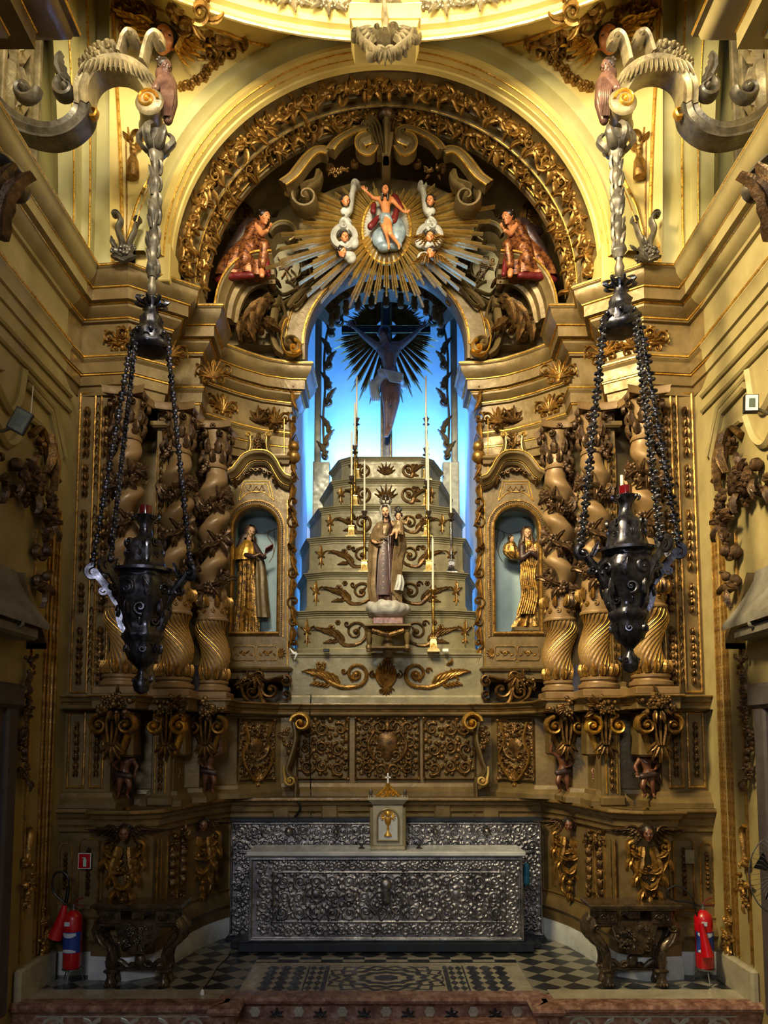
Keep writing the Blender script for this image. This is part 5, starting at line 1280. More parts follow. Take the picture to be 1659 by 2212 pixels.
# ---------------------------------------------------------------- silver altar
SA = thing('silver_altar', 'long altar clad in embossed silver with a white marble top', 'altar', (0, 8.4, 0), None)
Yf = 8.02
hz = P(0, 1850, Yf)[1]; hx = P(1131, 1950, Yf)[0]; zb0 = P(0, 2034, Yf)[1]
mb = MB(); mb.box(-hx, hx, Yf + .02, 8.5, zb0, hz - .01); mb.build('body', SILVD, SA)
mb = MB(); mb.box(-hx - .03, hx + .03, Yf - .03, 8.52, hz, hz + .05, .012); mb.build('marble_top', WMARB, SA)
mb = MB(); mb.box(-hx - .1, hx + .1, Yf - .02, 8.6, 0.008, zb0 - .005, .01); mb.box(-hx - .2, hx + .2, Yf + .12, 8.6, .008, .07, .01); mb.build('plinth', NAVY, SA)
rnd = random.Random(2); x0, x1, z0, z1 = -hx + .0, hx, zb0, hz - .01
fd = relief_field(x0, x1, z0, z1, .0052)
ix0, ix1 = P(590, 1950, Yf)[0], P(1092, 1950, Yf)[0]; iz0, iz1 = P(0, 1992, Yf)[1], P(0, 1885, Yf)[1]
st_scrollwork(fd, x0 + .05, ix0 - .02, z0 + .05, z1 - .05, .125, .013, rnd, .011, False); st_scrollwork(fd, ix1 + .02, x1 - .05, z0 + .05, z1 - .05, .125, .013, rnd, .011, False)
st_scrollwork(fd, ix0, ix1, z0 + .05, iz0 - .02, .11, .012, rnd, .010); st_scrollwork(fd, ix0, ix1, iz1 + .02, z1 - .05, .11, .012, rnd, .010)
for cx_ in (ix0 / 2 + ix0 / 8, 0, -(ix0 / 2 + ix0 / 8)):                # three framed cartouches
    for s_ in (-1, 1): st_line(fd, [(cx_, iz1 - .03), (cx_ + s_ * .1, iz1 - .09), (cx_ + s_ * .09, iz1 - .18), (cx_ + s_ * .17, iz1 - .28), (cx_ + s_ * .1, iz0 + .1), (cx_ + s_ * .04, iz0 + .03)], [.006, .011, .006], .02)
    stamp(fd, [(cx_, (iz0 + iz1) / 2 + .03)], .045, .02)
st_scrollwork(fd, ix0 + .02, ix1 - .02, iz0 + .02, iz1 - .02, .17, .016, rnd, .015)
for (a, b, c, d, w) in ((ix0, ix1, iz0, iz1, .008), (x0 + .02, x1 - .02, z0 + .02, z1 - .02, .012), (x0 + .006, x1 - .006, z0 + .006, z1 - .006, .008)):
    for pa, pb in (((a, c), (b, c)), ((b, c), (b, d)), ((b, d), (a, d)), ((a, d), (a, c))): st_line(fd, [pa, pb], w, .016, 0)
mb = MB(); relief_mesh(mb, F(Yf + .012), fd); mb.build('embossed_frontal', SILVER, SA, angle=80)
mb = MB(); f = F(Yf - .005); cz_ = (iz0 + iz1) / 2 + .05                     # central monstrance-like boss
mb.lathe((0, Yf, cz_ - .13), [(.01, 0), (.035, .02), (.05, .06), (.04, .1), (.06, .12), (.065, .14), (.03, .15)], 14, ax=(1, .6)); mb.dome(f, 0, cz_ + .07, .06, .03, 0, 12, 3)
for s_ in (-1, 1): mb.rib(f, [(s_ * .03, cz_ - .1), (s_ * .06, cz_ - .17), (s_ * .11, cz_ - .21)], .012, .025, 0, 7)
mb.build('chalice_boss', SILVER, SA)
# gradine behind the altar table
SB2 = thing('silver_backboard', 'tall embossed silver frame standing behind the marble altar top', 'backboard', (0, 8.56, 0), None)
Yg = 8.55; gx = P(1171, 1900, Yg)[0]; gz1, gz0 = P(0, 1776, Yg)[1], P(0, 2022, Yg)[1]
mb = MB(); mb.box(-gx, gx, Yg + .015, 8.68, gz0, gz1); mb.build('board', SILVD, SB2)
mb = MB(); mb.box(-gx - .02, gx + .02, Yg - .02, 8.7, gz1, gz1 + .045, .01); mb.build('top_rail', NAVY, SB2)
mb = MB(); mb.box(-gx - .03, gx + .03, Yg - .03, 8.7, gz0 - .05, gz0, .01); mb.box(-gx - .05, gx + .05, Yg - .05, 8.7, 0.006, gz0 - .05, .01); mb.build('base_rail', NAVY, SB2)
iy = P(0, 1835, Yg)[1]; jx = P(548, 1900, Yg)[0]
fd = relief_field(-gx, gx, gz0, gz1, .0062); st_scrollwork(fd, -gx + .04, gx - .04, iy - .02, gz1 - .03, .13, .018, rnd, .012)
st_scrollwork(fd, -gx + .04, jx - .01, gz0 + .03, iy - .03, .13, .018, rnd, .012, False); st_scrollwork(fd, -jx + .01, gx - .04, gz0 + .03, iy - .03, .13, .018, rnd, .012, False)
for pa, pb in (((-gx + .012, gz0), (-gx + .012, gz1)), ((gx - .012, gz0), (gx - .012, gz1)), ((-gx, gz1 - .012), (gx, gz1 - .012)), ((-gx, gz0 + .012), (gx, gz0 + .012)), ((jx - .0, gz0), (jx, iy - .03)), ((-jx, gz0), (-jx, iy - .03)), ((-gx + .1, iy - .03), (gx - .1, iy - .03))): st_line(fd, [pa, pb], .013, .02, 0)
mb = MB(); relief_mesh(mb, F(Yg + .008), fd); mb.build('embossed_panel', SILVER, SB2, angle=80)
mb = MB()
for px in (624, 726, 940, 1051):
    mb.cut(); x, z = P(px, 1796, Yg); mb.dome(F(Yg - .01), x, z, .05 if px in (624, 1051) else .035, .06, 0, 14, 4)
mb.build('round_boss', SILVD, SB2)
# ================================================================== STATUES AND FIGURES
def px3(px, py, Y): x, z = P(px, py, Y); return Vector((x, Y, z))
def figure_prims(J, k):
    """nude body capsules from joints; k = body height in metres"""
    r = lambda v: v * k
    c = lambda a, ra, b, rb: ('c', J[a], r(ra), J[b], r(rb))
    pr = [c('chest', .075, 'waist', .058), c('waist', .058, 'pelvis', .072), c('chest', .07, 'neck', .032), c('neck', .03, 'head', .034)]
    sh = (Vector(J['shl']) - Vector(J['shr']))
    pr += [('c', J['shl'], r(.04), J['shr'], r(.04)), ('c', J['chest'], r(.07), tuple(Vector(J['shl']).lerp(Vector(J['chest']), .45)), r(.055)), ('c', J['chest'], r(.07), tuple(Vector(J['shr']).lerp(Vector(J['chest']), .45)), r(.055))]
    for s_ in ('l', 'r'):
        if 'el' + s_ in J: pr += [c('sh' + s_, .036, 'el' + s_, .026), c('el' + s_, .027, 'wr' + s_, .017)]
        if 'hp' + s_ in J: pr += [c('pelvis', .06, 'hp' + s_, .055), c('hp' + s_, .055, 'kn' + s_, .036), c('kn' + s_, .034, 'an' + s_, .02), c('an' + s_, .021, 'to' + s_, .014)]
    return pr
def hair_prims(c, r, yaw=0, pitch=0, roll=0, long=0.0):
    _, g, M = head_prims(c, r, yaw, pitch, roll)
    pr = [('e', g(0, .2, .3), (.86 * r, .88 * r, .82 * r), M), ('e', g(0, .45, -.1), (.72 * r, .6 * r, .8 * r), M), ('e', g(-.62, .1, .25), (.28 * r, .5 * r, .5 * r), M), ('e', g(.62, .1, .25), (.28 * r, .5 * r, .5 * r), M)]
    if long:
        for s_ in (-1, 1): pr.append(('c', g(s_ * .55, .35, .1), .32 * r, g(s_ * .5, .3, -1 - long), .26 * r))
    return pr
def veil(mb, c, r, yaw, pitch, roll, drop, shoulder):
    """cloth over the head falling to the shoulders, open at the face"""
    _, g, M = head_prims(c, r, yaw, pitch, roll); n = 26; rs = []
    for i, (w, y0, z, dy) in enumerate(((.2, .15, 1.12, .2), (.62, .12, .98, .5), (.88, .1, .55, .8), (.92, .18, .05, .8), (.88, .3, -.5, .75), (1.0 + shoulder * .4, .35, -1.0, .85), (1.0 + shoulder, .4, -1.2 - drop, 1.0))):
        ring = []
        for j in range(n + 1):
            a = math.radians(-50) + math.radians(280) * j / n
            fold = 1 + (.05 * math.sin(a * 9) if i > 2 else 0)
            ring.append(g(math.cos(a) * w * fold, y0 + math.sin(a) * dy * fold, z))
        for j in range(n, -1, -1):
            a = math.radians(-50) + math.radians(280) * j / n
            fold = .9 + (.05 * math.sin(a * 9) if i > 2 else 0)
            ring.append(g(math.cos(a) * w * fold, y0 + math.sin(a) * dy * fold, z - .04))
        rs.append(ring)
    mb.rings(rs)
def wing(mb, root, tip, up, W, n=9, h=.02):
    """feathered wing: rows of leaves fanned along the arm bone; all in the plane root-tip-up"""
    root, tip, up = Vector(root), Vector(tip), Vector(up); a = (tip - root); L = a.length; a.normalize(); u = (up - a * up.dot(a)).normalized(); nr = a.cross(u)
    if nr.y > 0: nr = -nr
    f = Fr(root, a, u, nr)
    for row, (w, z0) in enumerate(((1.0, 0), (.62, .015), (.36, .03))):
        for k in range(n):
            q = k / (n - 1); mb.leaf(f, L * .9 * q, .25 * W * math.sin(PI * q) + .0, -PI / 2 + .9 * q + .1, W * w * (.7 + .5 * q), W * .085, h, z0, .35, 6, .4, False)
    mb.rib(f, [(0, -.05 * W), (L * .4, .28 * W), (L * .8, .2 * W), (L * .98, -.1 * W)], W * .1, h * 2.2, .02, 8, w1=W * .04)
def relhead(t, c, r, yaw, pitch, roll, skin=SKIN, hair=HAIR, long=0, name='head', hairname='hair'):
    mb = MB(); pr, g, M = head_prims(c, r, yaw, pitch, roll); blob(mb, pr, r / 11, 1); o = mb.build(name, skin, t)
    m2 = MB(); face_marks(m2, g, M, r); m2.build('eyes', HAIR, o)
    m3 = MB(); blob(m3, hair_prims(c, r, yaw, pitch, roll, long), r / 7, 1)
    rnd = random.Random(int(r * 1e4))
    for k in range(16):
        a = rnd.uniform(-.3, PI + .3); e = rnd.uniform(-.2, 1.2)
        m3.ball(g(math.cos(a) * .86 * math.cos(e), .25 + math.sin(a) * .7 * math.cos(e), .3 + .75 * math.sin(e)), r * rnd.uniform(.16, .26), 7, 5)
    m3.build(hairname, hair, t); return g, M

# --- crucifix
SGN = -1
Y = 11.1; CRX = P(834, 700, Y)[0]
CR = thing('crucifix', 'tall dark crucifix with gilded rays hanging in the blue chamber', 'crucifix', (CRX, Y, P(0, 989, Y)[1] - .3))
x, z0 = P(822, 1000, Y); x2, z1 = P(847, 638, Y)
mb = MB(); mb.box(x, x2, Y, Y + .06, z0 - .3, z1, .006); mb.build('upright', BLACK, CR)
za, zb2 = P(0, 720, Y)[1], P(0, 702, Y)[1]; xa, xb = P(738, 0, Y)[0] * .985, P(930, 0, Y)[0] * .985
xa, xb = P(738, 712, Y)[0], P(930, 712, Y)[0]
mb = MB(); mb.box(xa, xb, Y - .005, Y + .055, za, zb2, .006); mb.build('crossbar', BLACK, CR)
mb = MB()
for xx in (x + .02, x2 - .02): mb.cut(); mb.rib(F(Y - .0), [(xx, z0 - .3), (xx, z1)], .009, .012, 0, 6, 0)
for zz in (za + .012, zb2 - .012): mb.cut(); mb.rib(F(Y - .006), [(xa, zz), (xb, zz)], .007, .01, 0, 6, 0)
mb.build('gilt_edge', OLDGOLD, CR)
cx, cz = (x + x2) / 2, (za + zb2) / 2
mb = MB(); rnd = random.Random(9)
for k in range(44):
    a = 2 * PI * (k + .5) / 44
    if abs(math.sin(a)) < .10: continue
    dn = math.sin(a) < 0; L = (.62 if not dn else .78) + .42 * max(0, -math.sin(a)) ** 3 * (1 if abs(math.cos(a)) < .75 else .4) + rnd.uniform(-.06, .06); c, s_ = math.cos(a), math.sin(a); mb.cut()
    f = Fr((cx, Y + .03, cz), (c, 0, s_), (-s_, 0, c), (0, -1, 0)); r0 = .16
    for j in (-1, 0, 1):
        LL = L * (1 - .13 * abs(j)); mb.rings([[f.pt(r0, -.006 + j * .01, 0), f.pt(r0, j * .01, .02), f.pt(r0, .006 + j * .01, 0)], [f.pt(LL * .9, -.015 + j * .028, 0), f.pt(LL * .9, j * .028, .03), f.pt(LL * .9, .015 + j * .028, 0)], [f.pt(LL, -.003 + j * .028, 0), f.pt(LL, j * .028, .008), f.pt(LL, .003 + j * .028, 0)]])
mb.build('ray', OLDGOLD, CR)
Yc = Y - .1
J = {k: px3(a, b, Yc + d) for k, (a, b, d) in dict(head=(829, 722, -.12), neck=(834, 742, -.06), chest=(840, 768, -.03), waist=(842, 795, -.0), pelvis=(842, 815, -.02), shl=(865, 747, .0), shr=(814, 748, .0), ell=(886, 730, .02), wrl=(908, 710, .04), elr=(792, 731, .02), wrr=(768, 710, .04),
     hpl=(853, 832, -.04), hpr=(834, 832, -.04), knl=(855, 868, -.14), knr=(835, 870, -.12), anl=(844, 922, -.03), anr=(835, 926, -.05), tol=(836, 942, -.1), tor=(832, 942, -.1)).items()}
mb = MB(); blob(mb, figure_prims(J, 1.62), .011, 2)
pr, g, M = head_prims(J['head'], .105, -.5, .5, .35); blob(mb, pr, .009, 1)
for w, s_ in (('wrl', 1), ('wrr', -1)): hand(mb, J[w], (s_ * .75, -.05, .65), (0, -1, .2), .17, .45, s_)
mb.build('corpus', CORPUS, CR)
mb = MB(); blob(mb, hair_prims(J['head'], .11, -.5, .5, .35, .9), .015, 1); mb.build('hair', HAIR, CR)
mb = MB(); pc = J['pelvis']
blob(mb, [('e', pc + Vector((0, .0, -.02)), (.17, .12, .12)), ('c', pc + Vector((-.1, -.05, -.0)), .08, pc + Vector((-.22, -.05, -.14)), .06), ('c', pc + Vector((-.22, -.05, -.14)), .06, pc + Vector((-.2, -.04, -.34)), .07), ('c', pc + Vector((-.15, -.1, .05)), .04, pc + Vector((.17, -.1, -.02)), .04), ('c', pc + Vector((-.14, -.12, 0)), .035, pc + Vector((.17, -.1, -.1)), .04), ('c', pc + Vector((.12, -.05, 0)), .06, pc + Vector((.2, -.02, -.16)), .04), ('c', pc + Vector((-.27, -.06, -.12)), .04, pc + Vector((-.24, -.05, -.3)), .045)], .014, 1)
for k in range(7): mb.tube([pc + Vector((-.14 + .02 * k, -.13, .05 - .01 * k)), pc + Vector((0, -.17, .0 - .022 * k)), pc + Vector((.16, -.12, -.02 - .02 * k))], [.008, .014, .008], 6, 5)
for k in range(4): mb.tube([pc + Vector((-.2 - .03 * k, -.1, -.08)), pc + Vector((-.2 - .02 * k, -.12, -.22)), pc + Vector((-.16 - .03 * k, -.1, -.4))], [.01, .016, .01], 6, 5)
mb.build('loincloth', WHITEC, CR)

# --- Madonna and Child statue on its console
Ym = 8.75
x, zf = P(838, 1372, Ym)
zt_, zbm = P(0, 1346, Ym)[1], P(0, 1408, Ym - .1)[1]
KS = thing('console_stand', 'small wooden stand with carved apron under the mother and child statue', 'stand', (x, Ym, zt1))
xw = (P(885, 1350, Ym)[0] - P(790, 1350, Ym)[0]) / 2; zs = P(0, 1350, Ym - .1)[1]
mb = MB(); mb.sweep([(x - xw, Ym + .22), (x - xw, Ym - .18), (x + xw, Ym - .18), (x + xw, Ym + .22)], [(-.3, zs), (.0, zs), (.01, zs - .02), (-.02, zs - .03), (-.04, zs - .055), (-.06, zs - .06), (-.3, zs - .06)]); mb.build('top', OLIVED, KS)
for s_ in (-1, 1):
    for yy in (Ym - .14, Ym + .16):
        mb = MB(); mb.lathe((x + s_ * (xw - .035), yy, zt1 + .0), [(.035, 0), (.035, .03), (.02, .05), (.03, .1), (.035, (zs - zt1) * .6), (.02, zs - zt1 - .09), (.035, zs - zt1 - .06)], 10); mb.build('leg', OLIVED, KS)
mb = MB(); f = F(Ym - .15); mb.rib(f, [(x - xw + .07, zs - .07), (x - .08, zs - .1), (x, zs - .12), (x + .08, zs - .1), (x + xw - .07, zs - .07)], .03, .03, 0, 8); mb.rose(f, x, zs - .11, .035, .04)
for s_ in (-1, 1): mb.spiral(f, x + s_ * .1, zs - .1, .03, 0, 1, .009, .03, s_)
mb.build('apron', DARKGOLD, KS)
mb = MB(); mb.ball((x, Ym - .02, zt1 + .03), (.07, .06, .12), 12, 8); mb.box(x - .2, x + .2, Ym - .16, Ym + .1, zt1 - .0, zt1 + .03, .01); mb.build('small_relief', OLIVED, KS)
ST = thing('mother_and_child_statue', 'painted statue of a crowned mother in brown habit holding a crowned child, on a cloud', 'statue', (x, Ym, zs))
S_ = 240 / 1700 * (Ym / 1.0) / 1.2                       # scale: photo height 240 px
zz = lambda py: P(0, py, Ym)[1]; xx = lambda p: P(p, 1200, Ym)[0]
mb = MB(); mb.box(xx(806), xx(870), Ym - .15, Ym + .15, zs + .0, zz(1338), .01); mb.build('base', PMARB, ST)
mb = MB(); rnd = random.Random(4)
pr = [('e', (xx(839), Ym, zz(1320)), (.24, .2, .1))]
for k in range(16):
    a = 2 * PI * k / 16; pr.append(('e', (xx(839) + .19 * math.cos(a), Ym + .14 * math.sin(a), zz(1320) + rnd.uniform(-.01, .05)), (.07, .07, .055 + rnd.random() * .03)))
blob(mb, pr, .012, 2); mb.build('cloud', CLOUD, ST)
mb = MB()
robe(mb, [(xx(836), Ym - .02, zz(1315), .13, .11, 1.2), (xx(835), Ym - .02, zz(1290), .125, .11, 1), (xx(834), Ym - .02, zz(1230), .105, .1, .8), (xx(833), Ym - .01, zz(1180), .09, .085, .6), (xx(833), Ym, zz(1145), .095, .08, .3), (xx(834), Ym, zz(1130), .06, .06, .2)], folds=14, amp=.1); mb.build('brown_habit', BROWNH, ST)
mb = MB(); f = F(Ym - .135)                                           # scapular panel with studs
mb.rings([[f.pt(xx(829) - w, zz(y), h - .03), f.pt(xx(829) - w, zz(y), h), f.pt(xx(829), zz(y), h + .012), f.pt(xx(829) + w, zz(y), h), f.pt(xx(829) + w, zz(y), h - .03)] for (y, w, h) in ((1160, .04, -.04), (1185, .045, -.015), (1230, .055, -.005), (1290, .065, .01))]); o = mb.build('scapular', BROWNH, ST)
mb = MB()
for k in range(9): mb.cut(); mb.ball(f.pt(xx(828), zz(1172 + 13 * k), .0 + k * .002), .0055, 6, 4)
mb.build('gold_stud', BRIGHT, o)
def shell_cloth(mb, rows, n=22, th=.012, folds=7, amp=.05, ph=0):
    """hanging cloth shell: rows of (cx, cy, z, rx, ry, a0, a1)"""
    rs = []
    P_ = cat([(r[0], r[1], r[2]) for r in rows], 5); E = cat([(r[3], r[4], 0) for r in rows], 5); A = cat([(r[5], r[6], 0) for r in rows], 5)
    for i, (p, e, a) in enumerate(zip(P_, E, A)):
        out, inn = [], []
        for j in range(n + 1):
            t = a.x + (a.y - a.x) * j / n; k = 1 + amp * math.sin(folds * t + ph + i * .05)
            out.append(Vector((p.x + math.cos(t) * e.x * k, p.y + math.sin(t) * e.y * k, p.z))); inn.append(Vector((p.x + math.cos(t) * (e.x * k - th), p.y + math.sin(t) * (e.y * k - th), p.z)))
        rs.append(out + inn[::-1])
    mb.rings(rs)
rad = math.radians
mb = MB()                                                               # cream and taupe mantle, open in front
shell_cloth(mb, [(xx(838), Ym, zz(1128), .1, .085, rad(-60), rad(240)), (xx(838), Ym, zz(1142), .17, .11, rad(-50), rad(235)), (xx(837), Ym, zz(1170), .205, .13, rad(-45), rad(262)), (xx(836), Ym, zz(1190), .21, .135, rad(-48), rad(240)), (xx(832), Ym, zz(1230), .19, .135, rad(-62), rad(236)), (xx(831), Ym, zz(1270), .195, .135, rad(-70), rad(236)), (xx(834), Ym, zz(1305), .17, .125, rad(-66), rad(232))], 44, .014, 13, .045)
mb.build('mantle', MANTLE, ST)
mb = MB(); fz = F(Ym - .14)
for k in range(6): mb.tube([(xx(812) - .0 + .014 * k, Ym - .1, zz(1142)), (xx(806 + k * 4), Ym - .15, zz(1165)), (xx(812 + k * 5), Ym - .155, zz(1178 - k * 2))], [.008, .012, .008], 6, 5)
blob(mb, [('c', (xx(822), Ym - .05, zz(1138)), .055, (xx(808), Ym - .09, zz(1168)), .06), ('c', (xx(808), Ym - .09, zz(1168)), .055, (xx(818), Ym - .12, zz(1174)), .04), ('c', (xx(835), Ym - .05, zz(1140)), .05, (xx(830), Ym - .08, zz(1160)), .045)], .012, 2)
for k in range(8): mb.tube([(xx(852 + k * 2.3), Ym - .13 + k * .012, zz(1185)), (xx(848 + k * 2.6), Ym - .14 + k * .01, zz(1230)), (xx(846 + k * 3), Ym - .14 + k * .012, zz(1285 + k * 3))], [.006, .013, .01], 6, 4)
mb.build('mantle_fold', MANTLE, ST)
mb = MB()
shell_cloth(mb, [(xx(862), Ym - .04, zz(1246), .04, .09, rad(180), rad(340)), (xx(862), Ym - .05, zz(1262), .06, .1, rad(180), rad(350)), (xx(858), Ym - .05, zz(1280), .07, .1, rad(185), rad(345))], 16, .01, 9, .1); mb.build('cream_lining', WHITEC, ST)
mb = MB(); blob(mb, [('c', (xx(807), Ym - .12, zz(1174)), .025, (xx(812), Ym - .16, zz(1180)), .018)], .006, 1); hand(mb, (xx(811), Ym - .15, zz(1180)), (.8, -.5, -.2), (0, -.2, 1), .08, .8, 1)
blob(mb, [('c', (xx(834), Ym, zz(1128)), .03, (xx(833), Ym - .01, zz(1114)), .03)], .008, 1); mb.build('hand_and_neck', SKINP, ST)
hc = Vector((xx(833), Ym - .05, zz(1108))); hr = .068
mb = MB(); pr, g, M = head_prims(hc, hr, -.12, .28, -.1); blob(mb, pr, .0055, 1); o = mb.build('head', SKINP, ST)
m2 = MB(); face_marks(m2, g, M, hr); m2.build('eyes', HAIR, o); m2 = MB(); m2.ball(g(0, -.86, -.47), (.016, .006, .004), 8, 5, M); m2.build('lips', REDC, o)
mb = MB(); blob(mb, hair_prims(hc, hr * .98, -.12, .28, -.1, .6), .009, 1); mb.build('hair', HAIR, ST)
mb = MB(); veil(mb, hc, hr * 1.12, -.12, .2, -.1, .3, .25); mb.build('veil', CLOUD, ST)
def crown(t, c, r, h, m=LAMPM):
    mb = MB(); mb.lathe(c, [(r * .8, 0), (r * .85, .1 * h), (r * .82, .12 * h), (r * .9, .3 * h), (r * 1.0, .32 * h)], 16)
    for k in range(8):
        a = 2 * PI * k / 8; o_ = Vector(c); p = [o_ + Vector((math.cos(a) * r * q, math.sin(a) * r * q, h * w)) for q, w in ((.9, .28), (1.25, .55), (1.05, .85), (.15, 1.0))]
        mb.tube(p, [r * .12, r * .16, r * .08], 6, 5)
        mb.ball(p[1], r * .2, 6, 4); mb.ball(p[2], r * .14, 6, 4)
    mb.ball((c[0], c[1], c[2] + h * 1.05), r * .2, 8, 6); mb.build('crown', m, t)
crown(ST, (hc.x, hc.y + .02, hc.z + .05), .052, .14, TUBEM)
# the child
cc = Vector((xx(861), Ym - .14, zz(1140)))
J = dict(chest=cc + Vector((0, 0, .0)), waist=cc + Vector((-.002, 0, -.05)), pelvis=cc + Vector((-.01, -.01, -.085)), neck=cc + Vector((-.002, 0, .05)), head=cc + Vector((-.005, -.01, .07)), shl=cc + Vector((.04, 0, .03)), shr=cc + Vector((-.04, 0, .03)),
         ell=cc + Vector((.085, -.03, .0)), wrl=cc + Vector((.1, -.06, .035)), elr=cc + Vector((-.06, -.02, -.02)), wrr=cc + Vector((-.085, -.03, .03)), hpl=cc + Vector((.01, -.04, -.1)), hpr=cc + Vector((-.03, -.03, -.1)), knl=cc + Vector((-.02, -.09, -.1)), knr=cc + Vector((-.06, -.07, -.1)), anl=cc + Vector((-.03, -.08, -.18)), anr=cc + Vector((-.08, -.06, -.14)), tol=cc + Vector((-.035, -.11, -.19)), tor=cc + Vector((-.1, -.09, -.145)))
mb = MB(); blob(mb, figure_prims(J, .5), .006, 1); hand(mb, J['wrl'], (.3, -.3, .9), (0, -1, 0), .04, .4, 1); o = mb.build('child_body', SKINP, ST)
mb = MB(); robe(mb, [(cc.x - .012, cc.y - .01, cc.z - .125, .062, .06, 1), (cc.x - .01, cc.y - .01, cc.z - .07, .06, .052, .8), (cc.x, cc.y, cc.z - .01, .05, .042, .5), (cc.x, cc.y, cc.z + .04, .04, .034, .2)], 30, 9, .12); blob(mb, [('c', J['shl'], .026, J['ell'], .022), ('c', J['shr'], .026, J['elr'], .022)], .007, 1); mb.build('tunic', MANTLE, o)
ch = cc + Vector((-.004, -.02, .088)); mb = MB(); pr, g, M = head_prims(ch, .047, .15, .15, 0); blob(mb, pr, .004, 1); oh = mb.build('child_head', SKINP, ST); m2 = MB(); face_marks(m2, g, M, .047); m2.build('eyes', HAIR, oh)
mb = MB(); blob(mb, hair_prims(ch, .048, .15, .15, 0), .006, 1)
for k in range(12): a = PI * k / 11; mb.ball(g(math.cos(a) * .9, .1, .1 + .8 * math.sin(a)), .012, 6, 4)
mb.build('child_hair', HAIR, oh)
crown(ST, (ch.x, ch.y, ch.z + .034), .032, .075, LAMPM)

# --- niche statue, left: nun holding an open book
Yn = 9.36
xn = lambda p: P(p, 1250, Yn)[0]; zn = lambda py: P(0, py, Yn)[1]
NL = thing('nun_statue', 'statue of a veiled nun in gilded brocade holding an open book in the left niche', 'statue', (xn(538), Yn, NB))
mb = MB(); robe(mb, [(xn(532), Yn, NB - .0, .155, .1, 1.4), (xn(533), Yn, zn(1340), .14, .095, 1.2), (xn(534), Yn, zn(1290), .12, .09, .9), (xn(533), Yn, zn(1230), .1, .08, .7), (xn(530), Yn, zn(1190), .1, .08, .4), (xn(532), Yn, zn(1172), .07, .06, .2)], 60, 13, .13, .3, .15); mb.build('robe', GOLDC, NL)
mb = MB(); shell_cloth(mb, [(xn(540), Yn, zn(1178), .05, .05, rad(-60), rad(60)), (xn(552), Yn, zn(1215), .1, .07, rad(-80), rad(60)), (xn(556), Yn, zn(1280), .12, .08, rad(-95), rad(60)), (xn(560), Yn, zn(1335), .13, .08, rad(-95), rad(60))], 20, .015, 8, .1); mb.build('cloak', OLIVED, NL)
mb = MB()
shell_cloth(mb, [(xn(532), Yn, zn(1168), .05, .05, rad(-170), rad(170)), (xn(532), Yn, zn(1178), .1, .08, rad(-170), rad(170)), (xn(530), Yn - .01, zn(1195), .135, .095, rad(-170), rad(170)), (xn(527), Yn - .01, zn(1212), .12, .1, rad(-170), rad(170))], 40, .012, 15, .04)
mb.build('cape', GOLD, NL)
mb = MB(); shw = Vector((xn(560), Yn - .03, zn(1190)))
blob(mb, [('c', (xn(548), Yn - .0, zn(1180)), .05, (xn(562), Yn - .05, zn(1200)), .04), ('c', (xn(562), Yn - .05, zn(1200)), .038, (xn(574), Yn - .1, zn(1208)), .03), ('c', (xn(520), Yn - .05, zn(1200)), .04, (xn(552), Yn - .13, zn(1208)), .03)], .01, 2); mb.build('sleeves', VIOLC, NL)
mb = MB(); hand(mb, (xn(552), Yn - .13, zn(1206)), (.9, -.3, .1), (0, -.3, 1), .09, .5, 1); hand(mb, (xn(572), Yn - .1, zn(1206)), (.4, -.8, .2), (-.3, -.2, 1), .08, .5, -1); mb.build('hands', SKINP, NL)
mb = MB(); M = Matrix.Rotation(.5, 3, 'Y') @ Matrix.Rotation(-.4, 3, 'X')
for s_ in (-1, 1):
    o_ = Vector((xn(576), Yn - .16, zn(1202))); d1 = Vector((.85, -.1, .5)); d2 = Vector((.2, -.8, .3 + .2 * s_)); d1.normalize(); d2.normalize(); q = [o_ - d1 * .0, o_ + d1 * .11, o_ + d1 * .11 + d2 * .07 * s_, o_ + d2 * .07 * s_]; up = Vector((0, 0, .012)); mb.rings([q, [p + up for p in q]])
mb.build('open_book', REDC, NL)
hc = Vector((xn(541), Yn - .03, zn(1150))); relh = .062
mb = MB(); pr, g, M = head_prims(hc, relh, .45, .3, .15); blob(mb, pr, .006, 1); blob(mb, [('c', hc, .03, (xn(534), Yn, zn(1176)), .035)], .008, 1); o = mb.build('head', SKINP, NL); m2 = MB(); face_marks(m2, g, M, relh); m2.build('eyes', HAIR, o)
mb = MB(); veil(mb, hc, relh * 1.0, .45, .2, .15, .2, .15); mb.build('wimple', MANTLE, NL)
mb = MB(); veil(mb, hc + Vector((-.006, .012, .006)), relh * 1.28, .45, .15, .15, 1.6, .55); mb.build('veil', VIOLC, NL)

# --- niche statue, right: saint carried by two angels
xn = lambda p: P(p, 1250, Yn)[0]
NR_ = thing('saint_statue', 'veiled saint statue in twisting gilded robe with two angels, in the right niche', 'statue', (xn(1140), Yn, NB))
mb = MB(); mb.box(xn(1098), xn(1176), Yn - .12, Yn + .12, NB + .0, NB + .045, .01); mb.box(xn(1106), xn(1176), Yn - .1, Yn + .12, NB + .045, NB + .1, .01)
for s_ in (-1, 1): mb.spiral(F(Yn - .12), xn(1130) + s_ * .06, NB + .02, .025, 0, 1, .008, .02, s_)
mb.build('pedestal', OLIVED, NR_)
mb = MB(); robe(mb, [(xn(1138), Yn, NB + .1, .17, .1, 1.5), (xn(1142), Yn, zn(1325), .12, .09, 1.3), (xn(1146), Yn, zn(1280), .1, .085, 1.1), (xn(1146), Yn, zn(1230), .105, .085, 1), (xn(1144), Yn, zn(1195), .1, .08, .8), (xn(1142), Yn, zn(1170), .07, .06, .2)], 60, 10, .16, 0, .7); mb.build('robe', GOLDC, NR_)
mb = MB()
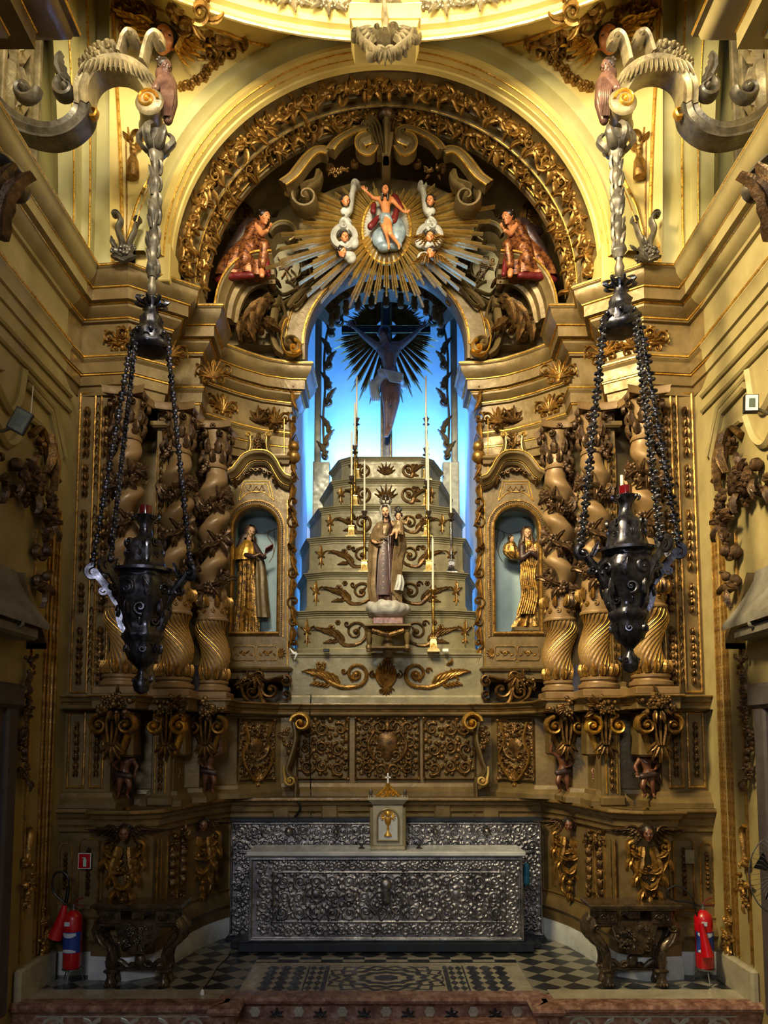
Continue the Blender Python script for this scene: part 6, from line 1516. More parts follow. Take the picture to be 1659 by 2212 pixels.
for k in range(8): mb.tube([(xn(1128 + k * 4), Yn - .1, zn(1218)), (xn(1122 + k * 4), Yn - .13, zn(1250)), (xn(1124 + k * 4.5), Yn - .13, zn(1290)), (xn(1112 + k * 5), Yn - .13, zn(1330))], [.008, .02, .018, .012], 7, 5)
mb.build('twisted_folds', GOLDC, NR_)
mb = MB(); blob(mb, [('c', (xn(1128), Yn - .04, zn(1182)), .05, (xn(1126), Yn - .09, zn(1210)), .04), ('c', (xn(1126), Yn - .09, zn(1210)), .036, (xn(1142), Yn - .13, zn(1198)), .03), ('c', (xn(1158), Yn - .04, zn(1182)), .05, (xn(1162), Yn - .09, zn(1208)), .04), ('c', (xn(1162), Yn - .09, zn(1208)), .036, (xn(1148), Yn - .13, zn(1200)), .03)], .01, 2); mb.build('sleeves', VIOLC, NR_)
mb = MB(); hand(mb, (xn(1140), Yn - .13, zn(1198)), (.6, -.3, .7), (0, -1, 0), .085, .3, 1); hand(mb, (xn(1152), Yn - .13, zn(1198)), (-.5, -.3, .8), (0, -1, 0), .085, .3, -1); mb.build('hands', SKINP, NR_)
mb = MB(); mb.ball((xn(1140), Yn - .13, zn(1180)), (.03, .02, .035), 8, 6); mb.build('flaming_heart', GOLD, NR_)
hc = Vector((xn(1139), Yn - .04, zn(1154)))
mb = MB(); pr, g, M = head_prims(hc, .062, -.05, .05, 0); blob(mb, pr, .006, 1); blob(mb, [('c', hc, .03, (xn(1141), Yn, zn(1176)), .035)], .008, 1); o = mb.build('head', SKINP, NR_); m2 = MB(); face_marks(m2, g, M, .062); m2.build('eyes', HAIR, o)
mb = MB(); veil(mb, hc, .067, -.05, .0, 0, .3, .2); mb.build('wimple', MANTLE, NR_); mb = MB(); veil(mb, hc + Vector((0, .012, .006)), .079, -.05, -.05, 0, 1.1, .45); mb.build('veil', VIOLC, NR_)
for (px, py, yaw) in ((1104, 1165, .7), (1164, 1164, -.5)):
    c0 = Vector((xn(px), Yn - .04, zn(py))); mb = MB(); pr, g, M = head_prims(c0, .042, yaw, .1, 0); blob(mb, pr, .005, 1); o = mb.build('angel_head', SKINP, NR_); m2 = MB(); blob(m2, hair_prims(c0, .044, yaw, .1, 0, .5), .007, 1); m2.build('angel_hair', HAIR, o)
    m3 = MB(); robe(m3, [(c0.x + .05 * (1 if px < 1139 else -1), c0.y, c0.z - .26, .05, .05, 1), (c0.x, c0.y, c0.z - .18, .09, .07, 1), (c0.x - .01, c0.y, c0.z - .09, .075, .06, .7), (c0.x, c0.y, c0.z - .04, .04, .04, .3)], 30, 8, .15); m3.build('angel_robe', GOLDC, o)

# --- risen Christ in the sunburst
Yr = 8.2
RC = thing('rising_figure', 'painted figure with raised arms, blue loincloth and red cloak at the centre of the sunburst', 'statue', px3(836, 535, Yr))
pj = lambda **k: {n: px3(a, b, Yr + d) for n, (a, b, d) in k.items()}
J = pj(head=(832, 410, -.12), neck=(833, 422, -.06), chest=(832, 440, -.03), waist=(834, 458, -.03), pelvis=(832, 470, -.02), shl=(846, 430, -.02), shr=(818, 430, -.02), ell=(858, 444, -.04), wrl=(872, 458, -.12), elr=(806, 428, -.04), wrr=(792, 414, -.1), hpl=(838, 480, -.04), hpr=(828, 480, -.04), knl=(843, 505, -.12), knr=(836, 506, -.08), anl=(862, 530, -.04), anr=(840, 530, -.02), tol=(862, 538, -.08), tor=(840, 538, -.08))
mb = MB(); blob(mb, figure_prims(J, .78), .0075, 2); pr, g, M = head_prims(J['head'], .058, .1, .2, 0); blob(mb, pr, .0055, 1)
hand(mb, J['wrl'], (.9, -.3, -.1), (0, -1, .3), .08, .3, 1); hand(mb, J['wrr'], (-.7, -.2, .7), (0, -1, .3), .08, .3, -1); mb.build('body', SKIN, RC)
mb = MB(); blob(mb, hair_prims(J['head'], .06, .1, .2, 0, .6), .009, 1); mb.build('hair', HAIR, RC)
mb = MB(); pc = J['pelvis']; blob(mb, [('e', pc, (.075, .06, .055)), ('c', pc + Vector((-.03, -.03, 0)), .03, pc + Vector((-.03, -.05, -.1)), .022), ('c', pc + Vector((.03, -.03, 0)), .03, pc + Vector((.06, -.02, -.07)), .03)], .007, 1); mb.build('loincloth', BLUEC, RC)
mb = MB(); blob(mb, [('c', px3(852, 428, Yr + .02), .05, px3(866, 450, Yr), .035), ('c', px3(862, 440, Yr), .03, px3(850, 478, Yr), .04), ('c', px3(815, 472, Yr), .03, px3(800, 490, Yr - .02), .04), ('c', px3(826, 466, Yr), .02, px3(815, 472, Yr), .03), ('c', px3(808, 442, Yr + .03), .03, px3(806, 458, Yr + .02), .035)], .009, 1); mb.build('red_cloak', REDC, RC)
mb = MB(); blob(mb, [('e', px3(822, 515, Yr + .05), (.1, .05, .12)), ('e', px3(858, 500, Yr + .04), (.1, .05, .16)), ('e', px3(850, 530, Yr + .04), (.1, .06, .06)), ('e', px3(830, 535, Yr + .03), (.08, .06, .05))], .012, 1); mb.build('cloud', BLUEC, RC)
# cherubs on clouds around it
CHB = [(746, 434, .5, .3, 'turbaned cherub head at the upper left of the sunburst, on a curling cloud'), (930, 434, -.3, .3, 'turbaned cherub head at the upper right of the sunburst, on a curling cloud'), (744, 513, .3, .2, 'cherub head wrapped in a white cloud ring, left side of the sunburst'), (928, 512, .2, .2, 'cherub with raised wings in a cloud, right side of the sunburst'), (738, 545, .9, .3, 'lowest left cherub head of the sunburst, with a puff of white cloud'), (932, 546, -.8, .3, 'lowest right cherub of the sunburst, with folded wings and white cloud')]
for i, (px, py, yaw, pit, lb) in enumerate(CHB):
    c0 = px3(px, py, 8.15); t = thing('cherub', lb, 'cherub', c0, 'cherubs on clouds around the sunburst'); sx = 1 if px < 834 else -1
    relhead(t, c0, .062, yaw, pit, 0)
    mb = MB(); f = F(8.24)
    if i < 2:
        mb.rib(f, Q([(px + sx * 18, py - 26), (px + sx * 14, py - 8), (px + sx * 10, py + 22), (px - sx * 2, py + 36)], 8.24), .035, .07, 0, 8, w1=.03); mb.spiral(f, *P(px + sx * 20, py - 30, 8.24), .05, 0, 1.2, .018, .08, sx)
        mb.rib(f, Q([(px - sx * 6, py + 44), (px + sx * 4, py + 56), (px - sx * 2, py + 66)], 8.24), .06, .07, 0, 8); mb.spiral(f, *P(px - sx * 2, py + 60, 8.24), .06, PI / 2, 1.3, .02, .08, sx)
    elif i < 4:
        mb.run(f, arc(*P(px, py + 2, 8.24), .12, 0, 2 * PI, 24)[:-1], [(-.035, 0), (-.03, .05), (0, .075), (.03, .05), (.035, 0)], closed=True); mb.spiral(f, *P(px, py - 26, 8.24), .07, 0, 1.3, .022, .07, sx)
    blob(mb, [('e', px3(px + sx * (14 if i > 3 else 0), py + (8 if i > 3 else 16), 8.2), (.07, .05, .05)), ('e', px3(px + sx * 20, py + 12, 8.22), (.06, .05, .07))] if i > 1 else [('e', c0 + Vector((0, .06, -.08)), (.06, .04, .05))], .01, 1)
    mb.build('cloud', CLOUD, t)
    if i in (3, 5):
        mb = MB()
        for s_ in (-1, 1): wing(mb, c0 + Vector((s_ * .03, .02, -.04)), c0 + Vector((s_ * .13, .03, .02 if i == 3 else -.05)), (0, 0, 1), .12, 6, .014)
        mb.build('wings', OLDGOLD, t)

# --- kneeling angels on the half pediments
def kneeling_angel(lb):
    Ya = 8.55; q = lambda a, b, d=0: px3(a, b, Ya + d)
    t = thing('kneeling_angel', lb, 'angel', q(535, 598, 0))
    mb = MB(); robe(mb, [(*q(520, 600, .0), .3, .12, 1), (*q(524, 575, 0), .26, .13, 1), (*q(534, 545, .0), .19, .12, .8), (*q(548, 515, .0), .12, .1, .6), (*q(556, 492, .0), .125, .09, .4), (*q(560, 478, 0), .07, .06, .2)], 50, 9, .13, 0, .2); mb.build('dress', ANGELC, t)
    mb = MB(); blob(mb, [('c', q(536, 535, -.08), .1, q(528, 565, -.1), .09), ('c', q(545, 530, -.08), .09, q(572, 530, -.14), .07), ('c', q(572, 530, -.14), .065, q(566, 575, -.1), .05), ('c', q(528, 565, -.1), .08, q(500, 585, -.06), .05)], .016, 2); mb.build('knees_and_skirt', ANGELC, t)
    mb = MB(); blob(mb, [('c', q(565, 585, -.1), .035, q(566, 596, -.12), .03), ('c', q(500, 588, -.06), .035, q(486, 594, -.05), .025)], .01, 1); mb.build('bare_shins', SKIN, t)
    mb = MB(); blob(mb, [('c', q(545, 595, -.1), .04, q(490, 598, -.06), .05), ('c', q(490, 598, -.06), .045, q(470, 606, -.03), .04), ('c', q(575, 560, -.08), .035, q(580, 594, -.1), .03)], .012, 1); mb.build('red_sash', REDC, t)
    mb = MB(); blob(mb, [('c', q(540, 485, .05), .09, q(505, 545, .08), .11), ('c', q(505, 545, .08), .1, q(472, 600, .04), .08), ('c', q(530, 500, .05), .08, q(500, 500, .1), .05), ('c', q(548, 482, .0), .07, q(556, 500, -.03), .06)], .02, 2); mb.build('cloak', VIOLC, t)
    mb = MB(); blob(mb, [('c', q(552, 486, -.04), .045, q(566, 506, -.1), .035), ('c', q(566, 506, -.1), .034, q(578, 498, -.16), .022), ('c', q(560, 478, -.02), .035, q(562, 468, -.03), .032)], .009, 1); hand(mb, q(578, 498, -.16), (.6, -.2, .8), (-.6, 0, .6), .1, .35, 1); mb.build('arms', SKIN, t)
    relhead(t, q(571, 470, -.07), .085, .9, .35, 0)
    mb = MB(); wing(mb, q(540, 482, .12), q(492, 442, .16), (0, 0, 1), .34, 10, .03); mb.build('wing', OLDGOLD, t); mb = MB(); wing(mb, q(545, 478, .16), q(520, 448, .22), (0, 0, 1), .26, 8, .03); mb.build('wing', OLDGOLD, t)
for SGN in (-1, 1): kneeling_angel('winged angel in dark red and gold kneeling on the %s half pediment, head bowed' % side())
SGN = -1
# --- carved emblem details: crossed instruments on the shields
for SGN in (-1, 1):
    mb = MB(); f = F(8.9)
    mb.rib(f, Q([(612, 560), (622, 605)] if SGN < 0 else [(604, 565), (640, 612)], 8.9), .009, .02, 0, 6, 0); mb.rib(f, Q([(602, 580), (632, 572)], 8.9), .009, .02, 0, 6, 0)
    if SGN < 0: mb.rib(f, Q([(636, 560), (608, 600)], 8.9), .01, .02, 0, 6, 0); mb.rib(f, Q([(600, 556), (630, 598)], 8.9), .006, .02, 0, 6, 0)
    else:
        for k in range(6): mb.rib(f, Q([(612 + k * 2, 556 + k * 8), (624 + k * 2, 554 + k * 8)], 8.9), .004, .015, 0, 6, 0)
        mb.rib(f, Q([(612, 552), (624, 602)], 8.9), .005, .015, 0, 6, 0); mb.rib(f, Q([(624, 550), (636, 600)], 8.9), .005, .015, 0, 6, 0); mb.ball(f.pt(*P(604, 565, 8.9), .02), .025, 7, 5)
    mb.build('carved_emblem', DARKGOLD, ALT)
SGN = -1

# --- putti (atlantes) at the wainscot and cherub heads of the dado
def putto(lb, px, py, h_px, Yp, lean, arm, group):
    k = h_px / 1700 * Yp; q = lambda u, v, d=0: px3(px + u * h_px, py - v * h_px, Yp + d * k)
    t = thing('putto', lb, 'putto', q(0, 0), group)
    J = dict(head=q(.05 + lean, .84, -.05), neck=q(.03 + lean, .74), chest=q(.02 + lean * .8, .64), waist=q(lean * .4, .52), pelvis=q(0, .44), shl=q(.13 + lean, .70), shr=q(-.1 + lean, .70), ell=q(.24, .78 if arm else .56, -.05), wrl=q(.2, .96 if arm else .46, -.1), elr=q(-.2, .6, -.08), wrr=q(-.12, .5, -.2),
             hpl=q(.06, .38, -.02), hpr=q(-.06, .38, -.02), knl=q(.1, .2, -.1), knr=q(-.08, .2, -.04), anl=q(.05, .04, 0), anr=q(-.1, .04, .02), tol=q(.08, .0, -.12), tor=q(-.12, .0, -.1))
    mb = MB(); pr = [(p[0], p[1], p[2] * 1.35, p[3], p[4] * 1.35) if p[0] == 'c' else p for p in figure_prims(J, k)]; blob(mb, pr, k * .016, 1)
    hand(mb, J['wrl'], (0, -.1, 1 if arm else -1), (0, -1, 0), k * .12, .6, 1); hand(mb, J['wrr'], (.6, -.6, .1), (0, 0, -1), k * .12, .6, -1); mb.build('body', SKIND, t)
    relhead(t, J['head'], k * .105, lean * 3, .2, 0, SKIND)
    mb = MB(); blob(mb, [('c', q(-.12, .42, -.08), k * .06, q(.12, .38, -.08), k * .06), ('c', q(-.12, .42, 0), k * .06, q(-.28, .2, .05), k * .05)], k * .025, 1); mb.build('sash', VIOLC, t)
    mb = MB(); f = F(Yp + .06); cx_, cz_ = P(px - .35 * h_px, py - .12 * h_px, Yp + .06); mb.spiral(f, cx_, cz_, k * .13, 0, 1.4, k * .04, k * .1, -1, 0, 8); mb.rib(f, [(cx_ + k * .1, cz_ - k * .08), (cx_ + k * .3, cz_ - k * .02), (cx_ + k * .45, cz_ + k * .1)], k * .06, k * .1, 0, 8); mb.leaf(f, cx_ + k * .1, cz_ + k * .1, 1.2, k * .4, k * .08, k * .1, 0, -.5); mb.build('scroll', BRONZEGILT, t)
for SGN in (-1, 1):
    sd = side()
    putto('dark wooden putto with wings standing under the %s outermost column' % sd, 268, 1722, 118, 7.42, .02, 0, 'putti of the wainscot')
    putto('small dark putto squeezed in the narrow recess beside the %s wainscot pilaster' % sd, 368, 1716, 90, 7.82, .0, 0, 'putti of the wainscot')
    putto('dark wooden putto with one arm raised under the %s niche column' % sd, 452, 1712, 112, 8.1, -.03, 1, 'putti of the wainscot')
    for (px, py, Yd, hs, lb) in ((268, 1800, 7.1, 40, 'winged cherub head over a leafy cartouche on the %s dado pedestal' % sd), (440, 1782, 8.2, 32, 'winged cherub head over a husk drop on the concave %s dado' % sd)):
        c0 = px3(px, py, Yd - .04); r = hs / 2 / 1700 * Yd; t = thing('winged_cherub', lb, 'cherub', c0, 'cherub heads of the dado'); relhead(t, c0, r * .85, .2, .15, 0, SKIND)
        mb = MB()
        for s_ in (-1, 1): wing(mb, c0 + Vector((s_ * r * .6, .05, -.02)), c0 + Vector((s_ * r * 2.4, .07, .04)), (0, 0, 1), r * 2, 7, .02)
        mb.build('wings', BRONZEGILT, t)
        mb = MB(); f = F(Yd + .03); x, z = P(px, py, Yd)
        W = r * 2.4
        for s_ in (-1, 1):
            mb.spiral(f, x + s_ * W * .7, z - .12, W * .28, PI / 2, 1.3, .016, .06, -s_, 0, 7); mb.rib(f, [(x + s_ * W * .9, z - .1), (x + s_ * W * .8, z - .25), (x + s_ * W * .4, z - .4), (x + s_ * .03, z - .55)], .022, .06, 0, 8)
            for k in range(6): mb.leaf(f, x + s_ * W * (.85 - .12 * k), z - .14 - .07 * k, -PI / 2 + s_ * (.8 if k % 2 else -.6), .14, .035, .07, 0, -s_)
            mb.leaf(f, x + s_ * .05, z - .12, -PI / 2 + s_ * .2, .34, .06, .06); mb.bunch(f, x + s_ * .06, z - .3, .05, .14, 9, .022, .05)
        mb.cut(); mb.dome(f, x, z - .58, .04, .06); mb.husks(f, x, z - .6, z - .78, .08, .05, 2); mb.spiral(f, x, z + .2, .03, 0, 1.2, .008, .04)
        mb.build('leafy_cartouche', OLDGOLD, t)
SGN = -1
# ================================================================== ORNAMENT ON THE VAULT
from mathutils.bvhtree import BVHTree
def bvh(names):
    vs, fs = [], []
    for n in names:
        o = bpy.data.objects[n]; b = len(vs); vs += [o.location + v.co for v in o.data.vertices]; fs += [[b + i for i in p.vertices] for p in o.data.polygons]
    return BVHTree.FromPolygons(vs, fs)
PEND = [o.name for o in COL.objects if o.name.startswith('ceiling') and o.type == 'MESH'][2:4]
VT = bvh([o.name for o in COL.objects if o.name.startswith('ceiling')])
CAMP = Vector((0, 0, EYE))
def hit(px, py, fallback=6.9):
    """place on the vault seen at a photo point, with its facing"""
    x, z = P(px, py, 6.0); d = (Vector((x, 6.0, z)) - CAMP).normalized(); h = VT.ray_cast(CAMP, d)
    if h[0] is None or h[0].y < 5.0:
        x, z = P(px, py, fallback); return Vector((x, fallback, z)), Vector((0, -1, 0))
    n = h[1]
    if n.dot(d) > 0: n = -n
    return h[0], n
def vfr(px, py):
    p, n = hit(px, py); a = Vector((1, 0, 0)); a = (a - n * a.dot(n)).normalized(); return Fr(p, a, n.cross(a), n)
def vline(mb, pts, w, off=.012, sm=6):
    q = [(v.x, v.y) for v in cat([(a, b, 0) for a, b in pts], sm)]; mb.tube([hit(a, b)[0] + hit(a, b)[1] * off for a, b in q], w, 6)
for SGN in (-1, 1):
    sd = side()
    for pts in ([(264, 560), (262, 420), (258, 300), (250, 150), (243, 2)], [(271, 556), (290, 470), (320, 392), (370, 310), (430, 234), (500, 168), (588, 100)], [(588, 98), (540, 88), (470, 62), (400, 36), (300, 4)]):
        mb = MB(); vline(mb, pts, .017, .01); struct(mb.build('trim_16', GOLD))
    for pts in ([(274, 540), (274, 420), (272, 300)], [(280, 545), (300, 466), (330, 392), (380, 306), (440, 232), (505, 172), (560, 112)]):
        mb = MB(); vline(mb, pts, .007, .01); struct(mb.build('trim_16', OLDGOLD))
    # carved triangle filling
    t = thing('pendentive_carving', 'scrolls, shells and fruit carved around the winged cherub on the %s vault corner' % sd, 'carving', hit(400, 150)[0] if SGN else None, None)
    mb = MB()
    for i, (px, py, r, d) in enumerate(((500, 105, .1, 1), (455, 110, .07, -1), (470, 75, .08, 1), (415, 50, .09, -1), (430, 20, .1, 1), (380, 22, .09, -1), (300, 25, .1, 1), (275, 12, .08, -1), (345, 50, .07, 1), (265, 35, .06, 1), (300, 300, .07, -1))):
        f = vfr(px, py); mb.cut(); mb.spiral(f, 0, 0, r, i, 1.3, r * .24, .07, d, 0, 7)
        for k in range(3): mb.leaf(f, math.cos(i + k * 1.4) * r, math.sin(i + k * 1.4) * r, i + k * 1.4 + d * .8, r * 1.6, r * .35, .07, 0, d)
    mb.build('scroll', OLDGOLD, t); mb = MB()
    for (px, py) in ((474, 128), (462, 140), (448, 152), (440, 168), (425, 176), (410, 186), (395, 190), (270, 55), (268, 66), (272, 45)): f = vfr(px, py); mb.cut(); mb.rose(f, 0, 0, .055, .06, 0, 6); mb.ball(f.pt(.03, .03, .02), .03, 7, 5)
    mb.build('fruit', OLDGOLD, t)
    t = thing('winged_cherub', 'dark haired cherub head with golden wings on the %s vault corner' % sd, 'cherub', hit(374, 100)[0])
    p0, n0 = hit(374, 105); c0 = p0 + n0 * .16
    relhead(t, c0, .145, .5, .25, .1)
    mb = MB(); wing(mb, p0 + n0 * .06 + Vector((.1, 0, -.1)), p0 + n0 * .1 + Vector((.36, -.02, .02)), (0, 0, 1), .26, 8, .04); mb.build('wing', GOLD, t)
    mb = MB(); wing(mb, p0 + n0 * .06 + Vector((-.1, 0, 0)), p0 + n0 * .1 + Vector((-.3, -.02, .22)), (0, 0, 1), .22, 7, .04); mb.build('wing', GOLD, t)
    # tassel on a cord
    t = thing('carved_tassel', 'gilded tassel hanging from a ring on the %s vault corner' % sd, 'tassel', hit(289, 380)[0])
    p, n = hit(289, 350); f = Fr(p + n * .03, (1, 0, 0), (0, 0, 1), n); s_ = p.y / 1700
    mb = MB(); mb.rib(f, [(-.06, .32), (-.04, .2), (0, .12), (.05, .22), (.06, .32)], .014, .03, 0, 7); mb.ball(f.pt(0, .1, .02), .04, 8, 6); mb.build('ring', OLDGOLD, t)
    mb = MB(); c = f.pt(0, 0, .02); mb.lathe((c.x, c.y, c.z - .19), [(.055, 0), (.06, .01), (.055, .1), (.05, .16), (.035, .2), (.02, .24), (.03, .26), (.02, .28), (.01, .31)], 16, lambda r, z, a: r * (1 + .06 * math.cos(a * 14))); mb.build('fringe', OLDGOLD, t)
    # leafy horn ornament standing in the corner
    t = thing('corner_urn', 'carved leafy ornament standing on the cornice in the %s vault corner' % sd, 'urn', (P(272, 560, 7.0)[0], 7.0, P(0, 565, 7.0)[1]))
    mb = MB(); f = F(6.98); mb.rib(f, Q([(262, 560), (266, 530), (256, 500), (262, 478), (252, 464), (244, 468)], 6.98), .035, .07, 0, 8, w1=.02); mb.spiral(f, *P(250, 466, 6.98), .04, 0, 1.2, .014, .05); mb.rib(f, Q([(282, 560), (280, 530), (290, 505), (296, 486), (304, 476)], 6.98), .03, .06, 0, 8, w1=.018); mb.spiral(f, *P(300, 478, 6.98), .035, PI, 1.2, .013, .05, -1); mb.build('horn', TUBEM, t)
    mb = MB(); mb.bunch(f, *P(270, 548, 6.98), .12, .07, 12, .035, .07); mb.fan(f, *P(270, 566, 6.98), .3, PI - .3, 5, .16, .035, .06); mb.build('leaves', TUBEM, t)
SGN = -1
# central corbel on the dome ring and the garland on its frieze
t = thing('ring_corbel', 'bracket with scrolls and shell at the middle of the dome cornice', 'corbel', hit(832, 90)[0])
Yk = 6.42; f = F(Yk)
mb = MB(); mb.prism(f, Q([(756, 46), (908, 46), (900, 76), (764, 76)], Yk), -.3, .08); mb.run(f, Q([(756, 50), (908, 50)], Yk), [(-.05, 0), (-.05, .1), (0, .13), (.03, .16), (.04, 0)]); mb.build('cap', PALE, t)
mb = MB(); mb.rib(f, Q([(832, -10), (830, 40), (834, 80), (832, 100)], Yk), .05, .2, 0, 10, wm=.04); mb.build('stem', ARMM, t)
mb = MB()
for s_ in (-1, 1):
    q = lambda a, b: P(832 + s_ * a, b, Yk)
    mb.cut(); mb.spiral(f, *q(26, 40), .06, 0, 1.3, .018, .12, s_); mb.spiral(f, *q(16, 86), .05, 0, 1.3, .016, .14, s_); mb.rib(f, [q(60, 78), q(50, 96), q(30, 112), q(10, 128)], .03, .1, 0, 8)
    mb.spiral(f, *q(66, 84), .04, 0, 1.2, .014, .08, -s_); mb.spiral(f, *q(32, 120), .05, 0, 1.2, .016, .08, s_)
    for k in range(4): mb.leaf(f, *q(14, 74), -PI / 2 + s_ * (.5 + .3 * k), .22, .04, .09)
mb.build('scroll', ARMM, t)
mb = MB(); mb.fan(f, *P(832, 112, Yk), -PI / 2 - 1.2, -PI / 2 + 1.2, 7, .14, .03, .08); mb.fan(f, *P(832, 30, Yk), PI / 2 - 1, PI / 2 + 1, 7, .2, .03, .1); mb.build('shell', ARMM, t)
mb = MB()
for k in range(42):
    px = 560 + k * 13.2
    if 745 < px < 915: continue
    f = vfr(px, 14 + abs(px - 832) ** 2 * -.0004 + 2); mb.cut() if k % 3 == 0 else None
    mb.rose(f, 0, 0, .045, .04, .0, 5, k); mb.leaf(f, .02, 0, k, .12, .03, .04)
mb.build('garland_sprig', ARMM, t)

# ================================================================== LAMP BRACKETS AND HANGING LAMPS
LX, LY = -1.87, 6.0
def lamp_bracket(lb):
    t = thing('lamp_bracket', lb, 'bracket', (-2.7, LY, P(0, 300, LY)[1])); f = F(LY); w = .075
    def strap(pts, half, dep, name, m, sm=6):
        mb = MB(); mb.run(f, Q(pts, LY), [(-half, -dep), (-half, dep), (-half * .5, dep * .8), (0, dep * 1.15), (half * .5, dep * .8), (half, dep), (half, -dep)], smooth=sm); mb.build(name, m, t, angle=50)
    strap([(-14, 225), (22, 262), (60, 286), (110, 297), (150, 287), (178, 262), (186, 236)], .065, .09, 'lower_arm', TUBEM)
    strap([(186, 240), (186, 200), (205, 168), (240, 152), (280, 156), (315, 180), (336, 212), (344, 236)], .06, .10, 'upper_arm', ARMM)
    mb = MB()
    for k in range(16):
        a = Q([(196 + k * 9.2, 172 - 22 * math.sin(PI * k / 15) + k * 2.0)], LY)[0]; mb.cut() if k == 0 else None
        mb.leaf(F(LY - .10), a[0], a[1] + .06, -PI / 2 + (k - 7) * .07, .12, .018, .03, 0, 0, 4, .4, False)
    mb.build('gadroons', ARMM, t)
    x, z = P(325, 248, LY); mb = MB()
    rs = []
    for (yy, r) in ((-.16, .07), (-.15, .1), (-.13, .115), (-.1, .1), (-.02, .085), (.06, .09), (.1, .105), (.13, .1)): rs.append([(x - .02 * (yy / .1) * 1.2 + r * math.cos(a), LY + yy, z + r * math.sin(a)) for a in [2 * PI * j / 24 for j in range(24)]])
    mb.rings(rs); mb.build('scroll_roll', ARMM, t)
    mb = MB(); mb.spiral(F(LY - .155), x + .02, z, .085, 0, 1.8, .014, .03); mb.build('scroll_eye', GOLD, t)
    mb = MB(); f2 = F(LY - .03)
    for (px, py, r) in ((192, 150, .07), (205, 132, .07), (222, 120, .075), (240, 118, .085), (215, 142, .06), (258, 128, .05)): mb.cut(); mb.rose(f2, *P(px, py, LY), r, .1, 0, 7); mb.ball(f2.pt(*P(px, py, LY), .06), r * .3, 8, 6)
    mb.build('rosette', ARMM, t)
    for pts, c in (([(262, 132), (268, 112), (272, 98), (282, 86), (296, 90), (298, 104)], (290, 100)), ([(312, 150), (318, 122), (326, 98), (340, 88), (352, 96), (352, 112)], (344, 104))):
        mb = MB(); mb.rib(f2, Q(pts, LY), .035, .09, 0, 9, w1=.03); mb.spiral(f2, *P(*c, LY), .04, 0, 1.1, .016, .1, -1); mb.build('crest_scroll', ARMM, t)
    mb = MB(); mb.spiral(f2, *P(148, 205, LY), .1, PI / 2, 1.3, .035, .08, 1, 0, 9); mb.spiral(f2, *P(60, 205, LY), .1, 0, 1.2, .04, .08, -1, 0, 9); mb.leaf(f2, *P(150, 190, LY), PI / 2 + .6, .25, .06, .1, 0, -1); mb.build('leaf_scroll', TUBEM, t)
    mb = MB(); mb.rib(f2, Q([(205, 246), (214, 250), (210, 262), (200, 262)], LY), .015, .05, 0, 7); mb.build('curl', GOLD, t)
    # reclining figure on the outer curve
    p = lambda a, b, d=0: px3(a, b, LY + d)
    mb = MB(); blob(mb, [('c', p(352, 158, -.02), .07, p(362, 188, -.02), .085), ('c', p(362, 188, -.02), .08, p(372, 225, 0), .05), ('c', p(372, 225, 0), .045, p(362, 262, 0), .04), ('c', p(350, 170, -.08), .04, p(335, 192, -.12), .035)], .016, 2)
    for k in range(6): mb.tube([p(345 + 4 * k, 165, -.09), p(352 + 4 * k, 200, -.11), p(352 + 3 * k, 250, -.05)], [.008, .02, .01], 6, 5)
    mb.build('draped_figure', PMARB if False else BRONZEROSE, t); relhead(t, p(356, 146, -.06), .07, .9, .3, 0, BRONZEROSE, HAIR, name='figure_head')
BRONZEROSE = mat('rose_brown_drapery', srgb(74, 50, 44), srgb(118, 82, 66), 0.2, 0.4, 10)
for SGN in (-1, 1): lamp_bracket('big scrolled wall bracket with rosettes that holds the %s hanging lamp' % side())
SGN = -1
